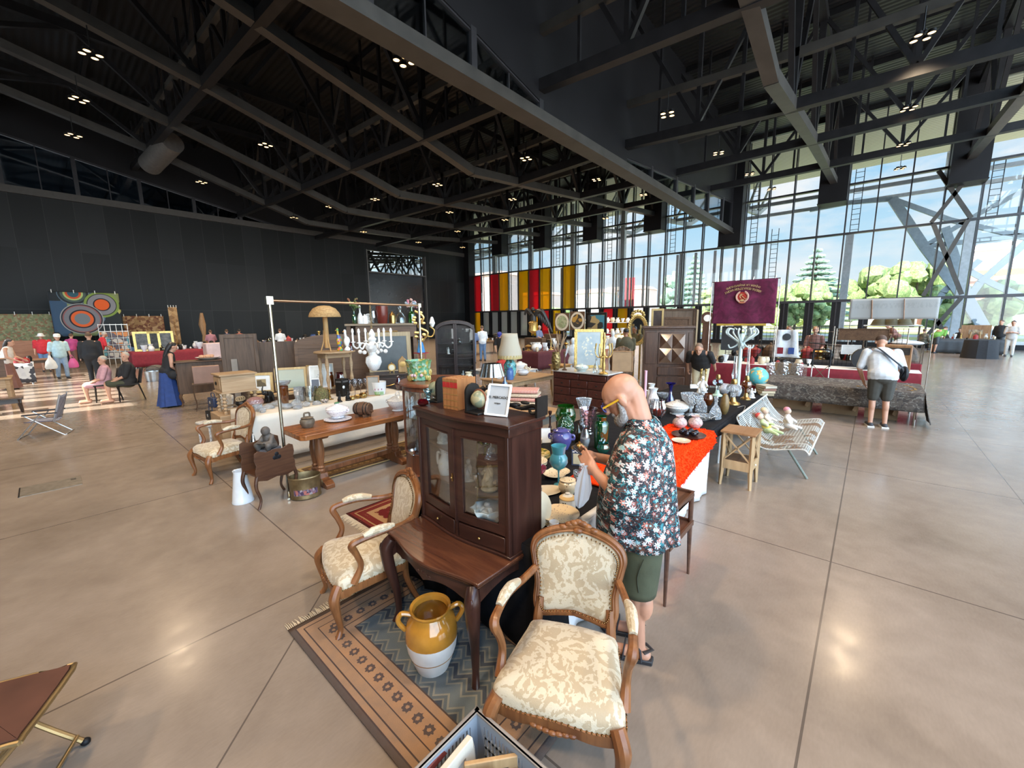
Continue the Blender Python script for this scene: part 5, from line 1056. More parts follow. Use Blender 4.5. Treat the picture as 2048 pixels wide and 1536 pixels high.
part('top', MB().prism([(-.85, -.28), (-.80, -.33), (.80, -.33), (.85, -.28), (.85, .28), (.80, .33), (-.80, .33), (-.85, .28)], TTZ-.065, TTZ), PLK, o, bev=.008)
for s in (1, -1):
 for y in (-.075, .075): part('leg', MB().lathe([(.05, .16), (.055, .19), (.04, .21), (.05, .23), (.035, .25), (.055, .40), (.058, .47), (.04, .60), (.042, .63), (.055, .64), (.055, .675)], 18, (.55*s, y, 0)), PLKV, o)
 part('foot', MB().prism([(-.31, 0), (.31, 0), (.31, .05), (.26, .08), (.15, .10), (.13, .16), (-.13, .16), (-.15, .10), (-.26, .08), (-.31, .05)], -.055, .055, Mx.Translation((.55*s, 0, 0)) @ Mx.Rotation(pi/2, 4, 'Z') @ Mx.Rotation(pi/2, 4, 'X')), PLKV, o, bev=.006)
 part('bearer', MB().prism([(-.28, 0), (.28, 0), (.22, -.05), (-.22, -.05)], -.05, .05, Mx.Translation((.55*s, 0, .675)) @ Mx.Rotation(pi/2, 4, 'Z') @ Mx.Rotation(pi/2, 4, 'X')), PLKV, o)
part('stretcher', MB().bb(-.58, .58, -.03, .03, .13, .19), PLKV, o, bev=.004)
ROPE = mat('rough_iron', (.13, .10, .07), .6, .3, .3, 25., .4)
o = item('cow_bell', 'squat rusty brown iron bell on the left end of the plank table', 'bell', 616, 857, 833, 28, TTZ, 'pot', ROPE); r, h = SZ(616, 857, 833, 28, TTZ); b = MB(); b.tube(bez([(-r*.4, 0, h*.9), (-r*.35, 0, h*1.3), (0, 0, h*1.35), (r*.35, 0, h*1.3), (r*.4, 0, h*.9)], 4), r*.13, 6); part('loop', b, ROPE, o)
plates(1, 'oval white china stand under the floral tureen on the plank table', 676, 840, 52, TTZ, PMAU, None)
o = item('soup_tureen', 'white tureen with purple print and a green leaf knob, on the plank table', 'tureen', 676, 838, 806, 44, TTZ+.02, 'tureen', PMAU); r, h = SZ(676, 838, 806, 44, TTZ); handles(o, r, h, PMAU, .45, .6, 1.15, True, VAC, .08); part('leaf_knob', MB().ball((0, 0, h*1.0), (r*.25, r*.12, h*.07)).ball((r*.1, r*.1, h*.98), (r*.12, r*.22, h*.05)), mat('leaf_green', (.05, .16, .06), .4), o)
p, r, h = spot(727, 835, 804, 30, TTZ); o = thing('barrel', 'small brown wooden barrel with a tap lying on a cradle', 'barrel', p, R_(-60)); MT = Mx.Translation((0, 0, h*.55)) @ Mx.Rotation(pi/2, 4, 'Y')
BRL = wood('barrel_oak', (.07, .036, .02), (.14, .075, .045), .5, 0); part('staves', MB(MT).lathe([(0, -r*1.1), (r*.72, -r*1.1), (r*.78, -r*.9), (r*.95, 0), (r*.78, r*.9), (r*.72, r*1.1), (0, r*1.1)], 20), BRL, o)
b = MB(MT)
for z in (-.85, -.45, .45, .85): b.lathe([(r*(.96-.18*abs(z)), r*z-.008), (r*(.985-.18*abs(z)), r*z), (r*(.96-.18*abs(z)), r*z+.008)], 20)
part('hoops', b, IRON, o); part('cradle', MB().bb(-r*.7, -r*.4, -r*.8, r*.8, 0, h*.2).bb(r*.4, r*.7, -r*.8, r*.8, 0, h*.2).bb(-r*.9, r*.9, -r*.15, r*.15, 0, h*.08), BRL, o); part('tap', MB().cyl((r*1.1, 0, h*.4), (r*1.5, 0, h*.38), .012).cyl((r*1.4, 0, h*.38), (r*1.4, 0, h*.55), .008), BRL, o)
o = item('soup_tureen', 'white tureen with blue bands at the right end of the plank table', 'tureen', 797, 824, 788, 42, TTZ, 'tureen', PDLF); r, h = SZ(797, 824, 788, 42, TTZ); handles(o, r, h, PORC, .5, .62, 1.22, True, VAC, .08); part('ring_knob', MB().tube([(r*.2*cos(a), 0, h*1.03+r*.2*sin(a)) for a in [2*pi*k/12 for k in range(12)]], r*.06, 6, True), PORC, o)
gb = 'glass bowls on the cream cloth'
item('glass_vase', 'pale pink crackled glass vase at the left end of the cream cloth', 'vase', 511, 815, 793, 32, ctz, 'egg', glass('pale_pink_glass', (.72, .42, .40), .15, .05, .6, 40., .5), gb)
o = item('bowl', 'black bowl heaped with wooden rings left of the pink glass vase', 'bowl', 483, 813, 801, 20, ctz, 'round', IRON); r, h = SZ(483, 813, 801, 20, ctz)
for i in range(3): part('wooden_ring', MB().tube([(r*.4*(i-1)+r*.45*cos(a), 0.02*i, h*1.3+r*.45*sin(a)) for a in [2*pi*k/14 for k in range(14)]], r*.12, 6, True), PINE, o)
p, r, h = spot(540, 806, 768, 26, ctz); o = thing('elephant_figure', 'dark bronze elephant figure with its trunk raised', 'figurine', p, R_(205)); b = MB()
b.ball((0, 0, h*.42), (r*.75, r*.42, h*.22), 14, 9); chain(b, [(r*.55, 0, h*.55), (r*.7, 0, h*.6)], [r*.38, r*.3]); rtube(b, [(r*.85, 0, h*.58), (r*1.05, 0, h*.5), (r*1.15, 0, h*.75), (r*.9, 0, h*.98)], [r*.2, r*.15, r*.12, r*.08], 8)
for sx_ in (-.45, .4):
 for sy in (-.25, .25): capsule(b, (r*sx_, r*sy, h*.32), (r*sx_, r*sy, h*.06), r*.2, r*.18)
for sy in (1, -1): b.ball((r*.55, sy*r*.42, h*.55), (r*.1, r*.28, h*.14))
rtube(b, [(-r*.7, 0, h*.5), (-r*.9, 0, h*.3), (-r*.85, 0, h*.15)], [r*.08, r*.05, r*.04], 6); blob('body', b, BRZ, o, r*.07, 3)
o = item('amber_vase', 'tall amber glass vase behind the clothes rail post', 'vase', 569, 812, 772, 20, ctz, 'cup', AMBER)
item('glass_bowl', 'shallow white-rimmed glass bowl resting on the amber vase', 'bowl', 567, 774, 762, 30, ctz+.235, 'bowl', CRYS, gb, 24, .03, 16)
ov = [(492, 822, 812, 18, 'lidded crystal dish on a dark stand at the left cloth corner'), (516, 824, 809, 20, 'low crystal dish nearest the left cloth corner'), (526, 826, 816, 12, 'small blue-tinted crystal bowl by the cloth edge'), (538, 818, 806, 22, 'upturned cut glass bowl in front of the elephant'), (558, 813, 800, 28, 'large upturned glass bowl behind the rail post'), (574, 819, 808, 22, 'flat glass dish right of the rail post'), (593, 815, 797, 24, 'round pressed glass bowl left of the mossy pot'), (596, 819, 812, 18, 'very small glass dish in front of the round pressed bowl'), (613, 814, 803, 15, 'left of two upturned bead glass bowls'), (634, 810, 800, 18, 'right of two upturned bead glass bowls')]
for i, (x, yb, yt, w_, lab) in enumerate(ov): item('glass_bowl', lab, 'bowl', x, yb, yt, w_, ctz, 'dome' if i % 3 == 0 else ('egg' if 'upturned' in lab else 'round'), CRYS, gb, 20, .05, 10)
item('glass_vase', 'clear patterned glass vase, left one before the mossy pot', 'vase', 600, 804, 774, 20, ctz, 'cup', CRYS, gb, 20, .03, 12)
item('glass_vase', 'wide clear glass ice bucket beside the mossy green pot', 'vase', 622, 805, 773, 27, ctz, 'cup', CRY2, gb)
item('plant_pot', 'mossy olive green pot on the cream cloth', 'pot', 643, 803, 771, 28, ctz, 'tin', pat('moss', [(.08, .08, .03), (.14, .13, .05), (.10, .07, .03)], 60., .9))
item('basket', 'tiny dark basket of white beads near the cloth edge', 'basket', 650, 807, 799, 16, ctz, 'bowl', pat('beads', [(.6, .55, .5), (.05, .05, .07), (.5, .4, .3)], 90., .5))
item('bottle', 'square amber medicine bottle by the framed print', 'bottle', 664, 778, 744, 11, ctz, 'jar', AMBER, None, 6)
item('amber_jar', 'dark red-amber glass jar behind the black lantern', 'jar', 683, 779, 745, 22, ctz, 'round', RUBY)
p, r, h = spot(686, 793, 757, 20, ctz); o = thing('lantern_box', 'black metal box lantern with a white rose on its front', 'lantern', p, R_(20)); part('body', MB().box((0, 0, h*.5), (r*1.8, r*1.8, h)), IRON, o, bev=.004); part('vents', MB().box((-r*.92, 0, h*.85), (.003, r*1.3, h*.1)).box((0, -r*.92, h*.85), (r*1.3, .003, h*.1)), mat('vent_grey', (.1, .1, .1), .5), o); part('rose', MB().ball((-r*.6, -r*.95, h*.55), (r*.3, r*.14, r*.32)), PORC, o)
for x, yb, yt, w_, lab, sd in ((680, 805, 782, 10, 'left of two small black bust figures', 21), (697, 802, 777, 12, 'right of two small black bust figures', 22)): figure_blob('bust', lab+' on the cream cloth', 'figurine', x, yb, yt, w_, ctz, IRON, sd, 'black busts', R_(200), 3)
for x, yb, yt in ((700, 790, 760), (711, 793, 758), (722, 790, 758), (733, 785, 757)): item('wine_glass', '%s wine-coloured glass with a clear bowl behind the busts' % {700: 'first', 711: 'second', 722: 'third', 733: 'fourth'}[x], 'glass', x, yb, yt, 11, ctz, 'wine', glass('plum_glass', (.35, .12, .18), .25, .04, .5, 60.), 'row of wine glasses')
for i, (x, y, w_) in enumerate(((705, 801, 12), (716, 798, 14), (727, 797, 16), (660, 800, 14))): item('brass_trinket', '%s brass trinket on the cream cloth' % ['open-work', 'dish-shaped', 'handled', 'candle-shaped'][i], 'ornament', x, y, y-[10, 8, 12, 22][i], w_, ctz, ['egg', 'bowl', 'pot', 'cand'][i], BRASS)
item('flower_pot', 'white flower pot painted with tulips at the right end of the cream cloth', 'pot', 758, 791, 763, 31, ctz, 'cup', PORC)
o = [q for q in bpy.data.objects if q.name.startswith('flower_pot')][0]; r, h = SZ(758, 791, 763, 31, ctz); b = MB(); g2 = MB()
for i in range(9):
 a = R_(175)+i*.22; x, y = cos(a), sin(a); g2.box((r*.9*x, r*.9*y, h*.18), (.004, .012, h*.25), a)
 if i % 2: b.ball((r*.93*x, r*.93*y, h*.45), (.006, .006, .012), 6, 4).ball((r*.95*x, r*.95*y, h*.5), (.012, .012, .008), 6, 4)
part('painted_leaves', g2, mat('grass_paint', (.12, .35, .05), .3), o); part('painted_tulips', b, mat('tulip_paint', (.42, .10, .25), .3), o)
PIC1 = pat('dark_still_life', [(.05, .07, .03), (.10, .07, .03), (.3, .22, .1)], 14., .5); t = NT('seascape'); s_ = t.n('SeparateXYZ', {0: t.co()}); SEA = t.fin(t.bsdf(t.ramp(t.ma('ADD', s_.outputs[2], t.ma('MULTIPLY', t.noise(t.co(), 9., 4.), .06)), [(.06, (.16, .18, .12)), (.1, (.30, .34, .24)), (.2, (.38, .40, .31)), (.36, (.36, .36, .26))]), .4))
PRT = pat('blue_print', [(.10, .15, .25), (.3, .36, .42), (.05, .07, .12)], 22., .6, base=(.62, .62, .58), cover=.3); GLDL = wood('light_gilt', (.40, .26, .10), (.58, .42, .18), .4, 2)
def stand(x0, x1, yt, yb, z, name, label, fw_, fm, pm, rz, lean, Y=None, cat='picture', **kw):
 p = at((x0+x1)/2, yb, z); k = ppm(p); h = atP((x0+x1)/2, yt, p).z-z; return pframe(name, label, (x1-x0)/k, h/cos(lean), fw_, fm, pm, p, rz, lean, cat=cat, **kw)
VA = lambda x, y: atan2(-at(x, y).y, -at(x, y).x)
stand(503, 545, 746, 786, ctz, 'framed_picture', 'gilt-framed small dark still life left of the amber vase', .05, GLDL, PIC1, R_(-118), .15, mount=WHT)
stand(556, 612, 735, 780, ctz+.03, 'framed_picture', 'gold-framed long pale green seascape behind the clothes rail post', .04, GLDL, SEA, R_(-112), .12)
stand(623, 661, 731, 780, ctz, 'framed_picture', 'white framed print of two blue ladies', .018, PORC, PRT, R_(-118), .14, mount=WHT)
stand(646, 668, 727, 772, ctz+.02, 'framed_picture', 'thin pale frame standing behind the print of blue ladies', .012, CRM, mat('pale_blue_card', (.45, .52, .55), .6), R_(-118), .12)
stand(609, 625, 731, 778, ctz, 'framed_picture', 'cream and gold frame seen sideways between seascape and print', .02, GLDL, CRM, R_(-165), .1)
stand(624, 640, 758, 786, ctz, 'photo_frame', 'tiny white photo frame with a grey portrait', .012, PORC, mat('grey_photo', (.10, .10, .12), .4), R_(-118), .15)
stand(736, 760, 752, 792, ctz, 'framed_picture', 'flat grey-brown wooden frame behind the tulip flower pot', .02, OAK, GRYP, R_(-118), .1)
p = at(600, 790, ctz); solo('display_step', 'long orange wooden step carrying the amber vase and frames', 'shelf', MB().bb(-.75, .75, -.08, .08, 0, .045), PINE, p+V((.1, .25, 0)), 0, bev=.004)
p = V((1.53, 5.12, 0)); o = thing('magazine_stand', 'dark wooden magazine stand with a heart cut-out and curved legs', 'stand', p, R_(8)); MGW = wood('dark_oak_board', (.045, .018, .010), (.10, .045, .022), .4, 0, 3., .2)
def board(y, z0, z1, w0, parent, nm):
 out = [(-w0, z0), (-w0*.5, z0-.03), (0, z0-.01), (w0*.5, z0-.03), (w0, z0), (w0*1.02, lerp(z0, z1, .35)), (w0*.94, lerp(z0, z1, .5)), (w0*1.02, lerp(z0, z1, .7)), (w0*.98, z1-.02), (w0*.8, z1), (w0*.4, z1-.035), (0, z1-.02), (-w0*.4, z1-.035), (-w0*.8, z1), (-w0*.98, z1-.02), (-w0*1.02, lerp(z0, z1, .7)), (-w0*.94, lerp(z0, z1, .5)), (-w0*1.02, lerp(z0, z1, .35))]
 return part(nm, MB().prism(out, y-.009, y+.009, Mx(((1, 0, 0, 0), (0, 0, 1, 0), (0, 1, 0, 0), (0, 0, 0, 1)))), MGW, parent, bev=.003)
f = board(-.16, .33, .66, .215, o, 'front_panel'); board(.16, .34, .72, .215, o, 'back_panel'); b = MB()
for a, q in ((0, .028), (2.1, .028), (4.2, .028)): b.ball((.02+.028*sin(a), -.170, .555+.026*cos(a)), (.024, .004, .024), 10, 6)
b.box((.02, -.170, .545), (.02, .006, .05)); part('heart_cutout', b, BLACK, f)
part('shelf_board', MB().bb(-.20, .20, -.15, .15, .36, .375), MGW, o)
for sx_ in (1, -1):
 for sy in (1, -1): part('leg', rtube(MB(), [(.2*sx_, .15*sy, .38), (.225*sx_, .155*sy, .26), (.19*sx_, .155*sy, .10), (.225*sx_, .16*sy, 0)], [.022, .02, .014, .016], 8), MGW, o)
p2 = p+V((.03, .02, .376)); o = thing('reading_figure', 'grey stone figure of a crouching child reading, in the magazine stand', 'figurine', p2, R_(215)); b = MB(); STN = mat('dark_stone', (.085, .072, .062), .7, 0., .25, 20., .4)
part('plinth', MB().box((0, 0, .12), (.2, .16, .24)), mat('grey_plinth', (.12, .12, .13), .5), o, bev=.006); capsule(b, (-.03, 0, .27), (.0, 0, .37), .07, .055); b.ball((.03, 0, .45), (.052, .048, .055), 12, 8)
for s in (1, -1): chain(b, [(0, .05*s, .38), (.06, .07*s, .32), (.11, .03*s, .33)], [.028, .024, .018]); chain(b, [(-.02, .05*s, .27), (.10, .07*s, .30), (.09, .06*s, .25)], [.04, .034, .026])
b.box((.12, 0, .335), (.07, .1, .01)); blob('body', b, STN, o, .008, 2)
item('table_bell', 'small silver bell with a dark handle in front of the reading figure', 'bell', 507, 884, 864, 11, .68, 'bell', SILV)
p, r, h = spot(491, 1006, 938, 38, 0); solo('enamel_jug', 'tall white enamel body jug standing on the floor by the magazine stand', 'jug', MB().lathe([(r, 0), (r*1.02, .01), (r*.97, .03), (r*.6, h*.93), (r*.66, h), (r*.6, h*.99), (r*.5, h*.8)], 28), mat('white_enamel', (.66, .70, .74), .25, 0., .08, 6., Coat_Weight=.3), p+V((-.02, 0, 0)))
p = at(608, 1000, 0)+V((.06, .08, 0)); o = thing('coal_scuttle', 'oval brass bucket with a purple painted scene, beside the plank table leg', 'bucket', p, R_(-20)); o.scale = (1.12, 1.12, 1.2); BRB = mat('dull_brass', (.22, .16, .08), .45, .8, .3, 14.)
part('body', MB().lathe([(.115, 0), (.13, .01), (.128, .03), (.124, .04), (.132, .2), (.138, .215), (.132, .225), (.124, .2), (.11, .03), (0, .02)], 32, sx=1.15, sy=.85), BRB, o); b = MB(); b.grid(lambda u, v: (.146*cos(R_(-140)+u*R_(100)), .108*sin(R_(-140)+u*R_(100)), .05+.15*v), 14, 4); part('painted_scene', b, pat('purple_scene', [(.10, .07, .12), (.2, .12, .16), (.05, .03, .07), (.35, .12, .1), (.3, .27, .3)], 40., .4), o)
part('ring_handle', MB().tube([(.16, .02*cos(a), .12+.03*sin(a)) for a in [2*pi*k/12 for k in range(12)]], .005, 6, True), BRB, o)
L0, R0 = V((1.74, 5.20, 0)), V((3.80, 5.20, 0)); zt = atP(541, 601, L0).z; zr = atP(857, 611, R0).z
o = thing('clothes_rail', 'chromed clothes rail spanning above the plank table', 'rail', L0); CHR = mat('worn_chrome', (.55, .52, .42), .25, 1., .2, 10.)
part('post', MB().cyl((0, 0, 0), (0, 0, zt), .018).box((0, 0, zt), (.07, .06, .09)), CHR, o); d = R0-L0; part('post', MB().cyl((d.x, d.y, 0), (d.x, d.y, zr), .018).box((d.x, d.y, zr), (.05, .05, .06)), CHR, o); part('top_bar', MB().cyl((0, 0, zt), (d.x, d.y, zr), .014), mat('copper_pipe', (.42, .26, .15), .3, 1.), o)
part('foot_bar', MB().cyl((-.1, -.28, .02), (.1, .28, .02), .014).cyl((d.x, -.28, .02), (d.x, .28, .02), .014).cyl((0, 0, .25), (-.08, -.24, .03), .009), CHR, o)
cx = atP(745, 690, L0.lerp(R0, .62)); cx = atY(745, 690, 5.2); o = thing('chandelier', 'white porcelain chandelier with candle arms hanging from the clothes rail', 'chandelier', cx); CHP = pat('white_porcelain_flowers', [(.4, .5, .42), (.62, .4, .42), (.66, .66, .62)], 55., .2, base=(.70, .70, .68), cover=.36); zb = lerp(zt, zr, .62)-cx.z
b = MB(); n = int(zb/.035)
for i in range(n): b.tube([(.012*cos(a)*(1 if i % 2 else 0), .012*cos(a)*(0 if i % 2 else 1), .17+.02+(zb-.2)*i/n+.022*sin(a)) for a in [2*pi*k/8 for k in range(8)]], .003, 5, True)
part('chain', b, BRB, o); part('column', MB().lathe([(.03, -.36), (.07, -.33), (.11, -.24), (.10, -.17), (.05, -.14), (.05, -.1), (.095, -.05), (.1, .0), (.05, .03), (.04, .05), (.06, .08), (.035, .11), (.045, .15), (.02, .2), (.01, .22)], 20, flute=.06, nf=8), CHP, o)
for i in range(6):
 a = 2*pi*i/6+.35; c_, s_ = cos(a), sin(a); b = MB(); rtube(b, [(.06*c_, .06*s_, -.02), (.13*c_, .13*s_, .03), (.20*c_, .20*s_, -.04), (.25*c_, .25*s_, -.01), (.255*c_, .255*s_, .04)], [.014, .012, .012, .012, .016], 7, 4); b.lathe([(.035, .04), (.03, .05), (.01, .05)], 10, (.255*c_, .255*s_, 0)); am = part('arm', b, CHP, o); b = MB(); b.cyl((.255*c_, .255*s_, .05), (.255*c_, .255*s_, .17), .013, n=8).lathe([(.014, .17), (.02, .19), (.012, .225), (0, .235)], 8, (.255*c_, .255*s_, 0)); part('candle_bulb', b, PORC, am); part('rose_drop', MB().ball((.17*c_, .17*s_, -.09), (.03, .03, .03), 8, 6), CHP, am)
P0 = V((3.42, 4.36, 0)); RV = .45; zt = 1.27; o = thing('round_showcase', 'curved glass walnut showcase cabinet behind the glazed cabinet', 'cabinet', P0); WSC = wood('red_walnut', (.10, .030, .015), (.21, .075, .035), .3, 2, 3., .4)
part('plinth', MB().lathe([(RV*1.05, 0), (RV*1.06, .05), (RV*1.0, .07), (RV, .32), (RV*1.03, .34), (0, .34)], 40), WSC, o); part('glass_wall', MB().lathe([(RV*.98, .34), (RV*.98, zt-.10)], 40), glass('showcase_glass', (.93, .96, .96), .10, .02), o, 'curved clear glass'); part('cornice', MB().lathe([(RV*.97, zt-.11), (RV*1.02, zt-.1), (RV*1.0, zt-.06), (RV*1.1, zt-.04), (RV*1.1, zt-.02), (RV*1.06, zt), (0, zt)], 40), WSC, o)
for a in (-.5, 1.1, 2.6, 4.2): part('upright', MB().bb(-.015, .015, -.015, .015, .34, zt-.1), WSC, o, loc=(RV*.98*cos(a), RV*.98*sin(a), 0), rz=a)
part('shelf', MB().lathe([(0, .8), (RV*.93, .8), (RV*.93, .806), (0, .806)], 32), CRY2, o)
def jard():
 p = V((P0.x-.05, P0.y+.02, zt)); p = atP(838, 746, P0); p = V((p.x, p.y, zt)); k = ppm(p); r = 25/k; h = 40/k; o = thing('jardiniere', 'green and yellow majolica jardiniere with a wavy rim on the round showcase', 'jardiniere', p)
 part('body', MB().lathe([(r*.7, 0), (r*.78, h*.05), (r*.86, h*.4), (r*.95, h*.85), (r*1.04, h), (r*.98, h), (r*.85, h*.7), (r*.6, h*.1), (0, h*.08)], 36, flute=.03, nf=7, wav=.05*h), pat('majolica', [(.10, .30, .16), (.18, .38, .25), (.35, .30, .07), (.12, .25, .10), (.30, .42, .30)], 30., .2, bump=.5), o); b = MB(); rr = random.Random(4)
 for i in range(26): a = rr.random()*6.3; z = rr.uniform(.05, .5)*h; q = r*(.8+.25*z/h); b.ball((q*cos(a), q*sin(a), z), (.02, .02, .035), 7, 5)
 part('relief_leaves', b, pat('gold_leaf_glaze', [(.40, .28, .06), (.28, .25, .06), (.5, .40, .15)], 20., .25), o); b = MB()
 for a in (R_(215), R_(245), R_(200)): b.ball((r*.93*cos(a), r*.93*sin(a), h*.3), (.022, .022, .022), 7, 5)
 part('relief_flowers', b, mat('pink_flower_glaze', (.6, .4, .42), .3), o)
jard()
item('vase', 'dark crimson vase just behind the round showcase at its left', 'vase', 798, 781, 752, 13, ctz, 'vase', RUBY)
item('glass_vase', 'small clear vase inside the round showcase', 'vase', 838, 905, 880, 14, .34, 'vase', CRYS); item('figurine_dish', 'dark silver dish on the floor of the round showcase', 'dish', 826, 912, 900, 16, .34, 'bowl', SILV)
p = V((1.93, 7.62, 0)); zt = atP(470, 745, p).z; zb = atP(470, 822, p).z; OK_ = wood('limed_oak', (.27, .17, .09), (.42, .29, .17), .5, 0, 3.)
solo('wooden_chest', 'low pale wooden box under the oak nightstand', 'box', MB().bb(-.32, .32, -.28, .28, 0, zb), OK_, (p.x, p.y, 0), 0, bev=.006)
o = thing('nightstand', 'pale oak nightstand with a drawer and barley-twist legs', 'nightstand', (p.x, p.y, zb)); H = zt-zb
part('top', MB().bb(-.26, .26, -.23, .23, H-.025, H), OK_, o, bev=.005); part('case', MB().bb(-.235, .235, -.2, .2, H*.55, H-.025), OK_, o, bev=.004); part('shelf_moulding', MB().bb(-.26, .26, -.23, .23, H*.52, H*.56), OK_, o, bev=.004); dr = part('drawer', MB().bb(-.25, -.235, -.16, .16, H*.62, H*.92), OK_, o, bev=.008); part('drop_handle', MB().ball((-.26, 0, H*.77), (.012, .03, .03), 8, 6), BRZ, dr)
for sx_ in (1, -1):
 for sy in (1, -1): b = MB(); turned(b, .21*sx_, .17*sy, .0, H*.53, .028, 4); part('leg', b, OK_, o)
[part('stretcher', MB().bb(-.22, .22, y-.015, y+.015, .06, .09), OK_, o) for y in (-.165, .165)]
p = V((2.95, 7.15, 0)); p = at(672, 792, .12); p = V((p.x, p.y, 0)); p = V((3.05, 7.75, 0)); q = atP(669, 702, p); p = V((q.x, q.y, 0)); zt = q.z; o = thing('round_table', 'pale oak round table on turned legs carrying the wicker lamp', 'table', p); k = ppm(V((p.x, p.y, zt))); r = 39/k
part('top', MB().lathe([(0, zt-.03), (r*.97, zt-.03), (r, zt-.015), (r*.98, zt), (0, zt)], 36), OK_, o); part('apron', MB().bb(-r*.7, r*.7, -r*.45, r*.45, zt-.12, zt-.03), OK_, o, bev=.01)
for sx_ in (1, -1):
 for sy in (1, -1): b = MB(); turned(b, r*.62*sx_, r*.4*sy, 0, zt-.04, .03, 5); part('leg', b, OK_, o)
WK = wood('wicker', (.30, .16, .055), (.50, .31, .13), .6, 2, 12.); lp = atP(655, 698, p); o = thing('wicker_lamp', 'woven wicker mushroom table lamp with a bamboo stem', 'table lamp', (lp.x, lp.y, zt)); hs = atP(652, 634, p).z-zt; hT_ = atP(652, 611, p).z-zt; rs = 29/k
t = NT('woven_cane'); P = t.co((1, 1, 1)); wv = t.ma('MULTIPLY', t.ma('SINE', t.ma('MULTIPLY', t.n('SeparateXYZ', {0: P}).outputs[2], 320.)), .5); CANE = t.fin(t.bsdf(t.ramp(t.noise(P, 40., 3.), [(.3, (.34, .19, .07)), (.7, (.55, .36, .16))]), .6, 0., wv, .5))
part('shade', MB().lathe([(rs, hs), (rs*1.0, hs+.02), (rs*.93, lerp(hs, hT_, .35)), (rs*.7, lerp(hs, hT_, .75)), (rs*.35, lerp(hs, hT_, .96)), (0, hT_)], 32), CANE, o)
part('stem', MB().cyl((0, 0, hs*.1), (0, 0, hs+.05), rs*.16, n=12), WK, o)
for i in range(3): a = 2*pi*i/3+.6; part('leg', rtube(MB(), [(rs*.14*cos(a), rs*.14*sin(a), hs*.62), (rs*.2*cos(a), rs*.2*sin(a), hs*.3), (rs*.42*cos(a), rs*.42*sin(a), 0)], [.014, .012, .01], 6), WK, o)
def on(x, yb, P, z): q = atP(x, yb, P); return V((q.x, q.y, z))
for nm, lab, x, yt, w_, m, sd in (('parrot_figure', 'colourful ceramic parrot figure on the round oak table', 680, 655, 16, pat('parrot_glaze', [(.55, .35, .03), (.10, .30, .08), (.5, .08, .05), (.08, .12, .3)], 26., .25), 31), ('goose_figure', 'white ceramic goose figure behind the parrot', 695, 658, 18, PORC, 32)):
 q = on(x, 698, p, zt); hh = atP(x, yt, q).z-zt; rr = w_/2/k; o = thing(nm, lab, 'figurine', q, R_(200)); b = MB(); b.lathe([(rr*.7, 0), (rr*.75, hh*.06), (rr*.4, hh*.16)], 12); b.ball((0, 0, hh*.42), (rr*.8, rr*.6, hh*.25)); rtube(b, [(rr*.2, 0, hh*.55), (rr*.4, 0, hh*.75), (rr*.4, 0, hh*.88)], [rr*.4, rr*.28, rr*.3], 8); b.ball((rr*.45, 0, hh*.9), (rr*.36, rr*.3, hh*.09)); rtube(b, [(-rr*.5, 0, hh*.4), (-rr*.9, 0, hh*.22), (-rr*1.1, 0, hh*.05)], [rr*.3, rr*.2, rr*.06], 6); blob('body', b, m, o, rr*.1, 2); part('beak', MB().cyl((rr*.75, 0, hh*.9), (rr*1.15, 0, hh*.86), rr*.14, rr*.03, 8), mat('beak_orange', (.5, .22, .03), .4), o)
q = on(703, 700, p, zt); solo('lamp_base', 'small red glass lamp at the right side of the round oak table', 'lamp', MB().lathe([(a*.05, c*.22) for a, c in PF['lamp']], 14), RUBY, q)
def panel(name, label, cat, x0, x1, yt, P, yb=None, m=None, arch=0., frame=True, th=.05, rz=None, z0=0.):
 q0, q1 = atP(x0, 700, P), atP(x1, 700, P); zt = atP((x0+x1)/2, yt, P).z; w_ = (V((q1.x, q1.y, 0))-V((q0.x, q0.y, 0))).length; c = (q0+q1)/2; a = atan2(q1.y-q0.y, q1.x-q0.x); o = thing(name, label, cat, (c.x, c.y, z0), a); H = zt-z0
 out = [(-w_/2, 0), (w_/2, 0), (w_/2, H-arch)]+[(w_/2*cos(t_), H-arch+arch*sin(t_)) for t_ in [pi*k/12 for k in range(1, 12)] if arch]+[(-w_/2, H-arch)]
 part('panel', MB().prism(out, -th/2, th/2, Mx.Rotation(pi/2, 4, 'X')), m, o, bev=.004)
 if frame:
  b = MB(); b.bb(-w_/2, -w_/2+.07, -th*.8, th*.8, 0, H-arch).bb(w_/2-.07, w_/2, -th*.8, th*.8, 0, H-arch).bb(-w_/2, w_/2, -th*.75, th*.75, H-arch-.08, H-arch+.0).bb(-w_/2, w_/2, -th*.75, th*.75, .1, .2); part('frame', b, m, o, bev=.006)
 return o
BRN = wood('dull_brown_wood', (.055, .032, .020), (.115, .070, .044), .55, 2, 3.); BRN2 = wood('warm_brown_wood', (.07, .036, .020), (.14, .078, .042), .45, 0, 3.)
panel('cabinet_back', 'tall brown framed furniture panel left of the clothes rail post', 'panel', 441, 516, 668, (2.0, 9.6), m=BRN); panel('cabinet_back', 'plain brown board panel between framed panel and carved headboard', 'panel', 516, 592, 683, (2.9, 9.8), m=BRN, frame=False); panel('headboard', 'wide curved brown wooden headboard behind the wicker lamp', 'headboard', 588, 745, 668, (3.6, 9.2), m=BRN2, arch=.22)
solo('board', 'pale grey narrow plank standing against the brown panels', 'plank', MB().bb(-.05, .05, -.015, .015, 0, 1.35), mat('grey_plank', (.22, .19, .16), .7), (2.42, 9.45, 0), R_(-25))
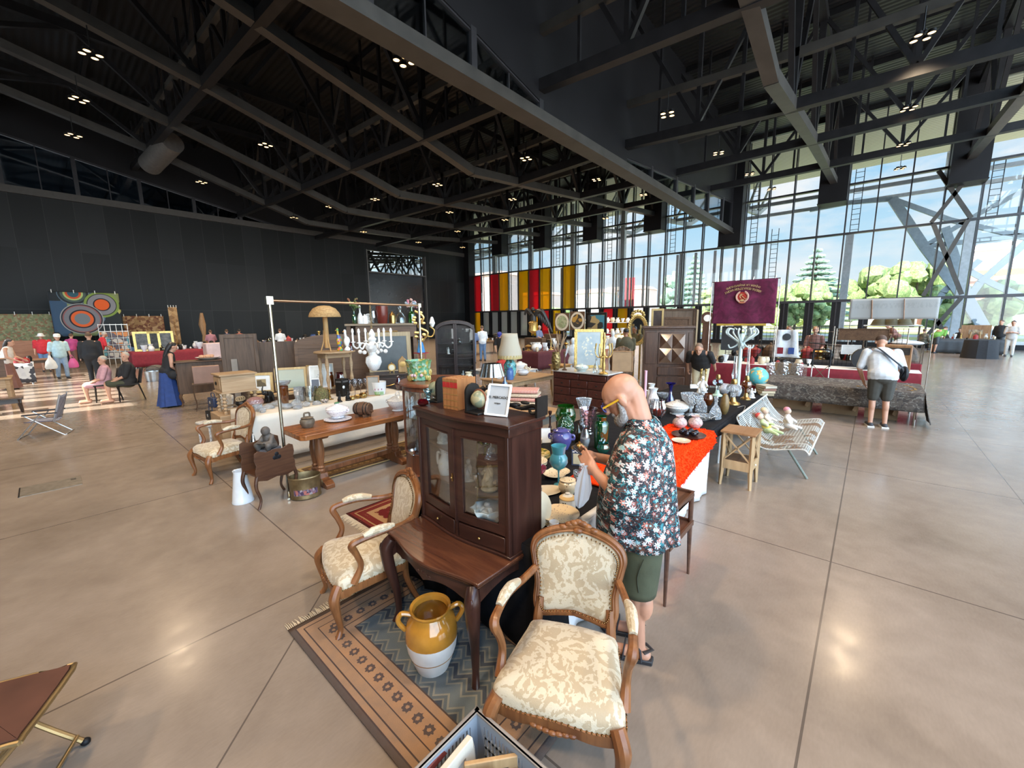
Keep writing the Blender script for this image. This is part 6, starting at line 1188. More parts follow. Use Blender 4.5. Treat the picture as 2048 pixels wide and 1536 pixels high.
p = V((2.62, 12.9, 0)); zt = atP(400, 720, p).z; _s = 1.25; o = thing('bureau', 'dark oak bureau on cabriole legs in front of the woman in the blue skirt', 'bureau', p, R_(-8)); part('case', MB().bb(-.56, .56, -.24, .24, .32, zt-.03), BRN, o, bev=.006); part('top', MB().bb(-.6, .6, -.28, .28, zt-.03, zt), BRN2, o, bev=.005); part('door', MB().bb(-.575, -.56, -.2, .2, .38, zt-.08), BRN2, o, bev=.006)
for sx_ in (1, -1):
 for sy in (1, -1): part('leg', rtube(MB(), [(.52*sx_, .2*sy, .34), (.55*sx_, .22*sy, .25), (.52*sx_, .2*sy, .1), (.55*sx_, .22*sy, 0)], [.035, .034, .02, .022], 8), BRN2, o)
TQ = atP(415, 765, (2.55, 11.9, 0))
o = solo('cake_dish', 'white dish of pinkish biscuits on the dark oak bureau', 'dish', MB().lathe([(.15, 0), (.25, .06), (.27, .07), (.15, .02), (0, .02)], 24), PORC, (p.x+.1, p.y-.05, zt)); b = MB()
for i in range(14): a = i*.9; b.ball((.17*cos(a)*(i % 3)/2, .17*sin(a)*(i % 3)/2, .075+.02*(i % 2)), (.06, .05, .04), 8, 5)
part('biscuits', b, mat('biscuit', (.55, .32, .2), .7), o, 'heap of biscuits')
solo('radio', 'pink and white retro box on the dark oak bureau', 'radio', MB().bb(-.22, .22, -.12, .12, 0, .42), mat('pale_pink_paint', (.55, .40, .38), .5), (p.x+.3, p.y+.14, zt), R_(10), bev=.03); solo('wooden_case', 'small pinkish wooden case standing before the dark oak bureau', 'case', MB().bb(-.26, .26, -.12, .12, 0, .4), mat('pink_wood', (.26, .15, .11), .5), (TQ.x, TQ.y, TQ.z), R_(-10), bev=.006)
o = thing('occasional_table', 'little dark table with thin curved legs before the dark oak bureau', 'table', (TQ.x, TQ.y, 0), R_(-10)); part('top', MB().bb(-.3, .3, -.16, .16, TQ.z-.025, TQ.z), BRN, o, bev=.005)
for sx_ in (1, -1):
 for sy in (1, -1): part('leg', rtube(MB(), [(.27*sx_, .13*sy, TQ.z-.02), (.28*sx_, .14*sy, TQ.z*.6), (.25*sx_, .12*sy, TQ.z*.2), (.28*sx_, .14*sy, 0)], [.018, .016, .01, .012], 6), BRN, o)
p = V((5.45, 9.0, 0)); q0, q1 = atP(690, 648, p), atP(832, 646, p); zt = q0.z; w_ = (q1-q0).length; c = (q0+q1)/2; rz = atan2(q1.y-q0.y, q1.x-q0.x); o = thing('mantel_cabinet', 'tall brown wooden mantel unit with bottles along its top', 'cabinet', (c.x, c.y, 0), rz)
part('top_board', MB().bb(-w_/2, w_/2, -.2, .25, zt-.05, zt), wood('grey_oak_top', (.17, .12, .075), (.28, .21, .14), .5, 0), o, bev=.005); part('frieze', MB().bb(-w_*.36, w_*.46, -.14, .22, zt-.33, zt-.05), BRN2, o, bev=.005); dr = part('drawer', MB().bb(-w_*.30, w_*.40, -.16, -.14, zt-.29, zt-.09), BRN2, o, bev=.006); part('brass_handle', MB().cyl((w_*.0, -.175, zt-.19), (w_*.22, -.175, zt-.19), .015, n=8), BRASS, dr)
for x in (-w_*.48, -w_*.36, w_*.44): part('upright', MB().bb(x, x+.09, -.13, .22, 0, zt-.05), BRN2, o)
part('back_panel', MB().bb(-w_*.48, w_*.46, .2, .24, 0, zt-.05), BRN, o)
RT = Mx.Rotation(rz, 3, 'Z'); mz = zt
for x, w2, yt, pf, m, nm, lab in ((709, 9, 622, 'bottle', GGR2, 'bottle', 'small green bottle holding leafy twigs on the mantel'), (721, 12, 610, 'decan', PDLF, 'bottle', 'tall blue and white ceramic bottle on the mantel'), (730, 12, 628, 'tin', PORC, 'canister', 'small white lidded canister on the mantel'), (747, 14, 622, 'round', CRY2, 'demijohn', 'greenish clear demijohn behind the hanging chain'), (765, 24, 612, 'cup', mat('oxblood_enamel', (.14, .025, .018), .2), 'enamel_pail', 'dark red enamel pail on the mantel'), (785, 13, 622, 'tin', BRASS, 'canister', 'ringed brass canister on the mantel'), (801, 22, 611, 'decan', CRY2, 'demijohn', 'round clear glass demijohn on the mantel'), (824, 14, 614, 'bottle', GGRN, 'bottle', 'green bottle with pink silk flowers on the mantel')):
 q = atP(x, 643, (c.x, c.y, 0)); k = ppm(V((q.x, q.y, zt))); hh = atP(x, yt, q).z-zt; o = solo(nm, lab, nm.replace('_', ' '), MB().lathe([(a*w2/2/k, z*hh) for a, z in PF[pf]], 18), m, (q.x, q.y, zt), 0, 'bottles on the mantel')
 if x in (709, 824):
  b = MB(); f2 = MB(); rr = random.Random(x)
  for i in range(9):
   e = V((rr.uniform(-.1, .1)*(1 if x < 800 else 1.4), rr.uniform(-.08, .08), hh+rr.uniform(.08, .24)*(1.2 if x < 800 else .7))); b.tube([(0, 0, hh*.9), e*.6+V((0, 0, hh*.3)), e], .004, 5)
   for j in range(4): f2.ball(e+V((rr.uniform(-.05, .05), rr.uniform(-.05, .05), rr.uniform(-.06, .04))), (.02, .02, .025) if x < 800 else (.035, .035, .03), 6, 4)
  part('stems', b, mat('stem_green', (.06, .12, .03), .6), o); part('leaves' if x < 800 else 'blossoms', f2, pat('sprig_leaves', [(.08, .15, .04), (.15, .2, .06), (.3, .12, .06)], 12., .7) if x < 800 else pat('silk_blossoms', [(.6, .22, .28), (.55, .35, .3), (.45, .55, .65), (.65, .45, .4)], 9., .7), o)
q = atP(737, 632, (c.x, c.y, 0)); solo('plate', 'grey patterned plate standing upright on the mantel', 'plate', MB(Mx.Rotation(R_(80), 4, 'Y')).lathe([(a*.12, z*.02) for a, z in PF['plate']], 28), pat('grey_plate', [(.25, .24, .22), (.45, .43, .40)], 30., .4), (q.x, q.y, zt+.12), R_(235))
pq = V((4.6, 8.1, 0)); z0 = atP(785, 748, pq).z; q = atP(783, 745, pq); ha = atP(783, 664, pq).z-z0
pframe('framed_painting', 'large dark landscape painting in a wide greyed gold frame under the mantel', 82/ppm(V((q.x, q.y, z0))), ha, .09, wood('greyed_gilt', (.26, .19, .10), (.40, .31, .18), .5, 2), mat('dark_landscape', (.022, .027, .028), .35, 0., .6, 3.), (q.x, q.y, z0), atan2(-q.y, -q.x)+.1, .08)
def chest(label, x0, x1, yt, yb_, P, m, nd=3, top=None, nm='chest_of_drawers', cols=1):
 q0, q1 = atP(x0, yt, P), atP(x1, yt, P); zt = q0.z; w_ = (V((q1.x, q1.y, 0))-V((q0.x, q0.y, 0))).length; c = (q0+q1)/2; rz = atan2(q1.y-q0.y, q1.x-q0.x); o = thing(nm, label, 'chest of drawers', (c.x, c.y, 0), rz); d = .26
 part('case', MB().bb(-w_/2, w_/2, -d+.02, d, .06, zt-.03), m, o, bev=.005); part('top', MB().bb(-w_/2-.03, w_/2+.03, -d-.02, d+.02, zt-.03, zt), top or m, o, bev=.006); part('plinth', MB().bb(-w_/2-.01, w_/2+.01, -d, d, 0, .09), m, o, bev=.004)
 for i in range(nd):
  za, zb = lerp(.12, zt-.06, i/nd)+.012, lerp(.12, zt-.06, (i+1)/nd)-.012
  for j in range(cols):
   xa, xb = lerp(-w_/2+.03, w_/2-.03, j/cols)+.008, lerp(-w_/2+.03, w_/2-.03, (j+1)/cols)-.008; dr = part('drawer', MB().bb(xa, xb, -d, -d+.03, za, zb), m, o, bev=.01); b = MB(); b.ball((lerp(xa, xb, .3), -d-.01, (za+zb)/2), .014, 8, 5).ball((lerp(xa, xb, .7), -d-.01, (za+zb)/2), .014, 8, 5).tube(bez([(lerp(xa, xb, .3), -d-.015, (za+zb)/2), (lerp(xa, xb, .5), -d-.02, (za+zb)/2-.03), (lerp(xa, xb, .7), -d-.015, (za+zb)/2)], 4), .006, 5); part('pull', b, BRASS, dr)
 return o, c, zt
DCH = wood('black_brown', (.018, .011, .009), (.04, .024, .018), .35, 0, 3., .2)
o, c, zt = chest('low black-brown chest of drawers under the dark painting', 735, 808, 748, 0, (4.15, 7.6, 0), DCH, 3)
q = atP(784, 745, c); k = ppm(V((q.x, q.y, zt))); o = thing('mantel_clock', 'round brass clock on little feet below the dark painting', 'clock', (q.x, q.y, zt), R_(-120)); Mq = Mx.Translation((0, 0, .11)) @ Mx.Rotation(pi/2, 4, 'Y'); part('case', MB(Mq).lathe([(0, -.03), (.075, -.03), (.085, 0), (.075, .03), (0, .03)], 24), BRASS, o); part('dial', MB(Mq).lathe([(0, .034), (.055, .032)], 20), mat('cream_dial', (.6, .55, .42), .4), o); part('foot', MB().cyl((0, .04, 0), (0, .03, .04), .01).cyl((0, -.04, 0), (0, -.03, .04), .01).ball((0, 0, .205), .014), BRASS, o)
q = atP(806, 745, c); o = thing('wall_clock', 'carved golden wooden clock with a pointed gable', 'clock', (q.x, q.y, zt), R_(-120)); part('case', MB().prism([(-.09, 0), (.09, 0), (.09, .24), (0, .34), (-.09, .24)], -.04, .04, Mx.Rotation(pi/2, 4, 'Z') @ Mx.Rotation(pi/2, 4, 'X')), wood('honey_wood', (.22, .12, .04), (.38, .24, .1), .4, 2), o, bev=.012); part('dial', MB(Mx.Translation((.045, 0, .17)) @ Mx.Rotation(pi/2, 4, 'Y')).lathe([(0, .004), (.06, 0)], 18), BRASS, o)
o = thing('wall_sconce', 'gilt leafy sconce arm beside the right rail post', 'sconce', atP(866, 660, R0)+V((.1, .5, 0)), R_(-120)); b = MB(); rtube(b, [(0, -.05, .3), (.03, .08, .2), (0, .0, .05), (.03, .14, -.05), (0, .04, -.2)], [.02, .02, .025, .018, .012], 7); rtube(b, [(0, .05, -.08), (0, .2, -.12), (0, .25, -.02), (0, .18, .05)], [.014, .012, .012, .01], 6)
for i in range(12): b.ball((0, rnd.uniform(-.08, .1), rnd.uniform(-.2, .32)), (.02, .035, .025), 7, 5)
part('arm', b, GOLD, o); part('glass_shade', MB().lathe([(.02, .0), (.05, .06), (.02, .16), (0, .17)], 12, (0, .22, .04)), PORC, o)
q = atY(842, 700, 7.2); o = thing('doll', 'small doll in a bright blue dress behind the rail post', 'doll', (q.x, q.y, q.z), R_(-120)); zb = 0; part('dress', MB().lathe([(.09, -.05), (.07, .05), (.045, .16), (.05, .2), (.03, .22)], 16), mat('doll_blue', (.04, .22, .5), .7), o); part('head', MB().ball((0, 0, .27), .045, 12, 8), SKIN if 'SKIN' in globals() else PORC, o); solo('plant_stand', 'red wire stand carrying the blue doll', 'stand', MB().tube([(-.1, -.1, 0), (-.06, -.06, q.z-.06)], .01, 6).tube([(.1, -.1, 0), (.06, -.06, q.z-.06)], .01, 6).tube([(0, .12, 0), (0, .07, q.z-.06)], .01, 6).bb(-.12, .12, -.12, .12, q.z-.07, q.z-.055), mat('red_paint', (.3, .02, .03), .4), (q.x, q.y, 0))
pc = V((7.9, 8.9, 0)); q0, q1 = atP(872, 700, pc), atP(950, 700, pc); w_ = (V((q1.x, q1.y, 0))-V((q0.x, q0.y, 0))).length; c = (q0+q1)/2; zt = atP(912, 640, pc).z; rz = atan2(q1.y-q0.y, q1.x-q0.x); o = thing('arched_cabinet', 'tall dark display cabinet with an arched pediment and two glass doors', 'cabinet', (c.x, c.y, 0), rz); ar = w_*.22; DK3 = wood('very_dark_wood', (.016, .009, .009), (.035, .019, .018), .35, 2, 3., .3); MX = Mx.Rotation(pi/2, 4, 'X')
part('side_panel', MB().bb(-w_/2, -w_/2+.03, -.18, .18, 0, zt-ar), DK3, o); part('side_panel', MB().bb(w_/2-.03, w_/2, -.18, .18, 0, zt-ar), DK3, o); part('back_panel', MB().bb(-w_/2, w_/2, .16, .18, 0, zt-ar*.6), DK3, o)
arc = [(w_/2*cos(a), zt-ar+ar*sin(a)) for a in [pi*k/16 for k in range(17)]]; arc2 = [(x*.84, zt-ar+(z-zt+ar)*.68-.03) for x, z in arc]; part('pediment', MB().prism(arc+arc2[::-1], -.2, .2, MX), DK3, o, bev=.01); part('base', MB().bb(-w_/2, w_/2, -.18, .18, 0, .35), DK3, o, bev=.006)
for s in (1, -1): d = part('door', MB().bb(s*.005, s*.05, -.19, -.165, .35, zt-ar*.45).bb(s*(w_/2-.06), s*(w_/2-.01), -.19, -.165, .35, zt-ar).bb(s*.01, s*(w_/2-.01), -.19, -.165, .35, .42).bb(s*.01, s*(w_/2-.01), -.188, -.168, .98, 1.0), DK3, o); part('pane', MB().bb(s*.04, s*(w_/2-.05), -.178, -.174, .4, zt-ar), CLEAR, d)
for i, z in enumerate((.36, .75, 1.1, 1.4)): part('shelf', MB().bb(-w_/2+.03, w_/2-.03, -.15, .16, z-.015, z), DK3, o)
cc = c
for i, (x, z, hh, m, lab) in enumerate(((-.2, 1.1, .2, PORC, 'white figurine left on the middle shelf of the arched cabinet'), (.12, 1.4, .16, SILV, 'white cup figure on the top shelf of the arched cabinet'), (.2, .36, .25, PORC, 'pale candlestick low in the arched cabinet'))): q = Mx.Rotation(rz, 3, 'Z') @ V((x, -.02, 0))+V((cc.x, cc.y, z)); fig_at('figurine', lab, q, .05, hh, m, 50+i)
p = at(425, 893, 0)+V((.15, .3, 0)); o = thing('wicker_chair', 'white wicker chair holding dark blue bags behind the left armchair', 'chair', p, R_(190)); WHW = pat('white_wicker', [(.62, .62, .60), (.4, .4, .4), (.66, .66, .66)], 60., .6, bump=.6); part('backrest', MB().grid(lambda u, v: (-.2-.06*v+.05*(2*u-1)**2, -.24+.48*u, .35+.45*v), 10, 8), WHW, o, sol=.03); part('seat', MB().bb(-.2, .22, -.24, .24, .32, .37), WHW, o, bev=.02)
for sx_ in (1, -1):
 for sy in (1, -1): part('leg', MB().cyl((.18*sx_, .2*sy, 0), (.18*sx_, .2*sy, .34), .018, n=8), WHW, o)
NAV = mat('navy_leather', (.02, .03, .07), .5)
for dx, z, lab in ((.0, .62, 'navy handbag with a round clasp hung on the wicker chair back'), (.02, .38, 'black camera bag on the seat of the wicker chair')): q = p+Mx.Rotation(R_(190), 3, 'Z') @ V((dx, .02 if z > .5 else -.08, 0)); o = thing('handbag', lab, 'bag', (q.x, q.y, z), R_(190)); part('body', MB().bb(-.05, .05, -.11, .11, 0, .17), NAV if z > .5 else IRON, o, bev=.02); part('handle', MB().tube(bez([(0, -.06, .17), (0, -.05, .24), (0, .05, .24), (0, .06, .17)], 4), .008, 6), NAV, o); part('clasp', MB().ball((.055, 0, .09), (.006, .03, .03), 10, 6), SILV, o)
p = (at(45, 885)+at(125, 866))/2+V((.05, .25, 0)); o = thing('beach_chair', 'folding aluminium beach chair with blue and white striped seat, alone on the floor at left', 'chair', p, R_(165)); o.scale = (.86, .86, .86); t = NT('blue_white_stripes'); s_ = t.n('SeparateXYZ', {0: t.co()}); STR = t.fin(t.bsdf(t.mix(t.ma('GREATER_THAN', t.ma('SINE', t.ma('MULTIPLY', s_.outputs[1], 70.)), 0.), (.03, .035, .10), (.5, .52, .58)), .8)); ALU = mat('aluminium_tube', (.50, .50, .50), .35, .9)
part('seat', MB().grid(lambda u, v: (-.22+.46*u, -.23+.46*v, .33-.03*sin(pi*v)+.02*u), 8, 8), STR, o, sol=.012); part('backrest', MB().grid(lambda u, v: (-.22-.13*v, -.23+.46*u, .36+.5*v), 8, 8), STR, o, sol=.012)
for s in (1, -1):
 part('leg', MB().tube(bez([(-.36, .25*s, .0), (-.30, .25*s, .03), (.22, .25*s, .5)], 5), .012, 8), ALU, o); part('leg', MB().tube([(.36, .27*s, 0), (-.02, .27*s, .5)], .012, 8), ALU, o); part('back_post', MB().tube([(-.20, .24*s, .33), (-.36, .24*s, .9)], .012, 8), ALU, o); part('armrest', MB().bar((-.28, .27*s, .51), (.24, .27*s, .51), .045, .03), mat('black_armrest', (.02, .02, .03), .5), o, bev=.01)
part('foot_bar', MB().cyl((-.36, -.25, .012), (-.36, .25, .012), .012).cyl((.36, -.27, .012), (.36, .27, .012), .012), ALU, o)
def quad_table(name, label, x0, x1, y0, y1, z, m, leg=.03, ap=.09, rz=0., lm=None, th=.03):
 o = thing(name, label, 'table', ((x0+x1)/2, (y0+y1)/2, 0), rz); a, c = (x1-x0)/2, (y1-y0)/2
 part('top', MB().bb(-a, a, -c, c, z-th, z), m, o, bev=.005); part('apron', MB().bb(-a+.04, a-.04, -c+.04, c-.04, z-th-ap, z-th), lm or m, o)
 for sx_ in (1, -1):
  for sy in (1, -1): part('leg', MB().tube([((a-.07)*sx_, (c-.07)*sy, z-th), ((a-.07)*sx_, (c-.07)*sy, z*.5), ((a-.05)*sx_, (c-.05)*sy, 0)], [leg*1.3, leg, leg*.7], 8), lm or m, o)
 return o
SCR = wood('scrubbed_pine', (.28, .16, .075), (.42, .26, .13), .5, 0, 3.); GRL = mat('grey_worn_paint', (.17, .15, .12), .6)
quad_table('kitchen_table', 'long scrubbed pine table with grey apron behind the glass vases', 3.98, 4.92, 3.28, 4.5, .74, SCR, .035, .12, 0, GRL)
quad_table('oak_table', 'low pale oak table holding the cream-shaded lamp', 7.1, 8.9, 6.25, 7.3, .6, SCR, .045, .1, 0, wood('pale_oak_leg', (.26, .17, .09), (.38, .26, .15), .5, 2))
quad_table('side_table', 'second pine table carrying the silver lamp and cream vase', 4.95, 5.75, 4.6, 6.1, .74, SCR, .035, .1, 0, GRL); quad_table('low_table', 'white low table with red-lidded pots behind the oak table', 8.2, 9.6, 7.4, 8.9, .6, _M['white_laminate'], .03)
p = at(1048, 806, .74); t = NT('red_ticking'); s_ = t.n('SeparateXYZ', {0: t.co()}); TCK = t.fin(t.bsdf(t.mix(t.ma('GREATER_THAN', t.ma('SINE', t.ma('MULTIPLY', s_.outputs[1], 330.)), .1), (.62, .48, .40), (.42, .05, .05)), .85)); TC2 = mat('cream_ticking', (.55, .45, .33), .85, 0., .25, 60.)
for i in range(4):
 a, c = .21-.01*i, .25-.015*(i % 2); b = MB(); b.grid(lambda u, v: (a*(2*u-1), c*(2*v-1), .06*i+.052-.02*(2*u-1)**8), 14, 10); b.grid(lambda u, v: (a*cos(pi*(v-.5)), c*(2*u-1), .06*i+.028+.024*sin(pi*(v-.5))), 10, 8) if 0 else None; b.bb(-a*.98, a*.98, -c*.98, c*.98, .06*i+.002, .06*i+.05)
 solo('folded_cloth', '%s folded ticking cloth in the red striped pile' % ['lowest', 'second', 'third', 'topmost'][i], 'cloth', b, TCK if i in (3, 1) else TC2, p, R_(20+4*i), 'pile of folded ticking', bev=.016)
o = thing('table_lamp', 'slim table lamp with a pleated silver shade', 'table lamp', at(985, 786, .74)); k = ppm(o.location); hh = atP(985, 752, o.location).z-.74; ht = atP(985, 727, o.location).z-.74
part('shade', MB().lathe([(27/k*.5+.0, hh), (19/k*.5+.0, ht), (18/k*.5, ht), (26/k*.5, hh+.01)], 40, flute=.03, nf=20, sx=1.9, sy=1.9), SILV, o); part('stem', MB().lathe([(.075, 0), (.06, .03), (.02, .1), (.014, .2), (.012, hh+.05)], 14), SILV, o)
item('vase', 'cream ceramic vase with a yellow rim behind the leather books', 'vase', 938, 776, 744, 23, .74, 'vase', mat('pale_cream_glaze', (.62, .60, .45), .25)); item('water_bottle', 'clear water bottle with a blue label beside the towels', 'bottle', 1010, 788, 752, 13, .74, 'bottle', glass('blue_bottle', (.35, .45, .75), .12, .04, body=.3))
o = thing('table_lamp', 'turquoise patterned jar lamp with a large fringed cream bell shade', 'table lamp', at(1020, 758, .6)+V((.1, .08, 0))); k = ppm(o.location); za, zb, zc_ = [atP(1020, y, o.location).z-.6 for y in (713, 704, 667)]
part('base', MB().lathe([(.09, 0), (.1, .02), (.15, .12), (.16, za*.62), (.09, za*.85), (.05, za*.95), (.03, za*1.15), (0, za*1.2)], 24), pat('turquoise_jar', [(.05, .25, .28), (.12, .4, .42), (.08, .12, .10), (.2, .45, .42)], 20., .25), o)
t = NT('cream_shade'); SHD = t.fin(t.n('MixShader', {0: .3, 1: t.n('BsdfDiffuse', {0: (.62, .57, .46, 1)}).outputs[0], 2: t.n('BsdfTranslucent', {0: (.6, .52, .38, 1)}).outputs[0]}).outputs[0]); rs = 47/k/2
sh_ = part('shade', MB().lathe([(rs, za), (rs*.99, zb), (rs*.78, lerp(zb, zc_, .45)), (rs*.68, lerp(zb, zc_, .8)), (rs*.64, zc_)], 32), SHD, o, sol=.004); part('fringe', MB().lathe([(rs*1.01, za-.05), (rs*1.01, za+.04)], 48, flute=.02, nf=24), mat('gold_fringe', (.45, .36, .16), .8), sh_)
item('storage_jar', 'tall blue enamel jar in front of the turquoise lamp', 'jar', 1020, 760, 736, 15, .6, 'jar', mat('blue_enamel', (.07, .15, .36), .25)); item('fruit_bowl', 'white bowl with blue hearts on the oak table', 'bowl', 1046, 751, 739, 24, .6, 'round', PDLF); figure_blob('shell', 'big cream sea shell behind the bowl with blue hearts', 'shell', 1052, 745, 730, 18, .6, CREAM, 40); item('milk_jug', 'small white enamel milk jug at the left of the oak table', 'jug', 998, 758, 742, 14, .6, 'pitcher', PORC)
for x, y0, y1, w_, m, lab in ((1004, 744, 716, 26, mat('red_box', (.40, .015, .02), .5), 'red-lidded white carton left of the turquoise lamp'), (1040, 742, 722, 30, PORC, 'white enamel pot with red lid right of the turquoise lamp')): item('tin', lab, 'tin', x, y0, y1, w_, .6, 'tin', m)
CMW = wood('oxblood_mahogany', (.040, .010, .008), (.085, .024, .016), .3, 1, 3., .4); MRB = mat('grey_marble', (.55, .53, .50), .2, 0., .15, 5.); zk = .86
o = thing('commode', 'wide dark red commode with a white marble top', 'chest of drawers', (8.25, 4.92, 0), -pi/2); w_ = .72
part('case', MB().bb(-w_, w_, -.32, .32, .05, zk-.03), CMW, o, bev=.006); part('marble_top', MB().bb(-w_-.03, w_+.03, -.36, .36, zk-.03, zk), MRB, o, 'white marble slab', bev=.006); part('plinth', MB().bb(-w_-.01, w_+.01, -.33, .33, 0, .08), CMW, o)
rows = [(.10, .28, 2), (.30, .47, 3), (.49, .66, 3), (.68, .80, 2)]
for za, zb, n in rows:
 for j in range(n): xa, xb = lerp(-w_+.03, w_-.03, j/n)+.01, lerp(-w_+.03, w_-.03, (j+1)/n)-.01; dr = part('drawer', MB().bb(xa, xb, -.345, -.31, za, zb), CMW, o, bev=.014); part('pull', MB().ball(((xa+xb)/2, -.35, (za+zb)/2), (.03, .012, .014), 8, 5), BRZ, dr)
def onc(x, y=744): q = at(x, y, zk); return q
q = onc(1172, 737)+V((.12, 0, 0)); t = NT('flower_painting'); c = t.ramp(t.noise(t.co(), 4., 4.), [(.3, (.30, .38, .42)), (.7, (.45, .50, .50))]); v = t.vor(t.co(), 16.); s_ = t.n('SeparateXYZ', {0: t.co()}); m_ = t.ma('MULTIPLY', t.ma('LESS_THAN', v.outputs['Distance'], .4), t.ma('LESS_THAN', t.ma('ADD', t.ma('MULTIPLY', t.ma('ABSOLUTE', s_.outputs[1]), 1.6), t.ma('ABSOLUTE', t.ma('SUBTRACT', s_.outputs[2], .5))), .34)); FLP = t.fin(t.bsdf(t.mix(m_, c, (.62, .60, .48)), .5)); k = ppm(q)
pframe('framed_painting', 'gold-framed pale painting of white flowers in a vase on the commode', 57/k, atP(1172, 658, q).z-zk, .07, GOLD, FLP, q, atan2(-q.y, -q.x)+.05, .08)
item('urn', 'bronze embossed urn at the left end of the commode', 'urn', 1112, 741, 704, 19, zk, 'round', pat('embossed_bronze', [(.22, .15, .05), (.12, .08, .03), (.3, .22, .09)], 24., .4, .7, bump=.5))
b = MB(); rr = random.Random(2); q = onc(1112, 738)+V((.1, 0, .3))
for i in range(9): e = q+V((rr.uniform(-.2, .3), rr.uniform(-.3, .3), rr.uniform(.4, .75))); b.tube([q, q.lerp(e, .5)+V((rr.uniform(-.08, .08), rr.uniform(-.08, .08), 0)), e], [.012, .012, .006], 6)
solo('driftwood', 'pale twisted bare branches standing in the bronze urn', 'branches', b, mat('pale_driftwood', (.32, .22, .13), .8))
item('candlestick', 'dark turned wooden candlestick left of the flower painting', 'candlestick', 1129, 741, 703, 10, zk, 'cand', BRN2); item('fruit_dish', 'turquoise and white lidded dish before the flower painting', 'dish', 1163, 744, 727, 28, zk, 'tureen', pat('turquoise_china', [(.08, .3, .32), (.3, .5, .5)], 24., .25, base=(.55, .62, .6), cover=.4)); item('carafe', 'clear glass carafe on the commode', 'carafe', 1192, 747, 712, 13, zk, 'decan', CRY2)
o = thing('candelabra', 'gilt branching candelabra at the right of the commode', 'candelabra', onc(1207, 748)); o.rotation_euler.z = R_(-40); hh = atP(1207, 665, o.location).z-zk; part('stem', MB().lathe([(.1, 0), (.1, .02), (.03, .06), (.04, .2), (.025, .3), (.05, hh*.45), (.02, hh*.6), (.02, hh*.8), (.035, hh*.85), (.02, hh)], 16), GOLD, o)
for i in range(5): a = 2*pi*i/5; part('arm', rtube(MB(), [(0, 0, hh*.45), (.12*cos(a), .12*sin(a), hh*.4), (.19*cos(a), .19*sin(a), hh*.52), (.17*cos(a), .17*sin(a), hh*.74)], [.014, .013, .012, .02], 6), GOLD, o)
q = onc(1226, 745)+V((.25, -.1, 0)); pframe('cork_board', 'tan leather-like panel leaning behind the candelabra', 40/ppm(q), atP(1226, 702, q).z-zk, .02, OAK, mat('tan_panel', (.30, .19, .10), .6), q, atan2(-q.y, -q.x), .1, cat='panel')
lp = V((9.7, 4.75, 0)); zl = [atP(1257, y, lp).z for y in (698, 724, 742)]; LIO = wood('lion_walnut', (.055, .030, .017), (.13, .075, .042), .45, 2, 6.); o = thing('lion_carving', 'big brown carved wooden lion head with mane between commode and wardrobe', 'carving', lp, R_(206)); b = MB(); s = zl[0]
b.ball((.05, 0, s*.82), (.22, .2, .2), 16, 10); b.ball((.22, 0, s*.76), (.13, .11, .09), 12, 8); b.ball((.21, 0, s*.68), (.1, .09, .05), 10, 6); b.ball((.34, 0, s*.79), (.03, .045, .03), 8, 6); b.ball((-.08, 0, s*.6), (.26, .3, .36), 16, 10); b.ball((-.12, 0, .3), (.28, .32, .36), 16, 10)
for i in range(20): a = -.2+i*.34; b.ball((-.02+.04*sin(i), .25*cos(a), s*.76+.27*sin(a)), (.09, .07, .12), 8, 6)
for sy in (1, -1): capsule(b, (.12, .16*sy, s*.4), (.2, .17*sy, .06), .11, .08); b.ball((.02, .18*sy, s*.97), (.05, .05, .06), 8, 6); capsule(b, (.2, .09*sy, s*.87), (.24, .05*sy, s*.86), .03, .03)
blob('body', b, LIO, o, .02, 2); part('eye', MB().ball((.245, .075, s*.835), .018, 8, 6).ball((.245, -.075, s*.835), .018, 8, 6), BLACK, o); part('open_mouth', MB().ball((.31, 0, s*.715), (.025, .06, .02), 8, 6), mat('mouth_dark', (.02, .008, .006), .6), o)
wp = V((10.75, 4.05, 0)); q0, q1 = atP(1287, 700, wp), atP(1383, 700, wp); ww = (V((q1.x, q1.y, 0))-V((q0.x, q0.y, 0))).length; c = (q0+q1)/2; zt = atP(1335, 652, wp).z; rz = atan2(q1.y-q0.y, q1.x-q0.x)+.12; WRD = wood('wardrobe_oak', (.040, .018, .011), (.095, .045, .026), .33, 2, 3., .3)
o = thing('wardrobe', 'tall dark carved wardrobe with diamond-point panelled doors', 'wardrobe', (c.x, c.y, 0), rz); H = ww/2
part('case', MB().bb(-H, H, -.22, .28, .08, zt-.06), WRD, o, bev=.008); part('cornice', MB().bb(-H-.05, H+.05, -.28, .3, zt-.06, zt).bb(-H-.02, H+.02, -.25, .29, zt-.1, zt-.06), WRD, o, bev=.012); part('plinth', MB().bb(-H-.02, H+.02, -.25, .29, 0, .12), WRD, o, bev=.008)
dz0, dz1 = zt*.47, zt-.16; dr = part('door', MB().bb(-H*.42, H*.72, -.245, -.22, dz0, dz1), WRD, o, bev=.01); b = MB(); n = 2
for i in range(n):
 for j in range(2):
  x0, x1 = lerp(-H*.36, H*.66, i/n), lerp(-H*.36, H*.66, (i+1)/n); z0, z1 = lerp(dz0+.04, dz1-.04, j/2), lerp(dz0+.04, dz1-.04, (j+1)/2); m_ = ((x0+x1)/2, -.32, (z0+z1)/2); b.add([(x0, -.247, z0), (x1, -.247, z0), (x1, -.247, z1), (x0, -.247, z1), m_], [(0, 1, 4), (1, 2, 4), (2, 3, 4), (3, 0, 4)])
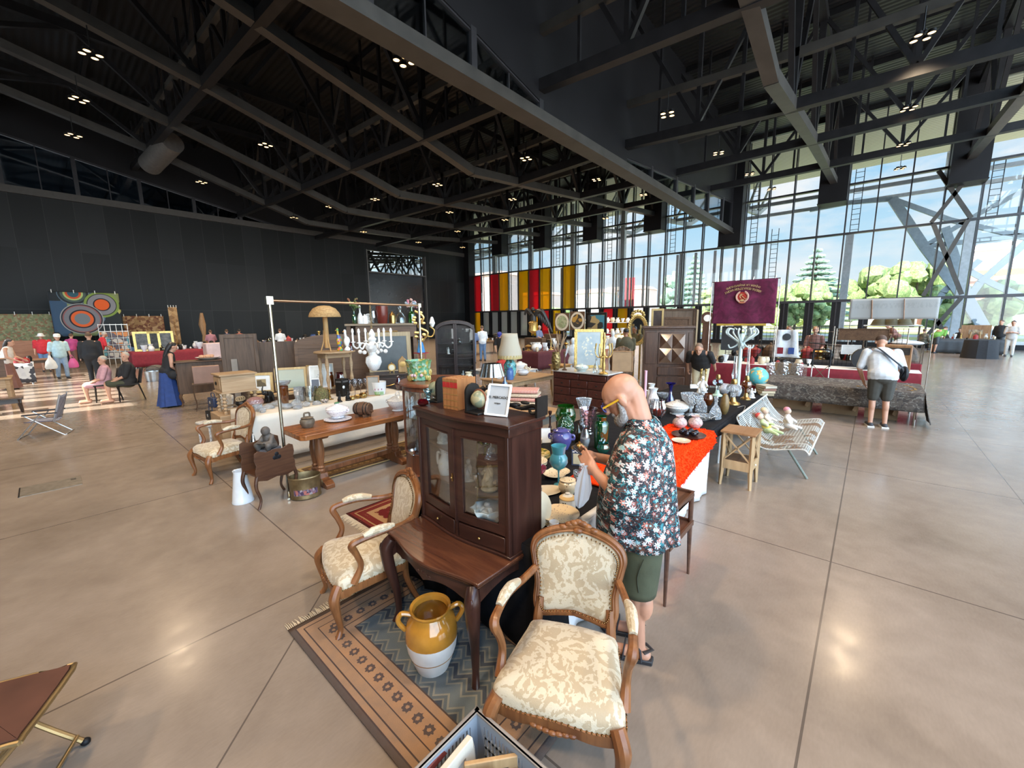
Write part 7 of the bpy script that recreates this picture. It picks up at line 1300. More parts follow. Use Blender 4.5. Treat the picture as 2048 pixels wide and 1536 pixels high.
part('diamond_points', b, mat('waxed_dark_oak', (.075, .036, .022), .16, 0., .15, 8., Coat_Weight=.8, Coat_Roughness=.1), dr, smooth=False); part('panel', MB().bb(-H*.95, -H*.5, -.235, -.22, dz0, dz1), WRD, o, bev=.012); part('panel', MB().bb(H*.8, H*.95, -.235, -.22, dz0, dz1), WRD, o, bev=.01)
part('drawer', MB().bb(-H*.42, H*.72, -.25, -.22, zt*.31, zt*.43), WRD, o, bev=.02); part('lower_door', MB().bb(-H*.42, H*.72, -.245, -.22, .16, zt*.29), WRD, o, bev=.015)
def lean(label, x0, x1, yt, yb, P, m, fm=None, name='framed_picture', cat='picture', fw_=.06, rzo=0., ln=.05):
 q = atP((x0+x1)/2, yb, P); k = ppm(q); return pframe(name, label, (x1-x0)/k, atP((x0+x1)/2, yt, P).z-q.z, fw_, fm or m, m, q, atan2(-q.y, -q.x)+rzo, ln, cat=cat, th=.04)
WB2 = (12.3, 4.75, 0)
lean('framed dark portrait standing behind the wardrobe at its left', 1299, 1322, 617, 740, (12.6, 5.1, 0), mat('dark_portrait', (.05, .03, .022), .4, 0., .6, 4.), GLDL); lean('large grey-brown carved bed board behind the wardrobe', 1318, 1382, 617, 745, (13., 4.75, 0), wood('greyed_oak', (.11, .075, .05), (.19, .135, .095), .6, 2), BRN2, 'bed_board', 'headboard'); lean('plain brown board leaning above the wardrobe top', 1326, 1374, 634, 745, (12., 4.3, 0), BRN2, None, 'board', 'board'); 
q = atP(1385, 790, (11.0, 3.5, 0)); solo('plank', 'long pale plank leaning against the right side of the wardrobe', 'plank', MB(Mx.Rotation(.07, 4, 'X')).bb(-.02, .02, -.12, .12, 0, 2.25), wood('pale_plank', (.30, .22, .13), (.42, .33, .21), .6, 2), (q.x, q.y, 0), R_(-70))
cp = V((9.7, 2.05, 0)); zt = atP(1493, 656, cp).z; CTW = mat('pale_mint_paint', (.50, .60, .60), .4, 0., .1, 9.); o = thing('coat_stand', 'pale mint bentwood coat stand with curled hooks', 'coat stand', cp); part('post', MB().cyl((0, 0, .0), (0, 0, zt-.12), .038, n=14), CTW, o); zm = zt-.30
for i in range(8): a = 2*pi*i/8; c_, s_ = cos(a), sin(a); part('hook', rtube(MB(), [(.035*c_, .035*s_, zm-.1), (.06*c_, .06*s_, zm), (.2*c_, .2*s_, zm+.11), (.30*c_, .30*s_, zm+.2), (.26*c_, .26*s_, zm+.29), (.18*c_, .18*s_, zm+.27)], [.016, .018, .018, .018, .016, .014], 7), CTW, o)
for i in range(4): a = 2*pi*i/4+.4; c_, s_ = cos(a), sin(a); part('lower_hook', rtube(MB(), [(.05*c_, .05*s_, zm+.05), (.08*c_, .08*s_, zm-.06), (.2*c_, .2*s_, zm-.12), (.24*c_, .24*s_, zm-.05)], [.016, .016, .015, .014], 7), CTW, o); part('foot', rtube(MB(), [(.03*c_, .03*s_, .35), (.14*c_, .14*s_, .2), (.28*c_, .28*s_, .02)], [.018, .018, .016], 7), CTW, o)
BX = 12.5; o = thing('velvet_banner', 'crimson velvet banner with gold lettering and emblem hung on poles', 'banner', (BX, 2.66, 0), 0); zb, zt = 1.875, 3.02; hw_ = .755
t = NT('crimson_velvet'); n_ = t.noise(t.co((1, 1, 1)), 5., 6., 1.5); VEL = t.fin(t.bsdf(t.ramp(n_, [(.35, (.07, .005, .025)), (.7, (.15, .011, .055))]), .85, 0., n_, .4, Sheen_Weight=.5, Sheen_Tint=(.8, .2, .4, 1)))
part('cloth', MB().grid(lambda u, v: (.012*sin(u*17+v*3)+.008*sin(v*11), hw_*(1-2*u), zb+(zt-zb)*v), 40, 24), VEL, o, sol=.006)
b = MB(); b.grid(lambda u, v: (.0, hw_*(.84-1.6*u), zb-.06*v), 60, 1); part('fringe', b, mat('gold_fringe2', (.55, .36, .06), .7), o, 'gold fringe', sol=.006)
part('pole', MB().cyl((.03, hw_+.07, 0), (.03, hw_+.07, zt), .012), SILV, o); part('pole', MB().cyl((.03, -hw_-.05, 0), (.03, -hw_-.05, zt), .012), SILV, o); part('cross_pole', MB().cyl((.03, hw_+.07, zt), (.03, -hw_-.05, zt), .012), SILV, o); b = MB()
for u in (.05, .35, .62, .95): b.bar((.02, hw_*(1-2*u), zt-.03), (.04, hw_*(1-2*u)-.02, zt+.08), .012, .012)
part('clamp', b, SILV, o); GT = mat('gold_thread', (.62, .42, .20), .5, .2)
def arc_text(s, r, zc_, y0, size, span):
 n = len(s)
 for i, ch in enumerate(s):
  if ch == ' ': continue
  a = span*(i/(n-1)-.5); M = Mx.Translation((-.026, y0-r*sin(a), zc_+r*cos(a))) @ Mx.Rotation(a, 4, 'X') @ Mx.Rotation(-pi/2, 4, 'Z') @ Mx.Rotation(pi/2, 4, 'X'); arc_l.append((ch, size, M))
arc_l = []; arc_text('СМІЛЯНСЬКИЙ МК КП УКРАЇНИ', 1.0, zt-1.13, .03, .075, .78); arc_text('І МІСЬКА РАДА ДЕПУТАТІВ ТРУДЯЩИХ', .93, zt-1.15, .03, .075, .93)
def bake_text(lst, m, parent, name):
 b = MB()
 for ch, size, M in lst:
  c = bpy.data.curves.new('t', 'FONT'); c.body = ch; c.size = size; c.extrude = .003; c.align_x = 'CENTER'; c.align_y = 'CENTER'; f_ = bpy.data.objects.new('t', c); COL.objects.link(f_); bpy.context.view_layer.update(); me = f_.evaluated_get(bpy.context.evaluated_depsgraph_get()).to_mesh(); b.T = M; b.add([v.co for v in me.vertices], [tuple(p.vertices) for p in me.polygons]); bpy.data.objects.remove(f_)
 return part(name, b, m, parent, smooth=False)
bake_text(arc_l, GT, o, 'lettering')
ez = zt-.43; e = part('emblem', MB(Mx.Translation((-.024, .03, ez)) @ Mx.Rotation(pi/2, 4, 'Y')).lathe([(0, -.004), (.125, -.004), (.125, .004), (0, .004)], 30), mat('emblem_red', (.42, .03, .02), .6), o); b = MB(); yz = lambda r, a: (-.034, .03+r*sin(a), ez-r*cos(a))
for s in (1, -1):
 b.tube([yz(.148, s*a) for a in [.35+.24*k for k in range(11)]], [.016]*11, 6); b.tube([yz(.125, s*a) for a in [.5+.24*k for k in range(10)]], [.011]*10, 6)
part('wheat_wreath', b, mat('wheat_pink', (.62, .36, .28), .6), e); b = MB(); b.tube([(-.034, .03+.055*sin(a), ez+.01+.055*cos(a)) for a in [-.6+.33*k for k in range(12)]], [.004+.0065*sin(pi*k/11) for k in range(12)], 6); b.bar((-.036, .07, ez+.055), (-.036, -.03, ez-.05), .014, .014); b.bar((-.037, .085, ez+.035), (-.037, .045, ez+.075), .026, .02); b.bar((-.036, -.04, ez-.045), (-.036, -.055, ez-.06), .016, .014)
part('hammer_and_sickle', b, GT, e); b = MB(); b.grid(lambda u, v: (-.036, .03+.085*(2*u-1), ez-.135-.045*v+.02*(2*u-1)**2), 10, 2); part('ribbon', b, mat('ribbon_orange', (.55, .18, .10), .6), e, sol=.008); part('sun_rays', MB().ball((-.03, .03, ez-.095), (.006, .055, .03), 10, 6), GT, e)
SX = 16.; o = thing('paper_sign', 'long white paper sign seen from behind on thin posts', 'sign', (SX, -.40, 0)); t = NT('back_of_paper'); s_ = t.n('SeparateXYZ', {0: t.co()}); f = t.noise(t.co((1, 6, 2.5)), 3., 2.); bnd = t.ma('LESS_THAN', t.ma('ABSOLUTE', t.ma('SUBTRACT', s_.outputs[2], 2.32)), .07); c = t.mix(t.ma('MULTIPLY', t.ma('MULTIPLY', bnd, t.ma('GREATER_THAN', f, .5)), .25), (.46, .47, .46), (.25, .25, .25)); PPR = t.fin(t.n('MixShader', {0: .25, 1: t.n('BsdfDiffuse', {0: c}).outputs[0], 2: t.n('BsdfTranslucent', {0: (.5, .5, .48, 1)}).outputs[0]}).outputs[0])
part('paper', MB().grid(lambda u, v: (.01*sin(u*13)+.02*u, .95-1.88*u, 1.94+.60*v-.03*u*v), 30, 8), PPR, o, sol=.004); part('post', MB().cyl((-.02, .42, 1.94), (-.02, .46, 2.5), .012), mat('bamboo', (.3, .17, .1), .6), o); part('post', MB().cyl((-.02, -.26, 1.94), (-.02, -.22, 2.5), .012), _M['bamboo'], o)
part('stand', MB().cyl((.03, .9, 0), (.03, .9, 2.5), .012, n=6), SILV, o); part('stand', MB().cyl((.03, -.88, 0), (.03, -.88, 2.5), .012, n=6), SILV, o)
def gridpanel(label, y0, y1, x, z0, z1, rz=0.):
 o = thing('grid_panel', label, 'display panel', (x, (y0+y1)/2, 0), rz, 'black wire grids'); h = abs(y1-y0)/2; b = MB(); n = int(2*h/.09); m = int((z1-z0)/.09)
 for i in range(n+1): y = lerp(-h, h, i/n); b.bb(-.003, .003, y-.004, y+.004, z0, z1)
 for j in range(m+1): z = lerp(z0, z1, j/m); b.bb(-.004, .003, -h, h, z-.004, z+.004)
 part('mesh', b, IRON, o, smooth=False); part('post', MB().cyl((0, h, 0), (0, h, z1), .012, n=6), SILV, o); part('post', MB().cyl((0, -h, 0), (0, -h, z1), .012, n=6), SILV, o)
gridpanel('black wire grid panel below the crimson banner', 3.35, 2.1, 13.9, .7, 1.78); gridpanel('black wire grid panel in front of the man in white waistcoat', 2.05, .75, 14.0, .6, 1.78); gridpanel('black wire grid panel with a brown board hung on it', .7, -.7, 14.1, .6, 1.72)
REDC = cl('red_cloth', (.20, .012, .022)); DGR = mat('dark_grey_metal', (.045, .05, .055), .5)
def stall(label, x0, x1, y0, y1, z, m, drop=None, name='stall_table', cm=None):
 o = thing(name, label, 'table', ((x0+x1)/2, (y0+y1)/2, 0)); a, c = (x1-x0)/2, (y1-y0)/2; part('tabletop', MB().bb(-a, a, -c, c, z-.03, z), cm or m, o); b = MB(); dp = drop or z-.05; drape(b, [((-a, c, 0), (-1, 0, 0)), ((-a, -c, 0), (-.7, -.7, 0)), ((a, -c, 0), (0, -1, 0))], z, dp, 60, .02, 14, .03, 4); part('cloth', b, m, o, sol=.004)
 for sx_ in (1, -1): part('leg', MB().cyl((sx_*(a-.1), c-.1, 0), (sx_*(a-.1), c-.1, z-.03), .02, n=6).cyl((sx_*(a-.1), -c+.1, 0), (sx_*(a-.1), -c+.1, z-.03), .02, n=6), SILV, o)
 return o
stall('table with crimson cloth and white top in front of the wire grids', 12.9, 13.7, -.95, 3.6, .74, REDC, cm=WHT); stall('dark cloth table behind the wire grids', 14.6, 15.5, -1., 3.6, .8, cl('charcoal_cloth', (.03, .03, .034)))
t = NT('camouflage'); P = t.co(); s = t.noise(t.co((1, 2.2, 3.2)), 3.4, 3., 1.2); s2 = t.noise(t.co((1, 2.5, 4), loc=(4, 2, 1)), 4.5, 3., 1.5); c = t.ramp(s, [(.0, (.045, .038, .034)), (.44, (.085, .07, .058)), (.55, (.06, .048, .042))], 'CONSTANT'); c = t.mix(t.ma('GREATER_THAN', s2, .58), c, (.155, .145, .125)); CAM_ = t.fin(t.bsdf(c, .85, 0., s, .4))
o = stall('table under a camouflage net cloth where the man in white shirt bends', 10.45, 11.9, -.86, 1.75, .63, CAM_, .36, 'market_table'); part('corner_drape', (lambda b: (drape(b, [((-.72, -1.30, 0), (-.5, -.8, 0)), ((.3, -1.31, 0), (.2, -1, 0))], .63, .56, 20, .03, 14, .12, 5), b)[1])(MB()), CAM_, o, sol=.004)
for i, (y, w_, m) in enumerate(((1.2, .7, 'left'), (.35, .6, 'middle'), (-.3, .5, 'right'))): o = thing('cardboard_box', '%s of three brown cardboard boxes under the camouflage table' % m, 'box', (11.1, y, 0), 0, 'boxes under the table'); CBD = mat('cardboard', (.26, .16, .085), .8); part('carton', MB().bb(-.25, .25, -w_/2, w_/2, 0, .22), CBD, o); part('flaps', MB().bar((-.25, -w_/2, .22), (-.32, -w_/2+.05, .27), .01, .3).bb(-.27, -.25, -w_/2, w_/2, .2, .23), CBD, o)
mm = None
for i in range(16):
 q = V((10.75+.16*(i % 5)+rnd.uniform(-.03, .03), -.7+.14*(i//5)*2+rnd.uniform(-.05, .05), .632))
 if mm is None: mm = o = solo('medal', 'small badge laid out on the camouflage cloth', 'badge', MB().lathe([(.03, 0), (.03, .006), (.02, .01), (0, .011)], 12).bb(-.012, .012, .025, .07, 0, .004), BRASS, q, 0, 'badges on the camouflage cloth')
 else: dup(mm, q, rnd.random()*6)
GRY = cl('dark_grey_cotton', (.052, .05, .042)); WTS = cl('white_cotton', (.62, .66, .70))
m_ = person('man in a white T-shirt with black cross-body bag bending over the camouflage table', (10.02, -.24, 0), R_(12), 1.78, 30, .0, [((.12, .30, 1.12), (.30, .20, .94)), ((.12, -.32, 1.12), (.32, -.2, .95))], WTS, .42, GRY, 'shorts', mat('cropped_hair', (.09, .055, .04), .8), 'short', mat('black_white_trainers', (.03, .03, .035), .6), vox=.012, hp=.3, wide=1.14)
b = MB(); Lm = lambda x, y, z: V((0, 0, .93))+Mx.Rotation(R_(30), 3, 'Y') @ (V((x, y, z))-V((0, 0, .93))); b.tube(bez([Lm(.02, .2, 1.49), Lm(-.155, .1, 1.42), Lm(-.185, -.08, 1.2), Lm(-.12, -.245, 1.03), Lm(.08, -.25, .97)], 8), [(.028, .006)]*33, 6); st_ = part('bag_strap', b, BLACK, m_, 'black cross-body strap'); part('bag', MB().ball(Lm(.05, -.30, 1.02), (.12, .06, .14), 12, 8), BLACK, m_, 'black cross-body bag')
for s in (1, -1): part('shoe_sole', MB().prism([(-.09, -.05), (.17, -.05), (.21, 0), (.17, .05), (-.09, .05)], -.0, .022), PORC, m_, 'white trainer sole', loc=(-.02, .1*s, 0))
o = thing('plant_stand', 'natural wooden plant stand with crossed braces and a lower shelf', 'stand', (5.49, 1.08, 0)); STW = wood('light_birch', (.34, .22, .11), (.48, .33, .18), .45, 2, 3.); part('top', MB().bb(-.2, .2, -.19, .19, .665, .69), wood('oiled_top', (.24, .12, .05), (.34, .19, .09), .4, 0), o, bev=.004)
for sx_ in (1, -1):
 for sy in (1, -1): part('leg', MB().tube([(.165*sx_, .155*sy, .665), (.165*sx_, .155*sy, .2), (.175*sx_, .165*sy, 0)], [.028, .026, .018], 4), STW, o, smooth=False)
for a in (-.17, .17): part('cross_brace', MB().bar((a, -.14, .33), (a, .14, .64), .02, .014).bar((a, .14, .33), (a, -.14, .64), .02, .014), STW, o)
for a in (-.16, .16): part('cross_brace', MB().bar((-.14, a, .33), (.14, a, .64), .02, .014).bar((.14, a, .33), (-.14, a, .64), .02, .014), STW, o)
part('shelf', MB().bb(-.16, .16, -.15, .15, .31, .325), BRN2, o); part('drawer_box', MB().bb(-.175, .175, -.165, -.15, .22, .33).bb(-.175, .175, .15, .165, .22, .33).bb(-.18, -.165, -.16, .16, .22, .33).bb(.165, .18, -.16, .16, .22, .33), STW, o); part('knob', MB().ball((0, -.175, .275), .01, 8, 6), PORC, o)
o = thing('wire_bench', 'rusty white perforated metal bench with a curved back', 'bench', (6.8, .84, 0)); t = NT('perforated_rust'); P = t.co(); s_ = t.n('SeparateXYZ', {0: P}); gx_ = t.ma('LESS_THAN', t.ma('PINGPONG', s_.outputs[0], .014), .0045); rg_ = t.noise(P, 3.2, 6.); gy_ = t.ma('GREATER_THAN', t.ma('SINE', t.ma('MULTIPLY', t.ma('ADD', s_.outputs[1], s_.outputs[2]), 220.)), .3); k_ = t.ma('MAXIMUM', gx_, gy_); c = t.mix(t.ma('GREATER_THAN', t.ma('ADD', rg_, t.ma('MULTIPLY', s_.outputs[2], -.25)), .40), (.40, .42, .40), (.17, .095, .045)); BN = t.fin(t.n('MixShader', {0: k_, 1: t.n('BsdfTransparent').outputs[0], 2: t.bsdf(c, .6, .2)}).outputs[0])
prf = bez([(0, .36, .78), (0, .37, .74), (0, .30, .62), (0, .16, .46), (0, .0, .40), (0, -.2, .44), (0, -.36, .47), (0, -.42, .42)], 5); BW = mat('chipped_white_paint', (.48, .48, .45), .5, 0., .3, 18.)
part('seat', MB().grid(lambda u, v: (-.98+1.96*u, prf[int(round(v*(len(prf)-1)))].y, prf[int(round(v*(len(prf)-1)))].z), 40, len(prf)-1), BN, o, 'perforated rusty seat'); b = MB()
for x in (-.98, -.70, .70, .98): b.tube([(x, q.y, q.z) for q in prf], [.009]*len(prf), 6)
b.cyl((-.98, .36, .78), (.98, .36, .78), .012, n=8).cyl((-.98, -.42, .42), (.98, -.42, .42), .014, n=8); part('frame', b, BW, o)
for x in (-.62, .62): part('leg', MB().tube(bez([(x, .28, .0), (x, .10, .36), (x, .02, .39)], 4), .016, 8).tube(bez([(x, -.40, .0), (x, -.15, .38)], 4), .016, 8), mat('green_grey_leg', (.16, .19, .16), .5), o)
dl = [(-.32, .18, 35, [(.45, .55, .3), (.5, .06, .05), (.65, .5, .1)], 'cloth clown doll in yellow and green with a red cap, lying on the bench'), (-.02, .22, 20, [(.62, .58, .5), (.6, .5, .3), (.5, .45, .4)], 'pale cloth doll behind the clown doll on the bench'), (.14, .02, 5, [(.66, .64, .62), (.6, .25, .3), (.62, .55, .45)], 'doll with white hair and pink dress sitting on the bench')]
for dx, dy, an, cs, lab in dl:
 o = thing('doll', lab, 'doll', (6.8+dx, .84+dy-.08, .46), R_(250), None); L = Mx.Rotation(R_(-an), 3, 'Y'); T_ = lambda x, y, z: L @ V((x, y, z)); k_ = lab[:9].replace(' ', '_'); b = MB(); chain(b, [T_(0, 0, .04), T_(0, 0, .16)], [.055, .042])
 for s in (1, -1): chain(b, [T_(.02, .03*s, .03), V((.14, .06*s, .015))], [.028, .022]); chain(b, [T_(0, .04*s, .15), T_(.07, .08*s, .08)], [.02, .017])
 blob('body', b, mat('doll_cloth_'+k_, cs[0], .9), o, .008, 2); part('head', MB().ball(T_(0, 0, .24), .045, 12, 8), mat('doll_face', (.6, .42, .32), .6), o); part('cap', MB().ball(T_(-.012, 0, .262), (.046, .046, .04), 12, 8), mat('doll_cap_'+k_, cs[1], .9), o); part('sash', MB().lathe([(.058, 0), (.06, .03), (.05, .045)], 14, T_(0, 0, .07)), mat('doll_sash_'+k_, cs[2], .9), o)
pframe('framed_poster', 'white poster with red border behind the end of the black table', .55, .42, .015, mat('red_border', (.4, .03, .03), .5), WHT, (8.55, 1.75, .25), R_(190), .1); solo('crate_box', 'black flight case under the white poster', 'case', MB().bb(-.3, .3, -.25, .25, 0, .25), IRON, (8.72, 1.75, 0), bev=.01)
BLK = cl('black_cotton', (.014, .014, .016)); DEN = cl('denim', (.11, .19, .33)); LDEN = cl('light_denim', (.25, .34, .45)); REDT = cl('red_cotton', (.50, .02, .03)); TEAL = cl('pale_teal_cotton', (.40, .56, .60)); MAG = cl('magenta_cotton', (.40, .05, .17)); BLU = cl('royal_blue_cloth', (.025, .06, .22)); OLV = cl('olive_cotton', (.085, .075, .04)); BEI = cl('beige_cotton', (.52, .45, .30)); PNKT = cl('pink_striped_cotton', (.55, .30, .33)); GRN = cl('green_cotton', (.12, .28, .04)); CMO = pat('camo_jacket', [(.09, .08, .05), (.15, .12, .08), (.05, .05, .03)], 12., .8); BRNC = cl('brown_cloth', (.18, .08, .06)); STEEL_B = cl('steel_blue_cotton', (.12, .17, .30))
HB = mat('black_hair', (.012, .010, .010), .5, 0., .2, 60.); HBR = mat('brown_hair', (.10, .055, .03), .6, 0., .2, 60.); HG = mat('grey_hair', (.40, .37, .32), .7, 0., .2, 60.); WCAP = cl('white_cap_cloth', (.66, .66, .64))
down = [((0., .25, 1.13), (.05, .27, .9)), ((0., -.25, 1.13), (.05, -.27, .9))]
bag_arm = [((-.02, .26, 1.13), (.02, .29, .9)), ((-.02, -.26, 1.13), (.02, -.29, .9))]
work = [((.10, .25, 1.14), (.36, .18, 1.08)), ((.10, -.25, 1.14), (.36, -.18, 1.06))]
w1 = person('dark-haired woman in a black top and long royal blue skirt leaning over the bureau', at(343, 813), R_(-4), 1.62, 14, 0, [((.10, .22, 1.13), (.28, .2, 1.0)), ((.06, -.24, 1.12), (.2, -.1, 1.02))], BLK, 0, BLU, 'skirt', HB, 'long', hp=.25); part('bag', MB().ball((.12, -.26, .88), (.13, .07, .12), 12, 8), BLK, w1, 'black shoulder bag')
def dchair(label, P, az):
 o = thing('dining_chair', label, 'chair', P, az, 'black chairs'); part('seat', MB().bb(-.22, .24, -.23, .23, .43, .47), BLK, o, bev=.015); part('backrest', MB().grid(lambda u, v: (-.22-.08*v+.02*cos(6*u-3), -.22+.44*u, .47+.4*v), 8, 6), BLK, o, sol=.03)
 for sx_ in (1, -1):
  for sy in (1, -1): part('leg', MB().tube([(.2*sx_, .2*sy, .44), (.22*sx_ if sx_ > 0 else -.30, .21*sy, 0)], [.02, .014], 6), IRON, o)
c0 = at(262, 800)
dchair('black dining chair under the seated man in black', c0, R_(176)); dchair('black dining chair under the seated woman in pink stripes', c0+V((-.42, .40, 0)), R_(176))
sa = [((.06, .24, 1.12), (.30, .16, .98)), ((.06, -.24, 1.12), (.30, -.16, .98))]
person('heavy man in black shirt and dark shorts sitting on a black chair', c0+V((0, 0, 0)), R_(176), 1.74, -4, 0, sa, BLK, .5, cl('dark_olive_cotton', (.045, .05, .028)), 'shorts', HG, 'short', SKIN, sit=.50, hy=.9, wide=1.25, vox=.016)
person('woman in pink and white stripes sitting on the farther black chair', c0+V((-.42, .40, 0)), R_(176), 1.62, -4, 0, sa, PNKT, .5, PNKT, 'shorts', HG, 'short', SKIN, sit=.50, hy=.5, wide=1.1, vox=.018)
V2 = .02
person('man all in black walking away across the sunlit floor', at(192, 768), R_(75), 1.80, 4, .14, down, BLK, 1., BLK, 'pants', HBR, 'short', vox=V2, wide=1.12)
t1 = person('person in pale teal top, jeans and white cap carrying bags towards the viewer', at(128, 757), R_(-75), 1.72, 2, .10, bag_arm, TEAL, .5, LDEN, 'pants', HG, 'short', hat=(WCAP, 'peak'), vox=V2, wide=1.1)
part('white_bag', MB().lathe([(.14, .42), (.17, .5), (.13, .7), (.05, .84), (.03, .95)], 14, (.05, -.3, 0), .5, 1., .1, 5), WHT, t1, 'white carrier bag'); part('pink_bag', MB().lathe([(.12, .4), (.15, .46), (.13, .62), (.06, .78)], 14, (.05, .32, 0), .5, 1., .1, 5).tube(bez([(.05, .26, .8), (.05, .3, .92), (.05, .36, .8)], 4), .012, 6), mat('pink_bag', (.6, .10, .28), .5), t1, 'bright pink bag')
person('person in red T-shirt, denim shorts and white sun hat at far left', at(95, 743), R_(-90), 1.70, 2, .05, down, REDT, .5, DEN, 'shorts', HG, 'short', hat=(WCAP, 'brim'), vox=V2, wide=1.15); person('person in magenta top behind the man in black', at(150, 735), R_(60), 1.66, 8, .05, work, MAG, .5, BRNC, 'pants', HBR, 'short', vox=.024); person('man in a red polo shirt and pale shorts bending to the wire rack', at(206, 736), R_(10), 1.75, 18, .05, work, REDT, .5, BEI, 'shorts', HG, 'short', vox=.024); person('dark-haired woman in white top and brown skirt cut by the left edge', at(22, 778), R_(-20), 1.66, 14, 0, work, cl('white_blouse', (.60, .55, .5)), 0, BRNC, 'skirt', HB, 'long', vox=V2)
for x, y, az, h, tp, hr, lab in ((272, 722, -90, 1.7, BLK, HBR, 'seller in black behind the red stall with framed pictures'), (427, 716, 80, 1.68, cl('dusty_pink_cotton', (.38, .17, .20)), HBR, 'person in dusty pink shirt seen from behind at the far stall'), (484, 714, 80, 1.7, cl('brick_cotton', (.32, .07, .05)), HB, 'person in brick red shirt at the far stall before the dark wall'), (460, 716, 90, 1.7, cl('navy_cotton', (.03, .05, .13)), HBR, 'person in navy shirt at the far stall before the dark wall'), (565, 716, 70, 1.7, WTS, HBR, 'person in white shirt behind the brown panels at the dark wall'), (966, 722, 60, 1.78, WTS, HBR, 'man in white T-shirt from behind beyond the arched cabinet'), (946, 727, 30, 1.75, STEEL_B, HG, 'man in steel blue shirt beside the arched cabinet'), (1077, 712, -90, 1.72, STEEL_B, HG, 'person in blue shirt under the gilt eagle')): person(lab, at(x, y), R_(az), h, 4, .03, work, tp, .5, DEN, 'pants', hr, 'short', vox=.03)
person('person in black T-shirt and blue cap bending over bric-a-brac beyond the cream lamp', at(1003, 735), R_(215), 1.7, 38, .05, work, BLK, .5, BLK, 'pants', HBR, 'short', hat=(mat('cobalt_cap', (.03, .04, .25), .8), 'peak'), vox=.022)
person('man in olive shirt seen from behind between mirror and wardrobe', (11.6, 5.55, 0), R_(40), 1.76, 6, 0, work, OLV, .5, BLK, 'pants', HB, 'short', skin=SKIN2, wide=1.15, vox=.018); person('man in white T-shirt seen from behind right of the wardrobe', (20.3, 6.6, 0), R_(60), 1.76, 4, 0, work, WTS, .5, BLK, 'pants', HG, 'short', vox=.02)
person('balding man in black T-shirt and beige trousers bending down right of the wardrobe', (10.3, 3.0, 0), R_(190), 1.76, 52, .05, [((.02, .28, 1.08), (.02, .30, .84)), ((.02, -.28, 1.08), (.1, -.28, .85))], BLK, .45, BEI, 'pants', mat('thin_grey_hair', (.22, .15, .11), .7), 'short', hp=-.3, vox=.014, wide=1.12)
person('man with grey hair and a white waistcoat behind the wire grid', atX(1570, 760, 16.2)*V((1, 1, 0)), R_(165), 1.74, 2, 0, sa, WTS, .5, OLV, 'pants', HBR, 'short', skin=SKIN2, vox=.016); person('fair-haired seller behind the brown board on the wire grid', atX(1621, 760, 16.4)*V((1, 1, 0)), R_(185), 1.72, 2, 0, sa, BRNC, .5, OLV, 'pants', mat('fair_hair', (.35, .2, .1), .7), 'short', vox=.018)
person('woman in white trousers and pale top holding a camera at the right edge', at(2016, 713), R_(170), 1.72, 3, .05, [((.06, .22, 1.15), (.2, .06, 1.2)), ((.06, -.22, 1.15), (.2, -.06, 1.2))], cl('cream_top', (.5, .46, .42)), .5, cl('ivory_trousers', (.60, .57, .52)), 'pants', HB, 'bun', vox=.024); person('person in dark clothes just behind the woman in white trousers', at(1994, 708), R_(150), 1.74, 3, .03, down, BLK, .8, DGR, 'pants', HBR, 'short', vox=.028)
person('person in green shirt bending over the table by the windows', at(1866, 706), R_(-40), 1.72, 55, .05, work, GRN, .5, DGR, 'shorts', HBR, 'short', vox=.026); person('person in black sitting behind the small easel by the windows', at(1918, 700), R_(150), 1.72, 12, 0, sa, BLK, .6, BLK, 'pants', HBR, 'short', sit=.5, vox=.03); person('seated person in camouflage clothes right of the camouflage table', at(1842, 700), R_(-30), 1.75, 6, 0, sa, CMO, 1., CMO, 'pants', HBR, 'short', sit=.42, vox=.026); person('person in dark jacket leaning behind the glass case', at(1792, 712)+V((1., 0, 0)), R_(100), 1.75, 35, 0, work, BRNC, 1., OLV, 'pants', HBR, 'short', vox=.026)
CP = []
for i, (nm, pf, m, n_) in enumerate((('vase', 'vase', PORC, 12), ('bottle', 'bottle', OLIV, 8), ('lamp_base', 'lamp', BRASS, 10), ('bowl', 'round', PBRN, 12), ('bust', 'bell', BRZ, 8), ('jug', 'pitcher', PFLO, 10), ('candlestick', 'cand', GOLD, 8), ('tin', 'tin', mat('red_tin', (.3, .02, .02), .5), 10), ('clock', 'dome', BRN2, 10), ('dish', 'bowl', PDLF, 12), ('glass_vase', 'flare', CRYS, 10), ('pot', 'pot', IRON, 10), ('jar', 'jar', mat('blue_jar', (.05, .1, .28), .3), 10))):
 CP.append((nm, mesh(MB().lathe([(a*.5*(.7 if pf in ('bottle', 'cand', 'jug') else 1), c) for a, c in PF[pf]], n_), nm), m))
SEEN = {}
def clutter(n, x0, x1, y0, y1, z, lab, group, hs=(.12, .4), kinds=None, seed=0):
 rr = random.Random(seed); pl = []
 for i in range(n):
  for tr in range(12):
   x, y = rr.uniform(x0, x1), rr.uniform(y0, y1); h = rr.uniform(*hs)
   if all((x-a)**2+(y-c)**2 > (.5*(h*.8+e))**2 for a, c, e in pl): break
  pl.append((x, y, h*.8)); nm, me, m = CP[kinds[rr.randrange(len(kinds))] if kinds else rr.randrange(len(CP))]
  o = bpy.data.objects.new(nm, me); COL.objects.link(o); o.location = (x, y, z); wv = h*rr.uniform(.6, 1.1); o.scale = (wv, wv, h)
  if not me.materials: me.materials.append(m)
  tag(o, 'small %s %s' % (nm.replace('_', ' '), lab), nm.replace('_', ' '), nm.replace('_', ' ')+'s '+group)
def far_table(label, x0, x1, y0, y1, m, cloth=True, z=.76):
 if cloth: return stall(label, x0, x1, y0, y1, z, m)
 return quad_table('trade_table', label, x0, x1, y0, y1, z, m, .04)
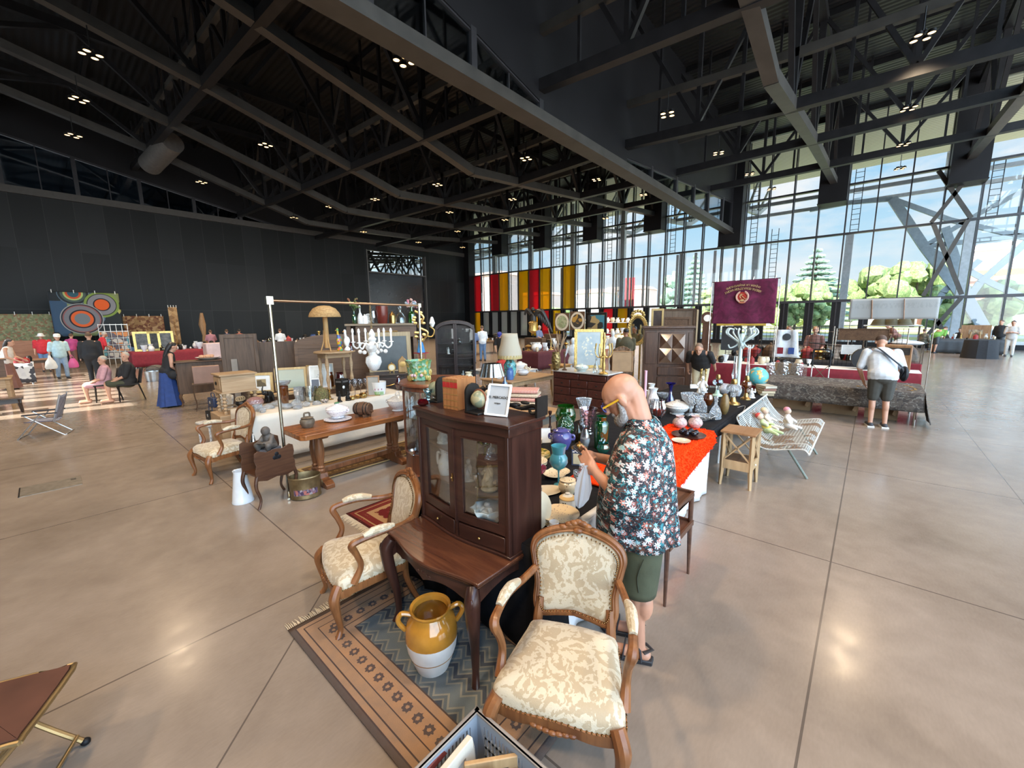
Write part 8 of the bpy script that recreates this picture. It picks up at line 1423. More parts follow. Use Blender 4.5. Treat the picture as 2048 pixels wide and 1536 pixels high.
far_table('crimson-clothed stall of framed pictures in front of the dark back wall', 2.6, 6.4, 26., 27.2, REDC); clutter(26, 3., 6.3, 26.2, 27., .76, 'on the crimson stall of framed pictures at the dark back wall', 'on the crimson stall', (.1, .4), None, 1)
far_table('second crimson stall farther right along the dark back wall', 6.9, 11., 27., 28.3, REDC); clutter(30, 7., 10.9, 27.1, 28.2, .76, 'on the second crimson stall along the dark back wall', 'on the second crimson stall', (.12, .5), None, 2)
far_table('long dark stall crowded with curios before the black door', 11.5, 20.5, 29., 30.2, cl('black_stall_cloth', (.02, .02, .022))); clutter(56, 11.6, 20.4, 29.1, 30.1, .76, 'on the long dark curio stall before the black door', 'on the long dark stall', (.15, .7), None, 3)
far_table('wooden trading table left of the window-side stalls', 16., 19.5, 17.5, 18.7, BRN2, False); clutter(26, 16.1, 19.4, 17.6, 18.6, .76, 'on the wooden trading table beyond the cream lamp', 'on the wooden trading table', (.12, .5), None, 4)
far_table('dark red stall of brass and china between cream lamp and commode', 13., 16., 10., 11.1, cl('maroon_cloth', (.07, .008, .014))); clutter(30, 13.1, 15.9, 10.1, 11., .76, 'on the dark red stall between cream lamp and commode', 'on the dark red stall', (.12, .5), None, 5)
far_table('table of dolls and china beside the gilt mirror', 16.5, 20.5, 9.3, 10.6, WHT, False); clutter(34, 16.6, 20.4, 9.4, 10.5, .76, 'on the doll table beside the gilt mirror', 'on the doll table', (.15, .5), (0, 3, 5, 7, 9), 6)
clutter(22, 13., 13.6, 1., 3.5, .74, 'on the white-topped red table below the banner', 'on the white-topped red table', (.06, .24), (3, 7, 9, 11), 7); clutter(40, 14.65, 15.4, -.9, 3.5, .8, 'on the dark table behind the wire grids', 'on the dark table', (.15, .6), (1, 2, 4, 7, 8, 11, 12), 8)
o = thing('display_shelf', 'white two-tier display shelf of small china left of the gilt mirror', 'shelf', (21.2, 11.3, 0), R_(-60)); 
for z in (1.25, 1.85): part('shelf_board', MB().bb(-1.3, 1.3, -.15, .15, z-.03, z), WHT, o)
for x in (-1.25, 1.25): part('post', MB().bb(x-.03, x+.03, -.03, .03, 0, 1.85), SILV, o)
for z, sd in ((1.25, 1), (1.85, 2)):
 rr = random.Random(sd)
 for i in range(9): nm, me, m = CP[(0, 3, 5, 9)[i % 4]]; q = Mx.Rotation(R_(-60), 3, 'Z') @ V((-1.15+.28*i, 0, z))+V((21.2, 11.3, 0)); e = bpy.data.objects.new(nm, me); COL.objects.link(e); e.location = q; h = rr.uniform(.18, .3); e.scale = (h, h, h); tag(e, 'small %s on the %s board of the white display shelf' % (nm, 'lower' if z < 1.5 else 'upper'), nm, nm+'s on the %s shelf board' % ('lower' if z < 1.5 else 'upper'))
def board_at(name, label, cat, x0, x1, yt, yb, X, fm, pm, fw_=.08, oval=None, th=.05):
 q0, q1 = atX(x0, (yt+yb)/2, X), atX(x1, (yt+yb)/2, X); zt, zb = atX((x0+x1)/2, yt, X).z, atX((x0+x1)/2, yb, X).z; w_ = abs(q1.y-q0.y); o = thing(name, label, cat, (X, (q0.y+q1.y)/2, zb), pi); h = zt-zb
 part('frame', MB().bb(-th, 0, -w_/2, w_/2, 0, h), fm, o, bev=.01)
 if oval: part('mount', MB(Mx.Translation((0, 0, h/2)) @ Mx.Rotation(pi/2, 4, 'Y')).lathe([(0, .01), (.5, .01), (.5, 0)], 30), oval, o).scale = (1, w_*.95, h*.95); p_ = part('picture', MB(Mx.Rotation(pi/2, 4, 'Y')).lathe([(0, .016), (.38, .016), (.38, .0)], 30), pm, o, loc=(0, 0, h/2)); p_.scale = (1, w_*.95, h*.95); o.children[1].location = (0, 0, h/2); o.children[1].data.transform(Mx.Translation((0, 0, -h/2)))
 elif pm is not None: part('picture', MB().bb(0, .008, -w_/2+fw_, w_/2-fw_, fw_, h-fw_), pm, o)
 part('stand_leg', MB().bb(-th, -th+.03, -w_*.3, -w_*.3+.05, -zb, 0).bb(-th, -th+.03, w_*.3-.05, w_*.3, -zb, 0), IRON, o); return o
board_at('oval_portrait', 'left of two oval-framed portraits, greenish picture', 'picture', 1110, 1138, 626, 662, 17.5, BRN2, pat('green_portrait', [(.3, .36, .2), (.4, .4, .26), (.25, .28, .15)], 6., .5), oval=CRM); board_at('oval_portrait', 'right of two oval-framed portraits, dark with a golden figure', 'picture', 1140, 1169, 623, 660, 17.5, BRN2, pat('gold_figure_portrait', [(.05, .04, .03), (.42, .24, .05), (.06, .045, .035), (.05, .04, .03)], 5., .5), oval=CRM)
board_at('carved_screen', 'tall black carved folding screen right of the oval portraits', 'screen', 1171, 1213, 625, 668, 17.8, IRON, pat('screen_panels', [(.02, .02, .02), (.35, .26, .12), (.03, .03, .03), (.05, .2, .28)], 3.5, .5), .12)
p = atX(1275, 660, 13.2); o = thing('gilt_mirror', 'large oval mirror in an ornate gilt frame behind the man in olive', 'mirror', (p.x, p.y, 0), R_(200)); k = ppm(p); rz_, ry_ = 26/k, 16/k; b = MB(); zc_ = p.z
b.tube([(0, ry_*cos(a), zc_+rz_*sin(a)) for a in [2*pi*i/40 for i in range(40)]], .05, 8, True)
for i in range(40): a = 2*pi*i/40; b.ball((.02, ry_*1.1*cos(a), zc_+rz_*1.1*sin(a)), (.04, .05, .05), 7, 5)
for i in range(7): a = pi*i/6; b.ball((.02, .18*cos(a), zc_+rz_*1.12+.14*sin(a)), (.04, .06, .06), 7, 5)
b.bar((0, -.1, 0), (0, -.1, zc_-rz_), .06).bar((0, .1, 0), (0, .1, zc_-rz_), .06); part('frame', b, GOLD, o); part('glass', MB(Mx.Translation((0, 0, zc_)) @ Mx.Rotation(pi/2, 4, 'Y')).lathe([(0, .0), (1, .0)], 40), mat('mirror_glass', (.7, .75, .78), .04, 1., 0.), o).scale = (1, 1, 1)
m_ = o.children[1]; m_.data.transform(Mx.Translation((0, 0, -zc_))); m_.data.transform(Mx.Diagonal((1, ry_, rz_, 1))); m_.location = (0, 0, zc_)
p = atX(1066, 640, 19.5); o = thing('carved_eagle', 'dark carved eagle and gilt relief hung high beyond the cream lamp', 'carving', (p.x, p.y, p.z), R_(215)); b = MB(); b.ball((0, 0, 0), (.18, .22, .5), 12, 8); rtube(b, [(0, .1, .3), (0, .5, .5), (0, .95, -.3), (0, 1.15, -.75)], [.16, .16, .1, .04], 8); rtube(b, [(0, -.1, .35), (0, -.35, .6), (0, -.5, .3)], [.14, .12, .05], 8); b.ball((.1, 0, .62), (.16, .12, .14), 10, 6)
for i in range(9): b.ball((.05, .2+.1*i, .42-.1*i), (.06, .06, .25), 7, 5)
part('body', b, BRZ, o); part('pole', MB().bar((0, 0, -p.z), (0, 0, 0), .06), IRON, o); part('gilt_relief', MB().lathe([(0, -.5), (.26, -.3), (.22, .0), (.28, .2), (0, .35)], 16, (.12, 0, -.35)), GOLD, o)
o = thing('longcase_clock', 'tall dark grandfather clock against the windows left of the banner', 'clock', atX(1411, 700, 22.)*V((1, 1, 0)), R_(195)); ht = atX(1411, 623, 22.).z; part('case', MB().bb(-.18, .12, -.26, .26, 0, ht*.28).bb(-.14, .09, -.2, .2, ht*.28, ht*.75), WRD, o, bev=.01); part('hood', MB().prism([(-.27, ht*.75), (.27, ht*.75), (.27, ht*.93), (.15, ht*.98), (0, ht), (-.15, ht*.98), (-.27, ht*.93)], -.16, .13, Mx.Rotation(pi/2, 4, 'Z') @ Mx.Rotation(pi/2, 4, 'X')), WRD, o, bev=.01); part('dial', MB(Mx.Translation((.14, 0, ht*.86)) @ Mx.Rotation(pi/2, 4, 'Y')).lathe([(0, .01), (.17, 0)], 22), PORC, o)
for x, y, h_, c_, lab in ((1146, 690, 1.5, WTS, 'white plaster mannequin torso behind the flower painting'), (1225, 690, 1.7, PORC, 'slender white nude statue left of the gilt mirror')): P = atX(x, y, 10.8 if x < 1200 else 12.2)*V((1, 1, 0)); o = thing('mannequin', lab, 'mannequin', P, R_(205)); b = MB(); zz = h_; b.ball((0, 0, zz-.12), (.08, .07, .11)); chain(b, [(0, 0, zz-.25), (0, 0, zz-.2)], [.05, .05]); b.ball((0, 0, zz-.42), (.1, .16, .2)); b.ball((0, 0, zz-.7), (.09, .14, .16)); chain(b, [(0, .08, zz-.75), (.02, .1, zz-1.3)], [.08, .04]); chain(b, [(0, -.08, zz-.75), (.0, -.08, zz-1.3)], [.08, .04]); chain(b, [(0, .15, zz-.32), (.02, .2, zz-.7)], [.045, .03]); chain(b, [(0, -.15, zz-.32), (.05, -.24, zz-.6)], [.045, .03]); blob('body', b, c_, o, .015, 3); part('stand', MB().cyl((0, 0, 0), (0, 0, zz-1.), .03).cyl((0, 0, 0), (0, 0, .03), .2), IRON, o)
for i, (x0, x1, yt, X, lab) in enumerate(((1049, 1084, 676, 14.8, 'carved brown chair back among the bric-a-brac'), (1088, 1116, 668, 16.6, 'round-topped brown cabinet among the bric-a-brac'))): board_at('furniture_back', lab, 'furniture', x0, x1, yt, 716, X, BRN2, BRN, .12, th=.3)
o = quad_table('stool', 'honey-coloured wooden stool right of the oak table', 9.6, 10.1, 6.5, 7., .75, wood('honey_beech', (.36, .19, .06), (.5, .3, .11), .45, 2), .025)
def at_t(x, y, z): q = at(x, y, z); return q
q = V((13.25, -.5, .74)); o = thing('radio_cabinet', 'wooden radio cabinet with a louvred front on the red table', 'radio', q, R_(180)); part('case', MB().bb(-.2, .2, -.26, .26, 0, .62), wood('radio_wood', (.17, .075, .03), (.28, .14, .06), .4, 2), o, bev=.02); b = MB(); b.bb(.2, .21, -.22, .22, .4, .56); part('speaker_grille', b, IRON, o); b = MB()
for i in range(7): b.bb(.21, .222, -.2, .2, .415+.02*i, .422+.02*i)
part('louvre', b, SILV, o); part('dial', MB().bb(.2, .212, -.2, .2, .1, .32), mat('orange_veneer', (.3, .15, .06), .4), o)
q = V((13.2, .05, 1.0)); o = thing('gramophone_record', 'big black record disc on a drum stand on the red table', 'record', q, R_(190)); part('disc', MB(Mx.Rotation(pi/2, 4, 'Y')).lathe([(0, .0), (.26, .0), (.265, .01), (.26, .02), (0, .02)], 32), mat('vinyl', (.015, .015, .018), .25), o); part('label', MB(Mx.Rotation(pi/2, 4, 'Y')).lathe([(0, .024), (.05, .022)], 18), PORC, o); part('drum', MB(Mx.Rotation(pi/2, 4, 'Y')).lathe([(.24, -.25), (.24, -.01)], 24).bb(-.22, -.05, -.12, .12, -.26, -.2), OLV, o)
q = V((14.4, -.72, 0)); o = thing('glass_case', 'glass display case on a red-draped pedestal right of the bending man', 'display case', q); part('pedestal', MB().bb(-.28, .28, -.3, .3, 0, .85), REDC, o, bev=.02); part('glass_box', MB().bb(-.27, .27, -.29, .29, .86, 1.3), CLEAR, o, smooth=False); b = MB()
for x in (-.27, .27):
 for y in (-.29, .29): b.bb(x-.012, x+.012, y-.012, y+.012, .85, 1.3)
part('frame', b, SILV, o); solo('cloth_heap', 'crumpled white cloth on top of the glass case', 'cloth', MB().ball((0, 0, .05), (.22, .32, .06), 14, 8).ball((.05, .1, .1), (.12, .15, .05), 10, 6), WTS, q+V((0, 0, 1.3)))
hy_ = atX(1784, 650, 16.9); o = thing('rack', 'thin metal rack carrying three helmets under the white sign', 'rack', (16.9, hy_.y, 0)); part('shelf', MB().bb(-.15, .15, -.65, .65, hy_.z-.03, hy_.z), WHT, o)
for y in (-.6, .6): part('post', MB().bb(-.02, .02, y-.02, y+.02, 0, hy_.z), SILV, o)
for i, x in enumerate((1758, 1783, 1808)): y = atX(x, 645, 16.9).y; solo('helmet', '%s of three dark steel helmets on the metal rack' % ['left', 'middle', 'right'][i], 'helmet', MB().lathe([(.21, -.01), (.2, .0), (.17, .06), (.15, .13), (.1, .19), (0, .21)], 20, sx=1.1), OLV, (16.9, y, hy_.z+.01), 0, 'steel helmets')
for i, (x, y, L, rz) in enumerate(((1705, 668, .9, .2), (1735, 664, 1.1, -.15), (1668, 690, 1.0, .3))): q = atX(x, y, 15.1); o = thing('rifle', '%s old rifle laid over the dark military stall' % ['long reddish', 'long black', 'short brown'][i], 'rifle', (15.1, q.y, q.z), R_(90)+rz); part('barrel', MB().cyl((0, 0, 0), (L*.6, 0, .06), .018, n=8), IRON, o); part('stock', rtube(MB(), [(0, 0, 0), (-L*.2, 0, -.02), (-L*.45, 0, -.1)], [.03, .035, .06], 8), BRN2, o); part('prop', MB().cyl((0, 0, -(q.z-.8)), (0, 0, 0), .02, n=6), IRON, o)
o = thing('hand_truck', 'folding hand truck with a black handle behind the camouflage table', 'hand truck', V((12.4, atX(1640, 740, 12.4).y, 0)), pi); zt = atX(1640, 700, 12.4).z
for s in (1, -1): part('rail', MB().cyl((0, .17*s, .05), (-.08, .17*s, zt*.68), .016, n=8), ALU, o); part('wheel', MB(Mx.Translation((-.1, .22*s, .1)) @ Mx.Rotation(pi/2, 4, 'X')).lathe([(0, -.02), (.1, -.02), (.1, .02), (0, .02)], 18), BLACK, o)
part('handle', MB().tube(bez([(-.08, .17, zt*.66), (-.1, .17, zt*.95), (-.1, .12, zt), (-.1, -.12, zt), (-.1, -.17, zt*.95), (-.08, -.17, zt*.66)], 5), .018, 8), BLACK, o); part('toe_plate', MB().bb(0, .22, -.2, .2, .0, .02).bb(-.05, -.02, -.17, .17, .45, .5), BLACK, o); part('strap', MB().bar((-.03, -.15, .5), (-.06, .15, .85), .03, .01).bar((-.03, .15, .5), (-.06, -.15, .85), .03, .01), OLV, o)
q = atX(1572, 752, 12.5); o = thing('wrapped_board', 'cardboard chair back wrapped in clear plastic behind the camouflage table', 'board', (12.45, q.y, 0), pi); zt = atX(1572, 722, 12.5).z; part('cardboard', MB().bb(-.02, .02, -.27, .27, 0, zt-.05), CBD, o, bev=.01); b = MB(); b.grid(lambda u, v: (.04+.03*sin(u*19)*v, -.44+.88*u, .1+(zt-.1)*v-.06*abs(2*u-1)*v), 30, 8); part('plastic_wrap', b, glass('crinkled_plastic', (.85, .88, .92), .35, .15, .8, 20., .2), o)
for i, (y0, z0, z1, lab) in enumerate(((3.2, 1.05, 1.78, 'dark grey board with pinned chains hung on the left wire grid'), (.15, 1.42, 1.72, 'brown board hung over the right wire grid'), (.35, 1.05, 1.3, 'white paper pinned to the right wire grid'))): pframe('hung_board', lab, (.55, 1.0, .4)[i], z1-z0, .02, DGR if i == 0 else (BRN2 if i == 1 else PORC), DGR if i == 0 else (BRN2 if i == 1 else WHT), (13.82, y0, z0), pi, 0, cat='board')
o = thing('waistcoat', 'white waistcoat with badges hung on the wire grid', 'garment', (13.9, atX(1573, 690, 13.9).y, .9), pi); part('cloth', MB().grid(lambda u, v: (.03+.03*sin(u*9), (-.32+.64*u)*(1-.25*v*(1 if abs(u-.5) > .2 else 0)), .78*v), 16, 12), WTS, o, sol=.02); part('badge', MB().bb(.07, .08, -.2, -.06, .1, .28), REDC, o); part('badge', MB().bb(.07, .08, .06, .2, .1, .28), BLU, o); part('badge', MB(Mx.Translation((.07, 0, .58)) @ Mx.Rotation(pi/2, 4, 'Y')).lathe([(0, .01), (.1, .0)], 16), DGR, o)
ep = at(1945, 704); o = thing('easel', 'small wooden easel showing a brown framed picture by the windows', 'easel', ep, R_(175)); zb, zt = atP(1945, 678, ep).z, atP(1945, 650, ep).z; part('board', MB(Mx.Rotation(-.1, 4, 'Y')).bb(-.03, .0, -.55, .55, zb, zt), wood('easel_wood', (.22, .11, .05), (.34, .19, .09), .5, 2), o); part('picture', MB(Mx.Rotation(-.1, 4, 'Y')).bb(0, .012, -.26, .26, zb+.25, zt-.25), pat('tiny_picture', [(.3, .22, .14), (.16, .1, .06), (.4, .32, .2)], 9., .5), o)
for y in (-.4, .4, 0): part('leg', MB().tube([(0 if y else -.1, y*.4, zb+.4), (.1 if y else -.5, y*.6, 0)], .03, 6), PINE, o)
q = at(1957, 716); solo('covered_bin', 'black-draped round table by the small easel', 'table', MB().lathe([(.62, 0), (.58, .4), (.56, .8), (.54, .86), (0, .87)], 24, flute=.03, nf=11), BLK, q); o = far_table('dark table by the windows where the person in green bends', 31.6, 33.0, -5.2, -2.6, DGR); clutter(12, 31.7, 32.9, -5., -2.8, .76, 'on the dark table by the windows', 'on the dark window table', (.1, .3), None, 9)
for i, x in enumerate((1888, 1897, 1924, 1933)): solo('plastic_tub', '%s white tub on the floor under the window table' % ['first', 'second', 'third', 'fourth'][i], 'tub', MB().lathe([(.2, 0), (.26, .4), (.27, .4), (.24, .05)], 12), WHT, at(x, 705), 0, 'white tubs by the windows')
YH = 34.5
def hang(name, label, x0, x1, yt, yb, m, cat='carpet'):
 YH = 33.4 if cat == 'tapestry' else 34.5
 q0, q1 = atY(x0, yt, YH), atY(x1, yt, YH); zt, zb = atY((x0+x1)/2, yt, YH).z, atY((x0+x1)/2, yb, YH).z; w_ = q1.x-q0.x; h = zt-zb; o = thing(name, label, cat, ((q0.x+q1.x)/2, YH, zb)); part('textile', MB().grid(lambda u, v: (-w_/2+w_*u, .04*sin(u*12)*(1-v), h*v), 24, 12), m, o, sol=.02); b = MB(); n = 4
 for i in range(n): x = lerp(-w_*.45, w_*.45, i/(n-1)); b.bar((x, 0, h-.05), (x, 0, h+.12), .06, .03)
 part('clips', b, WHT, o); part('pole', MB().cyl((-w_/2, .05, -zb), (-w_/2, .05, h), .025, n=6).cyl((w_/2, .05, -zb), (w_/2, .05, h), .025, n=6).cyl((-w_/2, .05, h), (w_/2, .05, h), .025, n=6), IRON, o); return o, w_, h
t = NT('abstract_circles'); P = t.co(); s_ = t.n('SeparateXYZ', {0: P}); v = t.vor(P, .9, 'F1', 1.); c = t.ramp(t.n('SeparateColor', {0: t.n('TexVoronoi', {'Vector': t.co((1.6, 1, .9)), 'Scale': .8}, distance='CHEBYCHEV').outputs['Color']}).outputs[0], [(0, (.02, .025, .03)), (.3, (.04, .08, .14)), (.5, (.09, .16, .24)), (.65, (.18, .22, .10)), (.8, (.10, .12, .13)), (.9, (.40, .42, .12))], 'CONSTANT')
for cx, cz, r, st in ((-.45, 2.35, .62, [(0, (.03, .09, .12)), (.35, (.5, .08, .03)), (.5, (.35, .42, .15)), (.62, (.06, .09, .08)), (.8, (.02, .025, .03)), (.95, (.1, .16, .22))]), (.62, 1.75, .72, [(0, (.62, .10, .02)), (.42, (.02, .02, .025)), (.5, (.2, .2, .22)), (.8, (.02, .02, .02)), (.85, (.18, .26, .06))]), (-.25, .95, .85, [(0, (.16, .18, .20)), (.36, (.6, .11, .03)), (.52, (.02, .02, .03)), (.6, (.17, .17, .19)), (.82, (.24, .10, .10)), (.88, (.03, .03, .04)), (.95, (.3, .3, .3))])):
 d = t.ma('DIVIDE', t.ma('SQRT', t.ma('ADD', t.ma('POWER', t.ma('ABSOLUTE', t.ma('SUBTRACT', s_.outputs[0], cx)), 2.), t.ma('POWER', t.ma('ABSOLUTE', t.ma('SUBTRACT', s_.outputs[2], cz)), 2.))), r); c = t.mix(t.ma('LESS_THAN', d, 1.), c, t.ramp(d, st, 'CONSTANT'))
hang('wall_tapestry', 'big abstract tapestry of concentric orange, grey and green circles', 95, 236, 585, 672, t.fin(t.bsdf(c, .9)), 'tapestry'); hang('carpet', 'faded green floral carpet hung at the far left', -14, 104, 628, 712, pat('green_floral_carpet', [(.26, .26, .13), (.34, .32, .18), (.30, .16, .09), (.2, .22, .12)], 13., .9)); hang('carpet', 'brown medallion carpet hung right of the abstract tapestry', 243, 326, 632, 692, pat('brown_medallion_carpet', [(.20, .10, .05), (.36, .23, .12), (.13, .05, .03), (.28, .17, .08)], 8., .9)); hang('wood_relief', 'narrow golden carved panel standing tall at the back', 335, 353, 614, 690, pat('carved_gold_panel', [(.36, .2, .08), (.22, .11, .04), (.45, .28, .12)], 5., .6, bump=.6), 'panel')
q = atY(411, 690, 33.); solo('propeller', 'long pale wooden propeller standing at the back stall', 'propeller', rtube(MB(), [(0, 0, 0), (.03, 0, .7), (0, 0, 1.2), (-.03, 0, 2.), (0, 0, 2.6)], [(.14, .03), (.2, .04), (.09, .09), (.2, .04), (.1, .02)], 8) if 0 else MB().tube([(0, 0, 0), (.03, 0, .7), (0, 0, 1.3), (-.03, 0, 2.), (0, 0, 2.75)], [.12, .2, .1, .2, .08], 8), OAK, (q.x, 33., 0))
for i, x in enumerate((298, 326)): q = at(x, 703, .8); q = atY(x, 704, 26.3); pframe('framed_picture', '%s of two gold-framed dark pictures on the crimson stall' % ['left', 'right'][i], 1.0, .95, .1, GOLD, mat('dark_figure_picture', (.05, .045, .04), .4, 0., .9, 6.), (q.x, 26.3, .77), R_(-90), .1, 'dark pictures on the crimson stall')
o = thing('wire_rack', 'tall white wire rack of leaflets by the abstract tapestry', 'rack', at(238, 728), R_(-100)); b = MB()
for i in range(6): b.bb(-.02, .02, -.55+.22*i-.01, -.55+.22*i+.01, 0, 2.1)
for j in range(6): b.bb(-.03, .03, -.56, .56, .3+.35*j, .33+.35*j)
part('wires', b, PORC, o); rr = random.Random(3); b = MB()
for j in range(4):
 for i in range(5): b.bb(.03, .06, -.53+.22*i, -.36+.22*i, .35+.35*j, .62+.35*j)
part('leaflets', b, pat('leaflets', [(.1, .3, .35), (.5, .45, .4), (.1, .08, .1), (.55, .2, .06)], 4., .6), o)
dk = at(12, 815); o = quad_table('writing_table', 'pale wooden desk cut by the left edge', dk.x-.9, dk.x+.2, dk.y-.5, dk.y+.5, .78, OK_, .04, .22); o = quad_table('low_stool', 'dark low stool under the pale desk at the left edge', dk.x-.3, dk.x+.35, dk.y-1.3, dk.y-.9, .35, DCH, .03); solo('storage_box', 'reddish wooden box with goods on the pale desk at the left edge', 'box', MB().bb(-.3, .3, -.25, .25, 0, .45).bb(-.34, .34, -.28, .28, .42, .46), BRN2, (dk.x-.2, dk.y+.1, .78), .1)
ft = at(75, 765); o = quad_table('gateleg_table', 'brown drop-leaf table beyond the sunlit floor', ft.x-.9, ft.x+.5, ft.y+1.2, ft.y+2.4, .75, BRN2, .03); o = stall('small table with a white and black printed cloth at the left', ft.x-.7, ft.x, ft.y-.4, ft.y+.6, .74, pat('white_black_print', [(.6, .6, .6), (.05, .05, .06), (.62, .62, .6), (.55, .55, .55)], 9., .8)); clutter(6, ft.x-.6, ft.x-.1, ft.y-.3, ft.y+.5, .74, 'on the small printed-cloth table at the left', 'on the printed-cloth table', (.1, .25), None, 11)
hb = at(28, 740); o = thing('headboard', 'reddish wooden bed end standing before the green carpet', 'headboard', (hb.x, hb.y, 0)); part('panel', MB().prism([(-1., 0), (.95, 0), (.95, 1.15), (.7, 1.35), (-.7, 1.4), (-1., 1.2)], -.04, .04, Mx.Rotation(pi/2, 4, 'X')), wood('reddish_wood', (.22, .09, .05), (.34, .16, .09), .5, 0), o, bev=.01); part('post', MB().bb(.93, 1.03, -.05, .05, 0, 1.2), BRN2, o)
o = thing('bucket', 'pale zinc bucket on the floor behind the seated couple', 'bucket', at(307, 762)); part('body', MB().lathe([(.17, 0), (.22, .36), (.23, .36), (.2, .02)], 18), ALU, o); part('handle', MB().tube([(.22*cos(a), 0, .36+.18*sin(a)) for a in [pi*i/10 for i in range(11)]], .008, 5), IRON, o); solo('ceramic_head', 'grey stone bust lying behind the zinc bucket', 'bust', MB().ball((0, 0, .2), (.34, .24, .2), 14, 9).ball((.3, 0, .2), (.16, .15, .16), 12, 8), STN, at(313, 752)+V((.1, .7, 0)), .3)
t = NT('lawn_and_paving'); P = t.co(); s_ = t.n('SeparateXYZ', {0: P}); g = t.ramp(t.noise(P, .35, 5.), [(.35, (.26, .30, .08)), (.65, (.42, .38, .14))]); pv = t.ramp(t.noise(P, .6, 4.), [(.3, (.42, .41, .38)), (.7, (.50, .49, .46))]); st = t.ma('MULTIPLY', t.ma('GREATER_THAN', s_.outputs[0], 49.), t.ma('LESS_THAN', t.ma('SINE', t.ma('MULTIPLY', s_.outputs[0], .35)), .45)); GRS = t.fin(t.bsdf(t.mix(st, pv, g), .9))
b = MB(); b.bb(WX+.3, 320, -260, 420, -.3, -.06); struct('ground', b, GRS, smooth=False)
LEAF = [pat('leaf_green_%d' % i, c, 5., .8, bump=.3) for i, c in enumerate(([(.13, .20, .07), (.19, .26, .09), (.25, .31, .13)], [(.13, .20, .15), (.17, .25, .19), (.21, .29, .22)]))]; BARK = mat('bark', (.10, .07, .05), .9)
def tree(label, px, X, h, rad, con=False, seed=0, li=0):
 q = atX(px, 640, X); o = thing('tree', label, 'tree', (X, q.y, -.06)); rr = random.Random(seed); part('trunk', MB().tube([(0, 0, 0), (.1, 0, h*.4), (0, 0, h*.85)], [.03*h, .022*h, .008*h], 8), BARK, o); b = MB()
 if con:
  for k in range(13):
   z = h*(.14+.86*k/13); rr_ = rad*(1-k/13.3)
   for j in range(9): a = j*.7+k*.4; e = V((rr_*cos(a), rr_*sin(a), z-rr_*.10)); m_ = e*.55+V((0, 0, z*.45)); b.ball(m_, (rr_*.5, rr_*.17, .06*h*.4), 7, 5, Mx.Rotation(a, 3, 'Z')); b.ball(e, (rr_*.25, rr_*.12, .02*h), 6, 4, Mx.Rotation(a, 3, 'Z'))
 else:
  for k in range(34): a, u = rr.random()*6.3, rr.uniform(-1, 1); q_ = rr.uniform(.45, 1)*rad*sqrt(1-u*u*.8); b.ball((q_*cos(a), q_*sin(a), h*.62+u*h*.36), rad*rr.uniform(.22, .36), 8, 6)
  for v in b.v: v += NZ.noise_vector(v*1.3)*.22*rad*.5
 part('crown', b, LEAF[li], o)
for i, (px, X, h, r, con, li, lab) in enumerate(((1622, 95, 15, 6.2, True, 1, 'broad blue-green cedar seen through the windows right of the banner'), (1384, 90, 15.5, 4.2, True, 1, 'tall narrow conifer seen through the windows behind the wardrobe'), (1350, 100, 12, 4., False, 1, 'greyish round tree left of the tall narrow conifer'), (1590, 85, 7, 4.5, False, 0, 'bushy tree at the foot of the broad cedar'), (1665, 110, 8, 6, False, 0, 'low rounded trees just right of the broad cedar'), (1770, 110, 10.5, 6, False, 0, 'round light green tree above the white sign'), (1825, 100, 10.5, 5., False, 0, 'second round light green tree above the white sign'), (1640, 62, 4.6, 1.6, False, 0, 'small young tree on the lawn below the cedar'), (1590, 62, 4.4, 1.5, False, 0, 'young lawn tree seen just right of the banner'), (1895, 58, 4.6, 2., False, 0, 'small green tree seen through the crossed struts'), (1975, 58, 4.8, 2.2, False, 0, 'small green tree before the orange building'), (1450, 80, 7, 3.6, False, 0, 'leafy tree behind the crimson banner'), (1425, 70, 6., 2.6, False, 0, 'bright leafy tree left of the crimson banner'), (1115, 80, 5, 3, False, 0, 'leafy bush seen between the yellow panes'))): tree(lab, px, X, h, r, con, i, li)
def building(label, px0, px1, X, h, m, fl, roof=None, depth=14):
 a, c = atX(px0, 640, X).y, atX(px1, 640, X).y; o = thing('building', label, 'building', (X, (a+c)/2, -.06)); w_ = abs(a-c); part('wall', MB().bb(0, depth, -w_/2, w_/2, 0, h), m, o, smooth=False); part('roof', MB().prism([(-w_/2-.5, h), (w_/2+.5, h), (w_/2*.8, h+1.8), (-w_/2*.8, h+1.8)], -.5, depth, Mx.Rotation(pi/2, 4, 'Z') @ Mx.Rotation(pi/2, 4, 'X')), roof or m, o, smooth=False); n = max(3, min(14, int(w_/3.2)))
 for j in range(fl):
  for i in range(n):
   if j*n+i < 60: y = lerp(-w_/2, w_/2, (i+.5)/n); z = h*(j+.35)/fl; part('window', MB().bb(-.15, .05, y-.5, y+.5, z, z+h/fl*.45), WINM, o, smooth=False)
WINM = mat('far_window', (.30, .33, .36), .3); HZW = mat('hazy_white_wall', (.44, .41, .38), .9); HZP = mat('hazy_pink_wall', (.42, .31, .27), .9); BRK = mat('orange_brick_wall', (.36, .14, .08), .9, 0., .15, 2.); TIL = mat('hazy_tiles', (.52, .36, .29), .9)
building('pale far apartment block behind the clear panes', 1150, 1205, 170, 14, HZW, 4, TIL); building('cream far building right of the pale block', 1206, 1290, 205, 17, HZP, 5, TIL); building('white far house low at the window corner', 1000, 1100, 190, 16, HZP, 5, TIL); building('long white far house behind the cedar', 1690, 1760, 200, 10, HZW, 3, TIL); building('orange brick building beyond the crossed struts', 1845, 1995, 120, 8.4, BRK, 2, BRK); building('pink stepped building above the orange one', 1920, 2046, 170, 19, HZP, 5, TIL); building('far terracotta block at the left end of the windows', 948, 1010, 150, 24, HZP, 6, TIL)
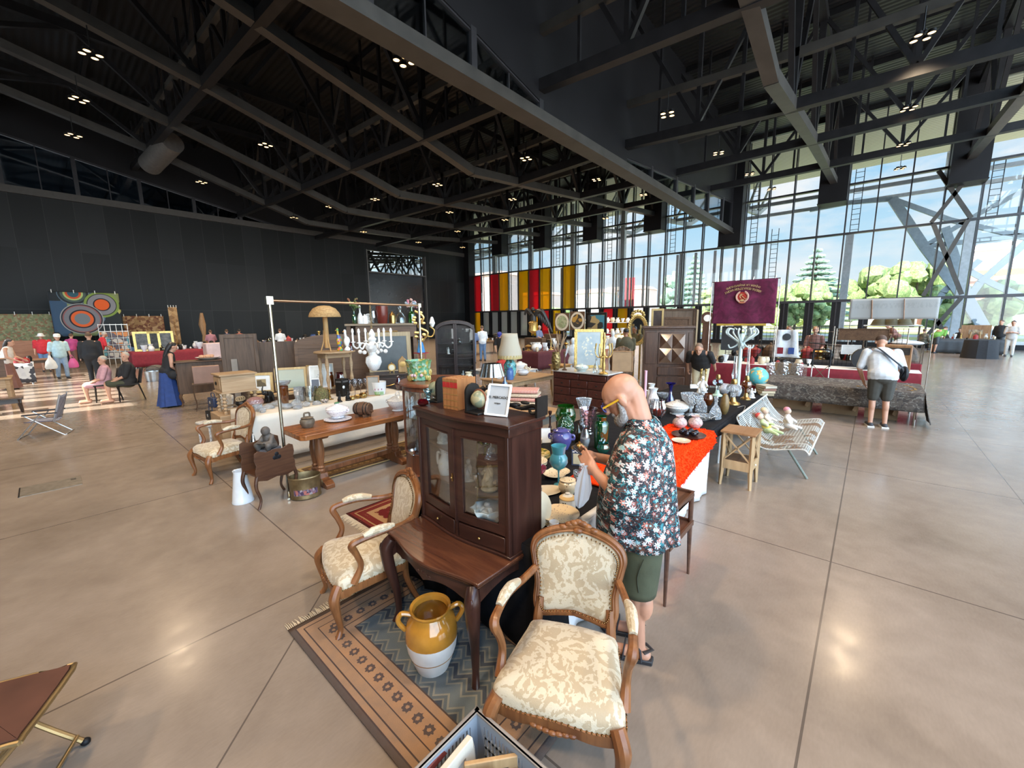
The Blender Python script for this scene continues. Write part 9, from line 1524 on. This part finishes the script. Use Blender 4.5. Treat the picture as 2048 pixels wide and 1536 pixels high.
o = thing('crane_frame', 'yellow steel frame before the orange building', 'frame', atX(1965, 660, 100)*V((1, 1, 0))); YST = mat('yellow_steel', (.62, .33, .02), .5); part('strut', MB().bar((0, 4, 0), (0, 0, 8.5), .9).bar((0, -6, 8.5), (0, 5, 8.5), .9), YST, o)
t = NT('pale_corrugated'); wv = t.n('TexWave', {'Vector': t.co(), 'Scale': .9}, bands_direction='X'); CANM = t.fin(t.bsdf(t.ramp(wv.outputs[1], [(.2, (.42, .38, .28)), (.8, (.66, .61, .48))]), .6, 0., wv.outputs[1], .8)); b = MB(); b.bb(WX+.3, 49, -40, 62, ZR-.2, ZR+.3); struct('ceiling_canopy', b, CANM, smooth=False)
LG = mat('pale_galvanised', (.34, .36, .38), .5, .2)
for j in range(-4, 8):
 yc = 8.72+6*j; tr = semp('trim_%d' % (200+j+4)); b = MB()
 xs = [36.4, 40., 44., 48.5]; zs = [10.6, 10.9, 11.3, 13.]
 for k in range(3): b.bar((xs[k], yc, zs[k]), (xs[k+1], yc, zs[k+1]), .3, .35); b.bar((xs[k], yc, zs[k]), (xs[k+1], yc, ZR-.5), .16, .16); b.bar((xs[k+1], yc, zs[k+1]), (xs[k+1], yc, ZR-.3), .16, .16, (0, 1, 0))
 part('canopy_truss', b, LG, tr, smooth=False)
 if j > -3: b = MB(); b.bar((40, yc-.9, 0), (40, yc-.9, 8. if j < 2 else ZR-.5), .45, .45, (0, 1, 0)); part('canopy_column', b, mat('pale_column', (.50, .53, .56), .5), tr, smooth=False)
for X in (40, 44.): b = MB(); b.bar((X, -40, 11.), (X, 60, 11.), .2, .25); struct('trim_%d' % (220+int(X)), b, LG, smooth=False)
for i, (yy, z0, z1) in enumerate(((7.47, 7.6, 12.), (6.04, 4.9, 8.5), (1.5, 7.6, 11.6), (-4.58, 7.6, 10.6), (13.6, 7.6, 12.), (19.6, 7.6, 12.), (25.6, 7.6, 12.))):
 o = thing('ladder', ('thin steel ladder outside the glass, '+['right of the tall black box above the banner', 'lower one hanging alone above the banner', 'in the bay left of the large strut', 'beside the crossed struts at the right edge', 'two bays left of the banner', 'behind the middle black boxes', 'nearest the coloured panes'][i]), 'ladder', (36.75, yy, z0)); part('rail', MB().bb(-.02, .02, .2, .24, 0, z1-z0), MULL, o); part('rail', MB().bb(-.02, .02, -.24, -.2, 0, z1-z0), MULL, o); b = MB()
 for k in range(int((z1-z0)/.33)): b.bb(-.015, .015, -.2, .2, .15+.33*k, .18+.33*k)
 part('rungs', b, MULL, o)
tw = semp('trim_300'); pp = lambda x, y, X=43.: atX(x, y, X)
for pts, w_ in (([(1785, 398), (1848, 493), (1930, 600), (1995, 700)], .55), ([(1848, 493), (2070, 468)], .3), ([(1848, 493), (1962, 425), (2070, 370)], .3), ([(1848, 493), (1990, 570), (2070, 605)], .35), ([(1890, 455), (1935, 590), (1985, 680)], .45), ([(1960, 520), (1885, 585), (1860, 640)], .35), ([(2070, 470), (1960, 565), (1860, 700)], .4), ([(1785, 398), (1700, 405), (1620, 420)], .3), ([(1785, 398), (1900, 440), (2070, 480)], .3)):
 b = MB()
 for a, c in zip(pts, pts[1:]): b.bar(pp(*a), pp(*c), w_, w_)
 part('strut', b, mat('bluish_steel', (.22, .27, .31), .5, .2), tw, smooth=False)
tb = semp('trim_301'); b = MB()
for a, c in (((-2.1, 10.4), (-3.7, 7.5)), ((-3.7, 10.4), (-2.1, 7.5)), ((-3.6, 7.4), (-2.2, 3.2)), ((-2.2, 7.4), (-3.8, 3.2)), ((-2.3, 3.), (-3.7, .2)), ((-3.8, 3.), (-2.3, .2))): b.bar((35.8, a[0], a[1]), (35.8, c[0], c[1]), .16, .2)
part('cross_brace', b, STEEL2, tb, smooth=False)
q0 = atX(1255, 580, 60.); o = thing('banner_pole', 'red vertical panel standing outside the windows', 'panel', (60, q0.y, 0)); part('panel', MB().bb(-.1, .1, -1.1, 1.1, 1.2, atX(1255, 556, 60.).z), mat('red_panel', (.62, .06, .07), .6), o, smooth=False); part('base_panel', MB().bb(-.1, .1, -1.3, 1.3, 0, 1.2), mat('yellow_panel', (.66, .44, .03), .6), o, smooth=False)
SC.cycles.use_denoising = True
SC.cycles.max_bounces = 8; SC.cycles.transparent_max_bounces = 24; SC.cycles.diffuse_bounces = 3; SC.cycles.glossy_bounces = 3; SC.cycles.transmission_bounces = 4
SC.cycles.sample_clamp_indirect = 6
SC.cycles.caustics_reflective = False; SC.cycles.caustics_refractive = False
